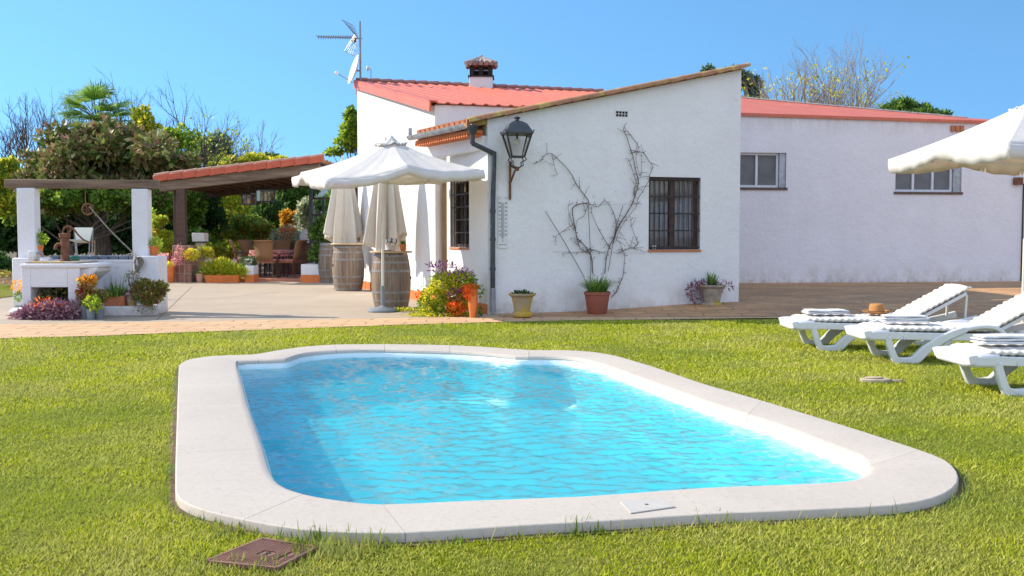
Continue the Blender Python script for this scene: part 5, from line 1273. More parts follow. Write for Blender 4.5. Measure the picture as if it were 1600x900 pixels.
# ---- small things on the lawn
p = G(1368,597); mb = MB()
for i in range(9):
    a = i*.7; mb.v.append((p.x+.14*math.cos(a*1.0)*(.8+.3*math.sin(i*2.3)), p.y+.10*math.sin(a)*(.9), .004))
mb = MB(); pts = [(.15,0),(.12,.07),(.03,.10),(-.08,.085),(-.14,.03),(-.15,-.03),(-.07,-.08),(.05,-.09),(.13,-.05)]
mb.prism([(p.x+a*.85, p.y+b) for a, b in pts], .0, .030); mb.prism([(p.x+a*.5-.01, p.y+b*.5+.01) for a, b in pts], .030, .042)
mb.prism([(p.x+.17+a*.35, p.y+b*.3-.02) for a, b in pts], 0, .022)
tag(mb.build('stone_slab', MT['stone'], bevel=.008), 'flat broken stone lying on the grass between pool and loungers', 'stone')
# manhole cover
mc = [G(u, v, .012) for u, v in ((322,878),(410,843),(495,857),(432,889))]; o_ = sum(mc, Vector())/4
man = thing('inspection_cover', (o_.x, o_.y, 0), 'square rust-brown ribbed inspection cover sunk in the grass by the pool rim', 'cover')
mc = ccw(mc); mb = MB(); mb.prism([(q.x,q.y) for q in mc], -.02, .012); mb.build('plate', MT['cover'], man, bevel=.002)
a, b, c_, d_ = mc; mb = MB(); n = 24
for i in range(1, n):
    t_ = i/n; q0, q1 = a.lerp(d_, t_), b.lerp(c_, t_)
    segs = [(.04,.96)]
    if 10 <= i <= 14: segs = [(.04,.42),(.60,.96)]
    if i in (4,5): segs = [(.04,.3),(.75,.96)]
    for s0, s1 in segs:
        mb.bar(q0.lerp(q1,s0)+Z3*.0025, q0.lerp(q1,s1)+Z3*.0025, (a-d_).length/n*.45, .005)
mb.build('ribs', MT['cover'], man)
mb = MB()
for s_ in (.47,.55):
    q = a.lerp(d_,.5).lerp(b.lerp(c_,.5), s_); mb.lathe([(0,.0135),(.011,.0135)], (q.x,q.y,0), 12)
mb.build('lifting_holes', MT['darkhole'], man)
mb = MB()
for i in range(4):
    q, r = mc[i], mc[(i+1)%4]; mb.bar(q+Z3*.001, r+Z3*.001, .012, .012)
mb.build('rim', MT['cover'], man)
# power cable on the right of loungers
mb = MB(); mb.tube([G(1455,549,.01), G(1470,551,.01), G(1492,549,.012), G(1520,552,.01)], .012, 6); tag(mb.build('garden_hose', MT['greenplastic']), 'short green hose end on the grass behind the middle lounger', 'hose')

# ================================================================== the old well
WY = 15.6
well = thing('old_well', (-6.4, 15.4, 0), 'whitewashed old well with two pillars, a timber beam and a washing trough in front', 'well')
X = lambda u, Y: (u-800)/F*Y
Zv = lambda v, Y: P(800,v,Y).z
def wbox(mb, u0, u1, vt, vb, Y0, dY, z0=None):
    mb.box(X(u0,Y0), X(u1,Y0), Y0, Y0+dY, Zv(vb,Y0) if z0 is None else z0, Zv(vt,Y0)); return mb
zt_w = Zv(404, 15.6)
wbox(MB(), 24, 242, 409, 490, 15.6, .30, -.02).build('well_wall', MT['well_white'], well, bevel=.015)
wbox(MB(), 18, 76, 403, 490, 15.45, .42, -.02).build('pier', MT['well_white'], well, bevel=.02)
wbox(MB(), 208, 247, 400, 492, 15.45, .42, -.02).build('pier', MT['well_white'], well, bevel=.02)
mb = MB(); wbox(mb, 28, 56, 293.5, 403, 15.62, .20); mb.build('pillar', MT['well_white'], well, bevel=.015)
mb = MB(); wbox(mb, 207, 232, 295, 400.5, 15.62, .20); mb.build('pillar', MT['well_white'], well, bevel=.015)
mb = MB(); by0 = 15.64; zb0 = Zv(294,by0)
n = 12; top = []
mb.bar(P(10,287,by0+.09), P(248,288.5,by0+.09), .16, .135); bo = mb.build('beam', MT['oldwood'], well, bevel=.012)
# glazed tiles capping the wall
for i in range(9):
    u0 = 78+i*15.4; mb = MB(); wbox(mb, u0, u0+14.2, 399.5, 405.5, 15.585, .33); mb.build('rim_tile', MT['tileblue'], well, bevel=.01)
wbox(MB(), 74, 214, 405.4, 409.2, 15.59, .32).build('rim_mortar', MT['whitepaint'], well)
# wash block with opening
Yb = 14.55; mb = MB()
panel(mb, (X(33,Yb),Yb), (X(124,Yb),Yb), .85, -.02, Zv(413,Yb), Zv(413,Yb), [(X(47,Yb)-X(33,Yb), X(105,Yb)-X(33,Yb), .0, Zv(449,Yb))]); blk = mb.build('wash_block', MT['well_white'], well, bevel=.012)
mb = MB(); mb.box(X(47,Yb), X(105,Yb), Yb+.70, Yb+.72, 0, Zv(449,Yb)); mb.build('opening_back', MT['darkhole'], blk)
# trough slab and sloping spout to the right
mb = MB(); mb.prism(ccw_xy([(X(32,Yb),Yb-.02),(X(124,Yb),Yb-.02),(X(150,Yb),Yb+.10),(X(153,Yb),Yb+.5),(X(140,Yb),Yb+.84),(X(34,Yb),Yb+.84)]), Zv(419,Yb), Zv(412,Yb)+.0); 
mb.build('trough_slab', MT['well_white'], well, bevel=.02)
mb = MB(); z0, z1 = Zv(442,Yb), Zv(419,Yb)+.003; xa, xb = X(102,Yb), X(148,Yb)
mb.add([(xa,Yb+.06,z0),(xa+.22,Yb+.06,z0),(xb,Yb+.06,z1-.05),(xb,Yb+.06,z1),(xa,Yb+.06,z1),(xa,Yb+.6,z0),(xa+.22,Yb+.6,z0),(xb,Yb+.6,z1-.05),(xb,Yb+.6,z1),(xa,Yb+.6,z1)],
       [(0,1,2,3,4),(9,8,7,6,5),(0,5,6,1),(1,6,7,2),(2,7,8,3),(3,8,9,4),(4,9,5,0)]); mb.build('corbel', MT['well_white'], well, bevel=.02)
mb = MB(); mb.prism([(X(36,Yb),Yb+.05),(X(118,Yb),Yb+.05),(X(118,Yb),Yb+.8),(X(36,Yb),Yb+.8)], Zv(412,Yb)+.0, Zv(412,Yb)+.025)
mb.build('trough_rim', MT['oldstone'], well, bevel=.008)
# low planting kerb curving at the right
mb = MB(); kp = [(X(148,14.75),14.75),(X(246,15.0),14.95),(X(247,15.3),15.42),(X(150,15.4),15.42)]; mb.prism(ccw_xy(kp), 0, .16); mb.build('planting_kerb', MT['well_white'], well, bevel=.03)
mb = MB(); mb.lathe([(0,0),(.12,0),(.17,.02),(.17,.10),(.12,.14),(0,.15)], (X(24,14.6),14.75,0), 20); mb.build('kerb_stub', MT['well_white'], well)
# hand pump standing on the trough
py = 15.05; px_ = X(102,py); z0 = Zv(412,Yb)+.02; zz = lambda v: Zv(v,py)
pump = thing('hand_pump', (px_,py,z0), 'rusty cast iron hand pump with a curved handle standing on the well trough', 'pump')
mb = MB(); mb.lathe([(0,0),(.075,0),(.08,.02),(.062,.03),(.060,zz(372)-z0),(.078,zz(371)-z0),(.085,zz(366)-z0),(.085,zz(365)-z0),(0,zz(364)-z0)], (px_,py,z0), 20); mb.build('body', MT['rust'], pump)
mb = MB(); mb.tube([(px_-.04,py,zz(382)),(px_-.10,py-.02,zz(382)),(px_-.125,py-.02,zz(385)),(px_-.13,py-.02,zz(390))], [.03,.028,.03,.034], 12); mb.build('spout', MT['rust'], pump)
mb = MB(); mb.tube([(px_+.05,py,zz(367)),(px_+.075,py,zz(362)),(px_+.10,py,zz(357.5))], [.018,.015,.015], 8); mb.build('fulcrum', MT['rust'], pump)
mb = MB(); hp = [(99,363),(101,357),(106,353.5),(112,354.5),(118,360),(124,368),(131,374.5),(139,378),(150,380)]; mb.tube([(X(u,py),py,zz(v)) for u, v in hp], [.012,.015,.017,.017,.015,.014,.013,.012,.014], 8); mb.build('handle', MT['rust'], pump)
mb = MB(); mb.tube([(px_-.02,py,zz(366)),(X(99,py),py,zz(363))], .008, 6); mb.build('piston_rod', MT['steel'], pump)
# tap, jug on the left of the trough, green soap box
p = (X(56,15.0), 15.0, Zv(412,Yb)+.025)
tp = thing('water_tap', p, 'small metal tap on a white stub at the left end of the well trough', 'tap')
mb = MB(); mb.box(p[0]-.10,p[0]+.03,p[1]-.06,p[1]+.08,p[2],p[2]+.16); mb.build('stub', MT['well_white'], tp, bevel=.02)
mb = MB(); mb.tube([(p[0]+.02,p[1],p[2]+.13),(p[0]+.08,p[1],p[2]+.13),(p[0]+.11,p[1],p[2]+.11),(p[0]+.11,p[1],p[2]+.06)], .016, 8); mb.tube([(p[0]+.06,p[1],p[2]+.13),(p[0]+.06,p[1],p[2]+.17)], .008, 6); mb.tube([(p[0]+.03,p[1],p[2]+.17),(p[0]+.09,p[1],p[2]+.17)], .008, 6); mb.build('spout', MT['steel'], tp)
mb = MB(); q = (X(117,15.3),15.3,Zv(412,Yb)+.026); mb.box(q[0]-.06,q[0]+.06,q[1]-.04,q[1]+.04,q[2],q[2]+.07); tag(mb.build('green_box', MT['greenplastic'], bevel=.01), 'small green plastic box standing behind the hand pump', 'box')
# pulley, rope
pq = P(137,327,15.72); pul = thing('well_pulley', tuple(pq), 'iron pulley wheel hanging from the well beam', 'pulley')
mb = MB(); N = 20; mb.tube([(pq.x+.085*math.cos(a*2*math.pi/N), pq.y, pq.z+.085*math.sin(a*2*math.pi/N)) for a in range(N+1)], .014, 8, caps=False)
for a in (0, 1.05, 2.1): mb.tube([(pq.x-.08*math.cos(a),pq.y,pq.z-.08*math.sin(a)),(pq.x+.08*math.cos(a),pq.y,pq.z+.08*math.sin(a))], .006, 6)
mb.build('wheel', MT['rust'], pul)
mb = MB(); bt = P(133,296,15.72); mb.tube([bt, bt-Z3*.12, pq+Vector((-.03,0,.11)), pq+Vector((0,-.02,.0))], .008, 6); mb.build('hanger', MT['rust'], pul)
rope = MB(); r0_ = P(140,323,15.68); r1_ = P(207,394,15.56); pts = [r0_.lerp(r1_, i/14)-Z3*.03*math.sin(math.pi*i/14) for i in range(15)]; rope.tube(pts, .012, 7)
ro = thing('well_rope', tuple(r1_), 'grey rope from the pulley to a coil on the right pier of the well', 'rope')
rope.build('rope', MT['rope'], ro); mb = MB()
for i in range(6):
    q = P(214+i*.8,402,15.40); w_ = .03+.008*i; d_ = .24-.02*i
    mb.tube([q+Vector((w_*math.sin(a*2*math.pi/16), -.01-.004*i, -d_*(.5-.5*math.cos(a*2*math.pi/16)))) for a in range(17)], .011, 6, caps=False)
mb.tube([r1_, P(212,402,15.40)], .012, 6); mb.tube([P(200,398,15.6), P(207,396,15.5), P(214,402,15.40)], .012, 6); mb.build('coil', MT['rope'], ro)
# sling chair behind the well
cy_ = 19.5; cs = thing('sling_chair', (X(127,cy_),cy_,0), 'pale canvas sling chair on thin metal legs behind the well', 'chair')
mb = MB(); q = [P(116,355.5,cy_), P(145,355.5,cy_), P(140,378,cy_-.35), P(119,378,cy_-.35)]; mb.add([tuple(v) for v in q]+[tuple(v+Vector((0,.02,0))) for v in q], [(0,1,2,3),(7,6,5,4),(0,4,5,1),(1,5,6,2),(2,6,7,3),(3,7,4,0)])
q2 = [q[3], q[2], q[2]+Vector((0,-.3,.05)), q[3]+Vector((0,-.3,.05))]; mb.add([tuple(v) for v in q2]+[tuple(v-Z3*.02) for v in q2], [(0,1,2,3),(7,6,5,4),(0,4,5,1),(1,5,6,2),(2,6,7,3),(3,7,4,0)]); mb.build('sling', MT['chair_sling'], cs)
for u, uy in ((116,cy_),(145,cy_),(119,cy_-.6),(140,cy_-.6)):
    mb = MB(); a = P(u,357 if uy == cy_ else 378,uy); mb.tube([a, (X(u+ (6 if u < 130 else -4),uy),uy,0)], .012, 6); mb.build('leg', MT['steel'], cs)

# ---- plants around the well
def wpot(u, vb, Y, r, h, kind, mat, label, z=0.0):
    return pot((X(u,Y),Y,z), r, h, kind, mat, label)
Yp = 14.38
# purple trailing plant in the opening
pp = thing('purple_creeper', (X(75,Yp),Yp,.006), 'big mound of purple trailing leaves in front of the well opening', 'plant')
cc = lambda u, v, Y=Yp: (X(u,Y), Y, Zv(v,Y))
leaves('leaves', LM['purple'], pp, [(cc(58,488),(.26,.15,.09)),(cc(85,484),(.22,.16,.11)),(cc(40,494),(.22,.12,.05)),(cc(98,490),(.20,.14,.08)),(cc(75,494),(.45,.16,.06)),(cc(114,482),(.08,.12,.09))], 3000, .085, .22, seed=41, up=.2)
leaves('dry_leaves', LM['orange'], pp, [(cc(72,474,Yp-.1),(.25,.05,.06))], 60, .06, .25, seed=42)
leaves('inner_leaves', LM['plum'], pp, [(cc(88,462,14.8),(.18,.15,.12)),(cc(65,468,14.8),(.14,.15,.1))], 500, .07, .3, seed=43)
t = wpot(131,493,14.45,.075,.19,'cyl',MT['greyplastic'],'grey pot of tall orange-leaved kalanchoe beside the well block')
leaves('green_leaves', LM['succulent'], t, [(cc(136,445,14.45),(.11,.09,.10)),(cc(130,462,14.45),(.10,.08,.10))], 380, .05, .6, seed=441); leaves('leaves', LM['orangey'], t, [(cc(136,436,14.45),(.12,.09,.05)),(cc(139,448,14.45),(.07,.08,.10))], 260, .05, .6, seed=44); leaves('flowers', LM['red'], t, [(cc(137,466,14.4),(.05,.04,.05)),(cc(126,455,14.45),(.05,.05,.09))], 140, .045, .6, seed=45)
mb = MB(); r_ = random.Random(2)
for i in range(6): mb.tube([cc(131,475,14.45), cc(131+r_.uniform(-6,8),445,14.45+r_.uniform(-.05,.05))], .006, 5)
mb.build('stems', MT['vine'], t)
t = wpot(140,494,14.3,.065,.16,'cyl',MT['greyplastic'],'small grey pot of bright lime leaves in front of the orange kalanchoe'); leaves('leaves', LM['lime'], t, [(cc(143,472,14.28),(.11,.08,.08)),(cc(148,478,14.2),(.07,.06,.06))], 420, .05, .5, seed=46)
t = wpot(153,494,14.42,.08,.17,'cyl',MT['greyplastic'],'dark grey pot of reddish-green succulents left of the terracotta trough'); leaves('leaves', LM['succulent'], t, [(cc(151,466,14.45),(.12,.09,.07)),(cc(158,462,14.45),(.09,.08,.06))], 420, .055, .55, seed=47)
tr = thing('plant_trough', (X(178,14.95),14.95,.16), 'small terracotta trough of upright green leaves on the well kerb', 'plant pot')
mb = MB(); mb.box(X(164,14.95),X(195,14.95),14.88,15.06,.16,.31); mb.build('trough', MT['terra'], tr, bevel=.008); blades('plant', LM['green'], tr, (X(180,14.95),14.97,.30), 170, .15, .20, .10, 48, .016, .2); blades('tall_leaves', LM['dark'], tr, (X(178,14.95),14.97,.30), 16, .12, .38, .08, 49, .012, .1)
t = wpot(205,478,15.0,.10,.20,'plain',MT['oldstone'],'lichened stone pot with thin red-flowered stems on the well kerb',.16); mb = MB(); r_ = random.Random(3); tips = []
for i in range(14):
    e = cc(205+r_.uniform(-11,11), r_.uniform(426,448), 15.0+r_.uniform(-.06,.06)); mb.tube([(X(205,15.0),15.0,.35), ((X(205,15.0)+e[0])/2+r_.uniform(-.02,.02),15.0,(.35+e[2])/2), e], .0035, 4); tips.append(e)
mb.build('stems', MT['vine'], t); leaves('flowers', LM['plum'], t, [(e,(.025,.025,.025),1) for e in tips], 220, .03, .6, seed=50, varlo=.3, varhi=.8); leaves('leaves', LM['purple'], t, [(cc(204,462,15.0),(.15,.1,.06))], 260, .05, .4, seed=501)
t = wpot(230,478,15.02,.11,.18,'plain',MT['terra'],'trailing succulent pot at the right end of the well kerb',.16); leaves('leaves', LM['succulent'], t, [(cc(226,452,15.0),(.16,.12,.13)),(cc(243,455,14.95),(.13,.12,.10)),(cc(232,465,14.85),(.18,.12,.09)),(cc(215,458,14.95),(.10,.1,.08)),(cc(250,450,15.0),(.09,.09,.09))], 1900, .055, .6, seed=51); leaves('trailing_stems', LM['plum'], t, [(cc(226,482,14.8),(.18,.03,.07))], 110, .04, .35, seed=52, droop=1)
t = wpot(28,489,15.0,.055,.16,'cyl',MT['greyplastic'],'small grey pot of orange sprigs left of the well block'); leaves('flowers', LM['orangey'], t, [(cc(26,448,15.0),(.07,.06,.09)),(cc(33,452,15.0),(.06,.05,.05))], 130, .035, .6, seed=53); leaves('leaves', LM['green'], t, [(cc(28,463,15.0),(.05,.05,.06))], 80, .05, .5, seed=54)
t = wpot(62,400,15.75,.065,.16,'plain',MT['terra_bright'],'terracotta pot of green leaves on the well rim beside the left pillar', Zv(399.5,15.6)); leaves('leaves', LM['lime'], t, [(cc(64,374,15.75),(.09,.08,.07)),(cc(60,368,15.75),(.05,.05,.08))], 260, .055, .5, seed=55)
t = wpot(241,400,15.75,.085,.15,'plain',MT['terra_bright'],'orange pot standing on the right pier of the well', Zv(400,15.5)); leaves('leaves', LM['lime'], t, [(cc(243,380,15.75),(.10,.1,.07)),(cc(238,335,15.9),(.05,.05,.08))], 260, .055, .5, seed=56)

# ================================================================== the pergola and dining place
GY = 26.2
pg = thing('pergola', (X(285,GY),GY,.0), 'timber pergola with a sloping red-tiled roof beyond the patio', 'pergola')
lx, rx = X(252,GY), X(500,GY); zl_, zr_ = P(252,292,GY).z, P(500,263,GY).z; Dp = 4.2
zz2 = lambda x: zl_+(zr_-zl_)*(x-lx)/(rx-lx)
ext = X(502,GY)
mb = MB(); mb.bar((lx,GY,zl_), (ext,GY,zz2(ext)), .16, .26); mb.build('front_beam', MT['oldwood'], pg, bevel=.01)
mb = MB(); mb.bar((lx,GY+Dp,zl_), (ext,GY+Dp,zz2(ext)), .16, .26); mb.build('rear_beam', MT['darkwood'], pg, bevel=.01)
mb = MB()
for i in range(14):
    x = lx+.1+i*(ext-lx-.2)/13; mb.bar((x,GY+.09,zz2(x)+.06), (x,GY+Dp-.09,zz2(x)+.06), .08, .13)
mb.build('rafters', MT['ceilwood'], pg)
mb = MB(); mb.hexa([Vector((lx-.1,GY-.1,zl_+.135)),Vector((ext,GY-.1,zz2(ext)+.135)),Vector((ext,GY+Dp+.2,zz2(ext)+.135)),Vector((lx-.1,GY+Dp+.2,zl_+.135)),Vector((lx-.1,GY-.1,zl_+.165)),Vector((ext,GY-.1,zz2(ext)+.165)),Vector((ext,GY+Dp+.2,zz2(ext)+.165)),Vector((lx-.1,GY+Dp+.2,zl_+.165))]); mb.build('roof_boards', MT['ceilwood'], pg)
rt_ = MB(); rt_.hexa([Vector((lx-.15,GY-.06,zl_+.17)),Vector((ext,GY-.06,zz2(ext)+.17)),Vector((ext,GY+Dp+.25,zz2(ext)+.17)),Vector((lx-.15,GY+Dp+.25,zl_+.17)),Vector((lx-.15,GY-.06,zl_+.22)),Vector((ext,GY-.06,zz2(ext)+.22)),Vector((ext,GY+Dp+.25,zz2(ext)+.22)),Vector((lx-.15,GY+Dp+.25,zl_+.22))]); prf = rt_.build('roof', MT['rooftile'], pg)
N = 12; st_ = (ext-lx+.2)/N
for i in range(N):
    x0 = lx-.12+i*st_; x1 = x0+st_+.03; a = Vector((x0,GY-.13,zz2(x0)+.255)); b = Vector((x1,GY-.13,zz2(x1)+.275))
    mb = MB(); mb.hexa([a+Vector((0,-.02,-.13)), b+Vector((0,-.02,-.13)), b+Vector((0,.0,-.13)), a+Vector((0,.0,-.13)), a+Vector((0,-.02,.04)), b+Vector((0,-.02,.04)), b+Vector((0,.16,.06)), a+Vector((0,.16,.06))]); mb.build('verge_tile', MT['redtile'], prf, bevel=.01)
    mb = MB(); mb.tube([a+Vector((0,.06,.045)), b+Vector((0,.06,.05))], [.055,.05], 8); mb.build('ridge_tile', MT['paletile'], prf)
mb = MB()
for i in range(9): mb.tube([(lx-.2,GY+.1+i*.5,zl_+.24),(ext,GY+.1+i*.5,zz2(ext)+.24)], .07, 8)
mb.build('cover_tiles', MT['rooftile'], prf)
mb = MB(); X0 = X(286,GY); mb.box(X0-.12,X0+.10,GY-.1,GY+.1,1.0,zz2(X0)-.12); mb.build('post', MT['darkwood'], pg, bevel=.01)
mb = MB(); X1 = X(277,GY+.5); mb.box(X1-.05,X1+.05,GY+.4,GY+.5,0,zz2(X1)); mb.build('post', MT['darkwood'], pg, bevel=.01)
mb = MB(); X0 = X(289,GY); mb.box(X0-.25,X0+.25,GY-.25,GY+.2,0,.98); pier = mb.build('brick_pier', MT['brick'], pg, bevel=.01)
mb = MB(); X2 = X(486,GY+1); mb.box(X2-.045,X2+.045,GY+1,GY+1.09,0,zz2(X2)-.1); mb.build('post', MT['iron'], pg)
mb = MB(); mb.box(X(250,GY+Dp), X(250,GY+Dp)+.16, GY+Dp-.08, GY+Dp+.08, 0, zl_); mb.build('post', MT['darkwood'], pg)
# floor of the dining place
fx0, fx1 = X(380,GY+.2), X(520,GY+.2)
mb = MB(); mb.box(X(300,GY+.3), X(560,GY+.3), GY+.3, GY+4.6, -.01, .075); tag(mb.build('terrace_floor', MT['terrafloor'], bevel=.01), kind='structure')
mb = MB(); mb.box(X(248,GY+.1), X(304,GY+.1), GY-.15, GY+1.6, -.01, .04); tag(mb.build('pot_plinth', MT['terrafloor'], bevel=.01), kind='structure')
# low white kerb walls
def lowwall(u0, u1, vt, Y, d, label):
    t = thing('low_wall', (X((u0+u1)/2,Y),Y,.0), label, 'low wall'); zt3 = Zv(vt,Y); mb = MB(); mb.box(X(u0,Y),X(u1,Y),Y,Y+d,.20,zt3); mb.build('wall', MT['well_white'], t, bevel=.012)
    mb = MB(); mb.box(X(u0,Y)-.008,X(u1,Y)+.008,Y-.012,Y+d,0,.198); mb.build('tiled_foot', MT['terra_bright'], t, bevel=.005); return t
lowwall(470,500,413,25.9,1.2,'low white wall with terracotta foot right of the dining chairs')
lowwall(383,396,415,26.0,.5,'narrow low white wall stub left of the dining chairs')
# hanging lanterns
for i, (u, vt, vb, w_, Y, lb) in enumerate(((389,304,320,15,27.0,'leftmost and smallest of the dark glazed lanterns hanging under the pergola'),(400,301,319,11,27.6,'narrow middle lantern hanging under the pergola'),(416,297,315,23,27.2,'largest and rightmost lantern hanging under the pergola'))):
    x = X(u,Y); z0, z1 = Zv(vb,Y), Zv(vt,Y); w2 = w_/F*Y/2; t = thing('hanging_lantern', (x,Y,z0), lb, 'lantern', 'lanterns hanging under the pergola')
    mb = MB(); c8 = [(x+a*w2, Y+b*w2) for a, b in ((-1,-1),(1,-1),(1,1),(-1,1))]
    for q in range(4):
        a, b = c8[q], c8[(q+1)%4]; mb.bar((*a,z0),(*a,z1), .025, .025)
        for z in (z0,z1): mb.bar((*a,z),(*b,z), .025, .025)
        m_ = ((a[0]+b[0])/2, (a[1]+b[1])/2); mb.bar((*m_,z0),(*m_,z1), .014, .014)
    mb.build('frame', MT['iron'], t); mb = MB(); mb.box(x-w2*.95,x+w2*.95,Y-w2*.95,Y+w2*.95,z0+.015,z1-.015); mb.build('glass', MT['amber'], t)
    mb = MB(); mb.tube([(x,Y,z1),(x,Y,zz2(x)+.05)], .010, 6); mb.lathe([(w2*1.0,z1),(w2*.3,z1+.05),(0,z1+.06)], (x,Y,0), 4); mb.build('hanger', MT['iron'], t)
    mb = MB(); mb.tube([(x,Y,z0+.02),(x,Y,z0+.16)], .035, 10); mb.build('candle', MT['whiteshoe'], t)
# metal gate frame to the right, behind the folded parasol
gt = thing('garden_gate', (X(505,27.6),27.6,0), 'dark metal gate frame with white wire mesh at the right of the dining place', 'gate')
mb = MB(); xg0, xg1 = X(488,27.6), X(524,27.6); zt3 = Zv(310,27.6)
for x in (xg0,(xg0+xg1)/2,xg1): mb.box(x-.03,x+.03,27.57,27.63,0,zt3)
for z in (zt3, Zv(336,27.6), 1.0, .3): mb.box(xg0,xg1,27.58,27.62,z-.03,z+.03)
mb.build('frame', MT['iron'], gt); mb = MB()
for i in range(14):
    x = xg0+(xg1-xg0)*i/13; mb.box(x-.005,x+.005,27.598,27.602,.3,Zv(330,27.6))
for i in range(8):
    z = .3+i*.17; mb.box(xg0,xg1,27.597,27.601,z-.005,z+.005)
mb.build('mesh', MT['galv'], gt)
# dining table
TX, TY = X(425,28.0), 28.0; dt = thing('dining_table', (TX,TY,.075), 'round dining table with a pale cloth under the pergola', 'table')
mb = MB(); mb.lathe([(0,.72),(.60,.72),(.61,.735),(.60,.75),(0,.75)], (TX,TY,.075), 36); mb.build('table_top', MT['whitepaint'], dt)
mb = MB()
for k in range(37):
    a = 2*math.pi*k/36; mb.v += [(TX+.615*math.cos(a),TY+.615*math.sin(a),.83),(TX+(.63+.02*math.sin(6*a))*math.cos(a),TY+(.63+.02*math.sin(6*a))*math.sin(a),.66)]
mb.f = [(2*k,2*k+2,2*k+3,2*k+1) for k in range(36)]; mb.build('tablecloth', MT['redfab'], dt)
for k in range(4):
    a = math.pi/4+k*math.pi/2; mb = MB(); mb.bar((TX+.4*math.cos(a),TY+.4*math.sin(a),.075),(TX+.35*math.cos(a),TY+.35*math.sin(a),.79), .05,.05); mb.build('leg', MT['darkwood'], dt)
mb = MB(); mb.lathe([(0,0),(.05,0),(.06,.02),(.06,.10),(.045,.15),(.035,.17),(.03,.17),(.05,.1),(0,.02)], (X(415,27.7),27.7,.825), 16); tag(mb.build('glass_jug', MT['glass']), 'clear glass jug on the dining table', 'jug')
def dchair(label):
    t = thing('dining_chair', (0,0,0), label, 'chair', 'wicker dining chairs under the pergola')
    mb = MB(); mb.box(-.24,.24,-.24,.24,.41,.45); mb.build('seat', MT['wicker'], t, bevel=.01)
    mb = MB(); mb.box(-.23,.23,-.23,.23,.45,.51); mb.build('seat_cushion', MT['redfab'], t, bevel=.025)
    mb = MB(); n = 8; prof = [(-.24+.0,.50),(-.26,.65),(-.29,.80),(-.34,.95),(-.38,1.02),(-.42,1.04)]
    m = len(prof)
    for (y, z) in prof:
        w_ = .23+.03*(z-.5); mb.v += [(-w_,y,z),(w_,y,z)]
    mb.f = [(2*i,2*i+1,2*i+3,2*i+2) for i in range(m-1)]; b_ = mb.build('backrest', MT['wicker'], t, angle=180); sd2 = b_.modifiers.new('thickness', 'SOLIDIFY'); sd2.thickness = .035
    for sx in (-1,1):
        mb = MB(); mb.tube([(sx*.22,.22,.0),(sx*.225,.23,.2),(sx*.22,.21,.43)], [.014,.018,.022], 8); mb.build('leg', MT['darkwood'], t)
        mb = MB(); mb.tube([(sx*.22,-.30,.0),(sx*.225,-.25,.2),(sx*.22,-.22,.43)], [.014,.018,.022], 8); mb.build('leg', MT['darkwood'], t)
        mb = MB(); mb.tube([(sx*.25,.20,.45),(sx*.27,.22,.58),(sx*.27,.12,.66),(sx*.26,-.10,.67),(sx*.25,-.29,.70)], .016, 8); mb.build('armrest', MT['darkwood'], t)
    return t
d0 = dchair('wicker dining chair with its back to the camera, in front of the round table')
lab = ['wicker dining chair at the left end, seen from the side with a scrolled back','pale wicker chair half hidden behind the left side chair','wicker dining chair on the right side of the round table, facing left','wicker dining chair on the far side of the round table']
dcs = [d0]+[copy_tree(d0) for _ in lab]
for o, l in zip(dcs[1:], lab): o['label'] = l
for o, (u, Y, rz) in zip(dcs, ((417,26.95,0),(384,27.6,-80),(399,28.5,-120),(453,27.3,70),(436,29.1,180))): o.location = (X(u,Y),Y,.075); o.rotation_euler = (0,0,math.radians(rz))
# timber sideboard under the olive bush
sb_ = thing('sideboard', (X(457,30),30,.075), 'dark wooden cabinet behind the dining table with a round carved panel', 'cabinet')
mb = MB(); mb.box(X(428,30),X(486,30),30,30.4,.08,1.02); mb.build('body', M('reddish_wood', (.20,.085,.04), (.13,.05,.025), 5, .6), sb_, bevel=.02)
mb = MB(); xx = X(437,30); mb.tube([(xx+.12*math.cos(a*.4),29.99,.75+.14*math.sin(a*.4)) for a in range(17)], .02, 6); mb.build('carved_ring', MT['darkwood'], sb_)

# pots at the left of the dining place
def gp(u, vb, r, h, kind, mat, label, z=0., Y=None):
    Y = Y or G(u,vb,z).y; return pot((X(u,Y),Y,z), r, h, kind, mat, label), Y
def cl_(u, v, Y, r): return ((X(u,Y),Y,Zv(v,Y)), r)
t, Y = gp(262,437,.17,.40,'cyl',MT['terra_bright'],'ribbed orange pot with yellow leaves left of the brick pier', .04, 25.75); leaves('leaves', LM['yellow'], t, [cl_(263,416,Y,(.12,.1,.07))], 160, .07, .6, seed=61)
t, Y = gp(254,415,.16,.35,'plain',MT['terra'],'pink-tinged pot of pale pink succulents behind the ribbed orange pot', .04, 26.6); leaves('leaves', LM['pink'], t, [cl_(258,405,Y,(.16,.12,.10)),cl_(265,409,Y,(.12,.1,.08))], 140, .12, .7, seed=62)
t, Y = gp(294,416,.09,.17,'plain',MT['terra_bright'],'small orange pot hung on the front of the brick pier', .62, 25.78); leaves('leaves', LM['yellow'], t, [cl_(300,398,Y,(.18,.12,.14))], 420, .07, .4, seed=63); leaves('trailing_flowers', LM['pink'], t, [cl_(277,405,Y,(.12,.06,.20)),cl_(280,390,Y,(.08,.06,.12)),cl_(272,412,Y,(.08,.06,.12))], 320, .05, .5, seed=64)
t, Y = gp(312,441,.11,.24,'plain',MT['paletile'],'small pale clay pot with blue-green sprigs beside the long orange planter', .0, 25.9); leaves('leaves', LM['bluegreen'], t, [cl_(312,426,Y,(.13,.1,.08)),cl_(320,424,Y,(.1,.1,.08))], 240, .06, .3, seed=65)
lp_ = thing('long_planter', (X(348,25.9),25.9,0), 'long orange terracotta planter overflowing with yellow-green grass at the patio edge', 'planter')
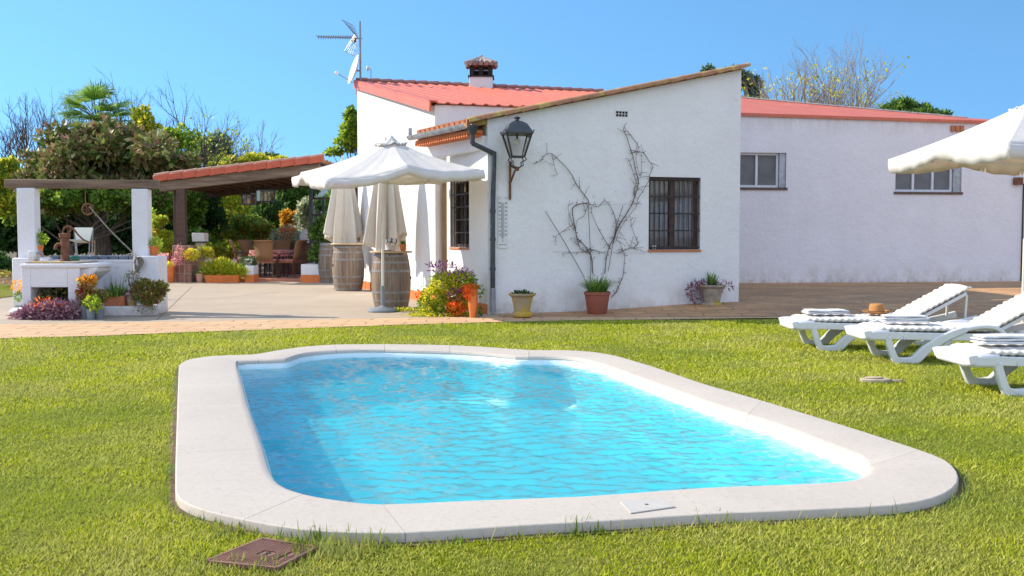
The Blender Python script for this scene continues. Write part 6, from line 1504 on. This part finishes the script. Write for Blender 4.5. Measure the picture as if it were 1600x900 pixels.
mb = MB(); mb.hexa([Vector((X(323,25.9),25.8,0)),Vector((X(373,25.9),25.8,0)),Vector((X(373,25.9),26.1,0)),Vector((X(323,25.9),26.1,0)),Vector((X(321,25.9),25.77,.20)),Vector((X(375,25.9),25.77,.20)),Vector((X(375,25.9),26.13,.20)),Vector((X(321,25.9),26.13,.20))]); mb.build('planter', MT['terra_bright'], lp_, bevel=.01)
leaves('plants', LM['yellow'], lp_, [cl_(u,v,26.0,(.22,.18,.13)) for u, v in ((328,426),(340,421),(350,424),(362,426),(372,428),(345,415),(330,420))], 3000, .13, .15, up=.8, seed=66); leaves('green_plants', LM['lime'], lp_, [cl_(u,v,26.0,(.22,.18,.13)) for u, v in ((335,424),(355,420),(368,424))], 1000, .13, .15, up=.8, seed=67)
cr_ = thing('stone_block', (X(310,26.6),26.6,0), 'hollow grey block standing behind the small pale clay pot', 'block')
mb = MB(); mb.box(X(302,26.6),X(320,26.6),26.5,26.9,0,.45); mb.build('block', MT['oldstone'], cr_, bevel=.01); mb = MB()
for z in (.10,.22,.34): mb.box(X(302,26.6)+.02,X(302,26.6)+.12,26.49,26.51,z,z+.04)
mb.build('holes', MT['darkhole'], cr_)
t, Y = gp(312,416,.15,.30,'plain',MT['oldstone'],'round stone-coloured pot of yellow flowers on the hollow grey block', .45, 26.7); leaves('leaves', LM['yellow'], t, [cl_(308,392,Y,(.25,.2,.10)),cl_(322,396,Y,(.18,.2,.14)),cl_(300,402,Y,(.12,.12,.12))], 900, .09, .3, seed=68)
ml = thing('white_post_box', (X(313,27.2),27.2,0), 'white box-shaped lamp on a white post among the planters', 'post lamp')
mb = MB(); mb.box(X(308,27.2),X(319,27.2),27.1,27.3,0,Zv(378,27.2)); mb.build('post', MT['whitepaint'], ml, bevel=.01); mb = MB(); mb.box(X(304,27.2),X(323,27.2),27.0,27.4,Zv(377.5,27.2),Zv(364,27.2)); mb.build('box', MT['whitepaint'], ml, bevel=.015); mb = MB(); mb.box(X(303,27.2),X(324,27.2),26.98,27.42,Zv(379,27.2),Zv(377.7,27.2)); mb.build('rim', MT['iron'], ml)
t, Y = gp(388,430,.13,.18,'plain',MT['whiteshoe'],'small white pot with dark leaves on the narrow wall stub', Zv(415,26.2), 26.2); leaves('leaves', LM['dark'], t, [cl_(388,410,Y,(.2,.15,.12))], 300, .08, .4, seed=69)
t, Y = gp(450,395,.25,.45,'plain',MT['terra'],'terracotta pot of silvery olive-like leaves on the wooden cabinet', 1.02, 30.2); leaves('leaves', LM['grey'], t, [cl_(u,v,30.2,(.35,.3,.25)) for u, v in ((440,372),(455,365),(466,374),(448,383),(462,385))], 2200, .09, .3, seed=70)
# water bowl white jar to the right
mb = MB(); mb.lathe([(0,0),(.12,0),(.16,.08),(.17,.22),(.12,.34),(.07,.38),(.08,.41),(.06,.41),(0,.38)], (X(477,29.9),29.9,1.02), 20); tag(mb.build('white_jar', MT['whiteshoe']), 'white bulbous jar at the right end of the wooden cabinet', 'jar')

# ---- antenna and dishes
ax_, ay = X(565.5,23.25), 23.25; zA = lambda v: Zv(v,ay); xA = lambda u: X(u,ay)
an = thing('tv_antenna', (ax_,ay,zA(187)), 'tall rooftop television mast with a long comb-shaped antenna', 'antenna')
mb = MB(); mb.tube([(ax_,ay,zA(187)),(ax_,ay,zA(33))], .022, 8); mb.build('mast', MT['steel'], an)
mb = MB()
for v in (150,175): mb.tube([(ax_,ay,zA(v)),(ax_+.12,ay+.05,zA(v))], .012, 6)
mb.build('wall_clamps', MT['steel'], an)
mb = MB(); za = zA(58); mb.tube([(xA(499),ay,za+.01),(ax_+.05,ay,za-.03)], .014, 8)
for i in range(16):
    x = xA(501)+i*(xA(557)-xA(501))/15
    mb.tube([(x-.018,ay-.16,za),(x,ay,za+.0),(x-.018,ay+.16,za)], .008, 5); mb.tube([(x,ay,za-.05),(x+.012,ay,za+.05)], .008, 5)
mb.build('boom', MT['steel'], an)
mb = MB(); mb.box(xA(553),xA(559),ay-.05,ay+.05,zA(65.5),zA(60)); mb.build('feed_box', MT['iron'], an)
mb = MB()
for s_ in (1,-1):
    for j in range(7):
        y = -.30+j*.10; a0_ = Vector((xA(560),ay+y,za)); e = Vector((xA(541 if s_ > 0 else 544)+j*.03,ay+y,zA(35 if s_ > 0 else 84))); mb.tube([a0_, e], .005, 4)
    for q in (.35,.7,1): 
        a = Vector((xA(560),ay-.30,za)).lerp(Vector((xA(541 if s_ > 0 else 544),ay-.30,zA(35 if s_ > 0 else 84))), q); mb.tube([a, a+Vector((.15*q,.6,0))], .005, 4)
mb.build('reflector', MT['steel'], an)
ds = thing('satellite_dish', (xA(558),ay,zA(128)), 'white satellite dish seen edge-on below the antenna', 'satellite dish')
mb = MB(); dn = Vector((-.90,-.36,.30)).normalized(); c0 = P(557,110,ay-.05); e1_ = dn.cross(Z3).normalized(); e2_ = e1_.cross(dn); vs = []
for j in range(7):
    rr_ = .36*j/6
    for k in range(24):
        a = 2*math.pi*k/24; vs.append(c0+e1_*rr_*math.cos(a)*.9+e2_*rr_*math.sin(a)+dn*(rr_*rr_*.55))
mb.add(vs, [(j*24+k, j*24+(k+1)%24, (j+1)*24+(k+1)%24, (j+1)*24+k) for j in range(6) for k in range(24)]); dd = mb.build('dish', MT['whitepaint'], ds, angle=60); md = dd.modifiers.new('t','SOLIDIFY'); md.thickness = .012
mb = MB(); mb.tube([c0-dn*.01, Vector((ax_,ay,c0.z))], .02, 8); mb.tube([c0-e2_*.3, c0-e2_*.22+dn*.42], .010, 6); mb.build('arm', MT['steel'], ds); mb = MB(); mb.sphere(c0-e2_*.22+dn*.42, .045, 10, 8); mb.build('receiver', MT['whitepaint'], ds)
sc_ = thing('wifi_aerial', (xA(580),ay+.2,zA(130)), 'small white aerial on a thin rod beside the mast', 'aerial')
mb = MB(); mb.tube([(xA(580),ay+.2,zA(131)),(xA(580),ay+.2,zA(106)),(xA(576),ay+.2,zA(104))], .010, 6); mb.build('rod', MT['steel'], sc_); mb = MB(); mb.sphere((xA(575),ay+.2,zA(104.5)), .06, 10, 8, (.6,1,1)); mb.build('head', MT['whitepaint'], sc_)
# ================================================================== vegetation
def branches(mb, p, d, L, r, depth, rr, tips, bend=.25, split=3, up=.15, shrink=.68, spread=.6, n0=6):
    pts = [Vector(p)]; q = Vector(p); dd = Vector(d).normalized(); seg = 4
    for i in range(seg):
        dd = (dd+Vector((rr.gauss(0,bend),rr.gauss(0,bend),rr.gauss(0,bend)+up))*.5).normalized(); q = q+dd*L/seg; pts.append(q.copy())
    mb.tube(pts, [r*(1-.45*i/seg) for i in range(seg+1)], max(3, n0-1) if depth < 2 else n0, caps=False)
    if depth == 0: tips.append(q); return
    k = split if rr.random() < .7 else split-1
    for i in range(k):
        at = pts[-1] if i == 0 else pts[rr.randint(2, seg)]
        a = Vector((rr.gauss(0,1),rr.gauss(0,1),rr.gauss(0,.6))); a = (a-dd*a.dot(dd)).normalized(); nd = (dd+a*(spread if i else spread*.4)*rr.uniform(.7,1.3)).normalized()
        branches(mb, at, nd, L*shrink*rr.uniform(.8,1.15), r*.58, depth-1, rr, tips, bend, split, up, shrink, spread, n0)
def bare_tree(u, vt, vbase, Y, label, seed, depth=4, r=.07, stems=4, lean=.5, mat='bark', leafs=None, h=None, spread=.6, name='bare_tree', group=None, split=3, up=.15):
    rr = random.Random(seed); X0 = X(u,Y); top = Zv(vt,Y); t = thing(name, (X0,Y,0), label, 'tree', group); mb = MB(); tips = []
    hh = h or top; fork = min(1.6, top*.3)
    mb.tube([(X0,Y,0),(X0+.05,Y,fork*.6),(X0,Y,fork)], [r*1.8,r*1.4,r*1.3], 8); sumk = sum(.68**i for i in range(depth+1))
    for s_ in range(stems):
        a = 2*math.pi*s_/stems+rr.random(); d = Vector((math.cos(a)*lean, math.sin(a)*lean*.6, 1)); branches(mb, (X0,Y,fork*.9), d, (top-fork)/sumk*1.12, r, depth, rr, tips, spread=spread, split=split, up=up)
    mb.build('trunk', MT[mat], t, angle=180)
    if leafs:
        lm, n, size, frac = leafs; sel = [x for x in tips if rr.random() < frac and x.z < top*.95]
        if sel: leaves('leaves', LM[lm], t, [((x.x,x.y,x.z),(.12,.12,.15),1) for x in sel], n, size, .6, seed=seed)
    return t
def bush(name, label, cat, mats, clumps, n, size, Y, dep=.6, seed=1, aspect=.5, trunk=None, group=None, up=.3):
    """clumps given in photo coordinates: (u, v, radius in px wide, radius in px tall)"""
    k = Y/F; u0 = sum(c[0] for c in clumps)/len(clumps); t = thing(name, (X(u0,Y),Y,0), label, cat, group); r = random.Random(seed)
    cl3 = []
    for u, v, a, b in clumps:
        for q in range(7):
            th = r.uniform(0,6.283); ph = r.uniform(-.6,1.2); d = r.uniform(.35,.8)
            Yc = Y+r.uniform(-1,1)*dep*a*k; cl3.append(((X(u,Y)+a*k*d*math.cos(th)*.9, Yc, max(.15, Zv(v,Y)+b*k*d*math.sin(ph))), (a*k*r.uniform(.3,.5), a*k*.4, b*k*r.uniform(.28,.45)), a*b))
    if isinstance(mats, str): mats = [(mats, 1)]
    for i, (mname, w) in enumerate(mats):
        leaves('crown' if i == 0 else 'blossom', LM[mname], t, cl3 if i == 0 or w > .3 else r.sample(cl3, max(2, len(cl3)//2)), int(n*w), size*(1 if i == 0 else .8), aspect, up, seed*7+i, shell=.35)
    if trunk is not None:
        mb = MB(); tips = []; tu, tv, tr = trunk; rr = random.Random(seed); mb.tube([(X(tu,Y),Y,0),(X(tu,Y)+.03,Y,Zv(tv,Y)*.6),(X(tu,Y),Y,Zv(tv,Y))], [tr*1.3,tr,tr*.9], 10)
        top = max(c[0][2] for c in cl3)
        for c in r.sample(cl3, min(len(cl3), 8)):
            e = Vector(c[0]); s_ = Vector((X(tu,Y),Y,Zv(tv,Y)*.97)); m_ = s_.lerp(e,.5)+Vector((r.uniform(-.1,.1),0,r.uniform(0,.2))); mb.tube([s_, m_, e], [tr*.42,tr*.2,tr*.06], 6)
        mb.build('trunk', MT['bark'], t)
    return t
# big plum-leaved tree behind the well
bush('plum_leaf_tree', 'broad bushy tree with dark green and plum-coloured leaves behind the well', 'tree', [('plum',1)], [(160,250,75,45),(95,265,60,40),(225,250,70,42),(280,270,45,35),(50,290,45,35),(160,290,80,35),(230,295,70,35),(100,310,60,30),(180,225,50,28),(125,222,40,25),(30,310,35,25),(90,228,20,18),(140,208,26,14),(200,211,24,13),(252,230,22,16),(302,250,18,12),(58,255,18,18),(180,198,14,10)], 21000, .21, 31.0, .9, 101, .5, trunk=(163,372,.2))
bush('broadleaf_tree', 'bright green leafy tree growing low behind the well pillars', 'tree', [('green',1),('lime',.35)], [(60,320,60,30),(110,315,50,28),(160,312,50,26),(205,315,55,30),(250,325,45,35),(20,330,45,30),(300,330,30,40)], 16000, .17, 30.3, .8, 102, .5, trunk=(110,385,.10))
# palm
def palm():
    Y = 33; c0 = Vector((X(156,Y), Y, Zv(188,Y))); t = thing('fan_palm', (c0.x,Y,0), 'green fan palm rising behind the plum-leaved tree', 'palm tree'); r = random.Random(4)
    mb = MB(); mb.tube([(c0.x,Y,0),(c0.x+.05,Y,c0.z*.5),(c0.x,Y,c0.z-.1)], [.2,.17,.19], 12); mb.build('trunk', MT['bark'], t)
    for i in range(34):
        el = r.uniform(-.35,1.45); az = r.uniform(0,6.283); L = r.uniform(.5,.9); d = Vector((math.cos(az)*math.cos(el), math.sin(az)*math.cos(el), math.sin(el))); e = c0+d*L-Z3*.04
        side = d.cross(Z3).normalized() if abs(d.z) < .98 else Vector((1,0,0)); upv = side.cross(d).normalized(); V = []; A = []; n = 20; va = r.random()
        for k in range(n):
            a = (k/(n-1)-.5)*2.5; dirv = (d*math.cos(a)+side*math.sin(a)).normalized(); Lf = r.uniform(.62,.85)*(1-.15*abs(a)); wv = (side*math.cos(a)-d*math.sin(a))*.022
            m_ = e+dirv*Lf*.6+upv*.02; tip = e+dirv*Lf-Z3*(.07+.10*r.random()); V += [e-wv*.2, m_-wv, m_+wv, e+wv*.2, m_-wv, tip-wv*.1, tip+wv*.1, m_+wv]; A += [min(.98, va*.6+.4*r.random())]*8
        f = npmesh('frond', np.array([tuple(v) for v in V]), 4, LM['green'], t, A)
        mb = MB(); mb.tube([c0, c0.lerp(e,.5)+upv*.02, e], [.022,.015,.010], 5); mb.build('stalk', M('palm_stalk', (.16,.20,.05)) if 'palm_stalk' not in bpy.data.materials else bpy.data.materials['palm_stalk'], f)
palm()
G1 = 'bare winter trees behind the garden'
bare_tree(30,165,0,37,'bare grey tree at the far left with sprawling twigs',11,5,.07,6,.8,group=G1)
bare_tree(95,140,0,38,'bare tree between the far left tree and the palm',12,5,.075,6,.6,group=G1)
bare_tree(235,135,0,38,'bare tree with curving twigs just right of the palm',13,5,.075,6,.7,group=G1)
bare_tree(290,170,0,38,'bare tree with long arching branches and a few leaves above the pergola end',15,5,.065,5,.9,group=G1,leafs=('lime',900,.12,.35))
bare_tree(376,200,0,60,'pale leafless tree beyond the pergola roof',16,5,.13,5,.3,'palebark',group=G1)
bush('autumn_tree', 'small yellow-leaved tree top beside the palm', 'tree', [('yellow',1),('green',.5)], [(225,190,17,22),(235,210,18,18),(220,215,15,15)], 1700, .15, 36, .7, 103, trunk=(228,260,.06))
bush('green_tree', 'loose light green tree right of the yellow treetop', 'tree', [('lime',1),('green',.6)], [(275,215,25,20),(295,225,25,20),(260,235,20,15),(300,245,15,12)], 1600, .14, 37, .7, 104, trunk=(280,290,.06))
bush('pine_tree', 'dark blue-green pine standing far behind the pergola end', 'tree', [('bluegreen',1)], [(337,225,22,17),(350,240,15,12),(322,240,16,12),(335,250,26,10)], 4200, .28, 55, .8, 105, .35, trunk=(337,280,.2))
# shrubs behind the dining place
shr = [('yellow_shrub','tall yellow-green shrub behind the dining place left of the round dark conifer',[('yellow',1),('lime',.6)],[(355,305,30,30),(380,320,28,30),(370,345,35,30),(395,300,25,20)],7000,.15,36),
 ('dark_hedge','dark shady shrub behind the brick pier',[('dark',1)],[(320,320,26,26),(330,345,24,26),(315,365,22,22),(300,340,18,30)],5000,.14,31.2),
 ('rose_bush','flowering bush with red and orange blooms behind the left dining chairs',[('green',1),('orangey',.35),('red',.18),('lime',.5)],[(385,355,28,18),(370,365,25,18),(410,360,22,14),(395,375,30,12)],5200,.12,32),
 ('orange_bush','bush glowing with orange blossom right of the round dark conifer',[('orangey',1),('green',.5)],[(455,345,18,15),(465,355,15,15),(450,360,12,10)],3000,.11,33),
 ('leafy_tree','dense green tree behind the right end of the pergola',[('green',1),('dark',.5)],[(450,300,30,25),(470,315,25,30),(435,290,25,15),(480,300,20,25),(475,340,18,25)],9000,.13,37),
 ('yellow_treetop','yellow-green treetops rising above the pergola roof',[('yellow',1),('lime',.5)],[(400,250,28,8),(375,255,22,8),(430,255,22,7),(350,262,20,8)],3200,.16,42),
 ('feathery_tree','dark leafy treetop on the skyline above the pergola roof',[('dark',1),('green',.5)],[(425,246,12,5),(440,250,12,4),(412,252,10,4)],900,.16,44),
 ('grey_shrub','shrub with pale drooping twigs behind the iron post',[('grey',1)],[(475,330,16,20),(478,350,14,16)],1500,.12,31),
 ('corner_shrub','dark leafy shrub left of the folded parasol',[('green',1),('dark',.6)],[(505,370,22,22),(500,395,25,20),(520,350,14,14)],3600,.12,26.3),
 ('clipped_shrub','spiky green shrub behind the white post box',[('green',1)],[(305,375,22,14),(322,382,20,12)],1600,.14,29),
 ('bronze_shrub','mixed green and bronze shrub between post box and dining chairs',[('lime',1),('plum',.5),('yellow',.5)],[(335,392,20,12),(352,398,18,12),(362,390,12,12)],2600,.09,28.3),
 ('lantana_bush','yellow-flowered bush between the well and the brick pier',[('lime',1),('orangey',.25),('yellow',.6)],[(255,375,20,18),(262,392,18,15),(270,372,14,14),(248,352,12,14)],4000,.08,27.2),
]
for nm, lb, ms, cl__, n_, sz_, Y_ in shr: bush(nm, lb, 'tree' if 'tree' in nm else 'shrub', ms, cl__, n_, sz_, Y_, .6, sum(map(ord, nm)) % 97+5)
# round clipped conifer
Y_ = 34; cf = thing('round_conifer', (X(421,Y_),Y_,0), 'dark egg-shaped conifer seen behind the dining table', 'conifer'); k_ = Y_/F
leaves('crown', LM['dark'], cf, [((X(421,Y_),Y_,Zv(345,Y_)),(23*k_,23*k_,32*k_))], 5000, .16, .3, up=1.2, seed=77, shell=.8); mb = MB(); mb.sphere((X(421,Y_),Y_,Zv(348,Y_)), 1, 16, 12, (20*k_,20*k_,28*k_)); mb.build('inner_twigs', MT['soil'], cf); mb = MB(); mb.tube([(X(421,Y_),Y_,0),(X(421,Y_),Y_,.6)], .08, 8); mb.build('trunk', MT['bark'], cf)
# dense hedges that close the garden at the back
hd = [(-150,335,70,45,'green',38),(-260,335,70,50,'dark',38),(-40,340,60,36,'dark',38),(20,352,60,32,'dark',37),(90,350,60,32,'dark',38),(160,352,60,30,'dark',39),(235,350,60,34,'dark',40),(330,350,60,36,'lime',42),(410,345,70,40,'yellow',44),(500,340,70,45,'dark',43),(560,330,60,50,'green',42)]
for i, (u, v, a, b, m_, Y_) in enumerate(hd):
    pos = ['just beyond the left photo edge','far beyond the left photo edge','leftmost, cut by the photo edge','behind the left pillar of the well','behind the pump','behind the sling chair','left of the pergola post','below the pine','behind the yellow shrubs','behind the iron post','hidden mostly by the house corner'][i]
    bush('garden_hedge', 'dark evergreen hedge at the garden end, '+pos, 'hedge', [(m_,1)], [(u,v,a,b),(u+a*.4,v+12,a*.8,b*.8),(u-a*.4,v+12,a*.8,b*.8),(u,385,a,16)], 9000, .20, Y_, .35, 200+i, .55)
bush('left_shrub','yellow-green shrub at the left edge of the photo','shrub',[('yellow',1),('green',1)],[(5,270,25,25),(-10,300,30,30),(8,325,22,25)],4200,.13,27,.7,301)
bush('low_shrub','low shrub between lawn strip and hedge at the left edge','shrub',[('dark',1),('bluegreen',.5)],[(5,412,14,9),(-15,408,18,12),(20,416,8,6)],1500,.12,24,.7,302)
leaves('flowerbed_plants', LM['succulent'], None, [((X(u,Y__),Y__,.1),(1.2,.8,.14),1) for u, Y__ in ((40,30),(90,29),(130,30),(190,29),(235,28),(0,31),(160,27.5),(215,26.5))], 6000, .10, .5, seed=303); tag(bpy.data.objects['flowerbed_plants'], kind='stuff')
leaves('fallen_leaves', LM['brown'], None, [((X(u,Y__),Y__,.02),(1.6,1.2,.02),1) for u, Y__ in ((60,26),(120,27),(180,28),(0,27))], 1500, .07, .5, seed=304); tag(bpy.data.objects['fallen_leaves'], kind='stuff')
# trees right and behind the house
bush('citrus_tree','bright green leafy tree showing behind the left corner of the house','tree',[('lime',1),('green',1)],[(548,200,16,22),(540,225,14,14),(552,180,10,12),(525,238,12,6),(560,215,15,25)],2400,.16,33,.8,305,trunk=(560,330,.12))
bush('eucalyptus_tree','blue-grey tree peeping over the right end of the front wing roof','tree',[('bluegreen',1)],[(1160,135,20,22),(1140,120,25,14),(1108,112,14,8),(1175,140,12,12),(1160,170,30,25)],4200,.25,48,.8,306,.35,trunk=(1150,300,.2))
for i, (u, vt, lb, sd) in enumerate(((1228,118,'small bare tree with a few yellow leaves, left end over the barn roof',31),(1252,98,'bare twiggy tree with clusters of yellow leaves above the barn roof',32),(1290,84,'tallest bare twiggy tree above the barn roof',33),(1312,128,'bare spreading tree at the right end of the leafless row',34))):
    bare_tree(u, vt, 0, 44, lb, sd, 5 if i else 4, .075, 5, .35 if i < 3 else .45, 'palebark', ('yellow', (400,600,420,100)[i], .12, (.5,.4,.3,.1)[i]), group='bare trees above the barn roof', spread=.45 if i < 3 else .5)
bush('stone_pine','rounded bright green pine crown above the barn roof','tree',[('pine',1)],[(1400,172,24,14),(1380,178,16,9),(1420,176,20,12),(1445,176,14,10),(1463,182,14,9),(1405,190,50,14)],5200,.30,55,.7,307,.35,trunk=(1415,320,.25))

# ================================================================== grass
def poly_mask(px, py, poly):
    ins = np.zeros(px.shape, bool); n = len(poly)
    for i in range(n):
        ax, ay = poly[i-1][0], poly[i-1][1]; bx_, by_ = poly[i][0], poly[i][1]
        if ay == by_: continue
        c_ = (ay > py) != (by_ > py); xi = (bx_-ax)*(py-ay)/(by_-ay)+ax; ins ^= c_ & (px < xi)
    return ins
lawn2 = [(p[0],p[1]) for p in lawn_poly]; hole = [(p.x,p.y) for p in offset(outer,.030)]; manp = [(q.x,q.y) for q in mc]
def grass(name, y0, y1, dens, hgt, wid, seed, mat='blade'):
    r = np.random.default_rng(seed); A = 0; xr = lambda y: (y*.56+1.0); area = (y1-y0)*(xr(y0)+xr(y1)); n = int(area*dens)
    y = y0+(y1-y0)*r.random(n); x = (r.random(n)*2-1)*xr(y1); keep = (np.abs(x) < xr(y)) & poly_mask(x, y, lawn2) & ~poly_mask(x, y, hole) & ~poly_mask(x, y, manp); x, y = x[keep], y[keep]; n = len(x)
    patch = .5+.5*np.sin(x*2.1+1.7*np.sin(y*1.3))*np.sin(y*1.9+1.1*np.sin(x*1.7+2)); fine = .5+.5*np.sin(x*11+2*np.sin(y*7))*np.sin(y*13+2*np.sin(x*9))
    h = hgt*(.55+.9*r.random(n))*(.75+.3*patch+.35*fine); th = r.random(n)*6.283; ln = h*(.35+.9*r.random(n)); b = np.stack([x, y, np.zeros(n)-.003], 1)
    d = np.stack([np.cos(th)*ln, np.sin(th)*ln, h], 1); fa = r.random(n)*3.1416; s = np.stack([np.cos(fa), np.sin(fa), np.zeros(n)], 1)*(wid*(.7+.6*r.random(n)))[:,None]/2
    m = b+d*.55+np.stack([np.zeros(n)]*2+[h*.12], 1); tip = b+d
    V = np.stack([b-s, b+s, m+s*.75, m-s*.75, m-s*.75, m+s*.75, tip+s*.12, tip-s*.12], 1).reshape(-1,3)
    v = np.clip(.18+.42*r.random(n)+.18*patch+.14*r.normal(size=n), 0, 1); v[r.random(n) < .05] = .95; o = npmesh(name, V, 4, MT[mat], None, np.repeat(v, 8), org=(0,0,0)); tag(o, kind='stuff'); return o
grass('grass', 3.1, 4.6, 13000, .0145, .0042, 1)
grass('grass', 4.6, 6.6, 6800, .0155, .0058, 2)
grass('grass', 6.6, 9.5, 3300, .018, .0080, 3)
grass('grass', 9.5, 14.2, 1700, .020, .0115, 4)
# long unmown blades against the coping and round the cover
r = np.random.default_rng(9); V = []; A = []
def blade(p, h, w, va, lean=.5):
    th = r.random()*6.283; s = Vector((math.cos(th+1.57), math.sin(th+1.57), 0))*w/2; d = Vector((math.cos(th)*lean*h*r.random(), math.sin(th)*lean*h*r.random(), h)); p = Vector(p); m = p+d*.5+Z3*.06*h; t = p+d
    V.extend([p-s, p+s, m+s*.8, m-s*.8, m-s*.8, m+s*.8, t+s*.1, t-s*.1]); A.extend([va]*8)
ot = offset(outer, .02); No_ = len(ot)
for i in range(No_):
    q = ot[i]; nr = (ot[i]-inner[0]); near = q.y < 5.6
    cnt = 10 if near else 5
    for _ in range(cnt):
        off_ = abs(r.normal())*.03; q2 = ot[i].lerp(ot[(i+1)%No_], r.random()); dirn = (q2-Vector((.6,7,q2.z))).normalized(); q3 = q2+dirn*off_
        h = r.uniform(.018,.036) if r.random() < .94 else r.uniform(.04,.07)
        if near and r.random() < .015: h = r.uniform(.06,.11)
        blade((q3.x,q3.y,-.002), h, r.uniform(.003,.006), float(np.clip(r.random(),0,1)), .8)
def cluster(u, v, n, rad, h):
    c = G(u, v)
    for _ in range(n):
        a = r.random()*6.283; d = rad*math.sqrt(r.random()); blade((c.x+d*math.cos(a), c.y+d*math.sin(a), -.002), h*r.uniform(.4,1.1), r.uniform(.004,.008), float(r.random()*.8), .7)
for u, v, n, rad, h in ((350,826,70,.14,.05),(470,846,50,.10,.07),(500,862,90,.12,.07),(540,858,80,.14,.08),(590,858,40,.10,.06),(700,850,26,.12,.04),(912,832,40,.08,.07),(1110,816,26,.08,.06),(1310,804,16,.1,.04),(1500,782,70,.14,.05),(1515,765,50,.12,.05),(410,885,50,.1,.04),(330,884,60,.12,.05),(500,868,70,.1,.05),(440,893,80,.12,.04),(372,838,50,.12,.04)): cluster(u, v, n, rad, h)
tag(npmesh('long_grass', np.array([tuple(v) for v in V]), 4, MT['weed'], None, A, org=(0,0,0)), kind='stuff')
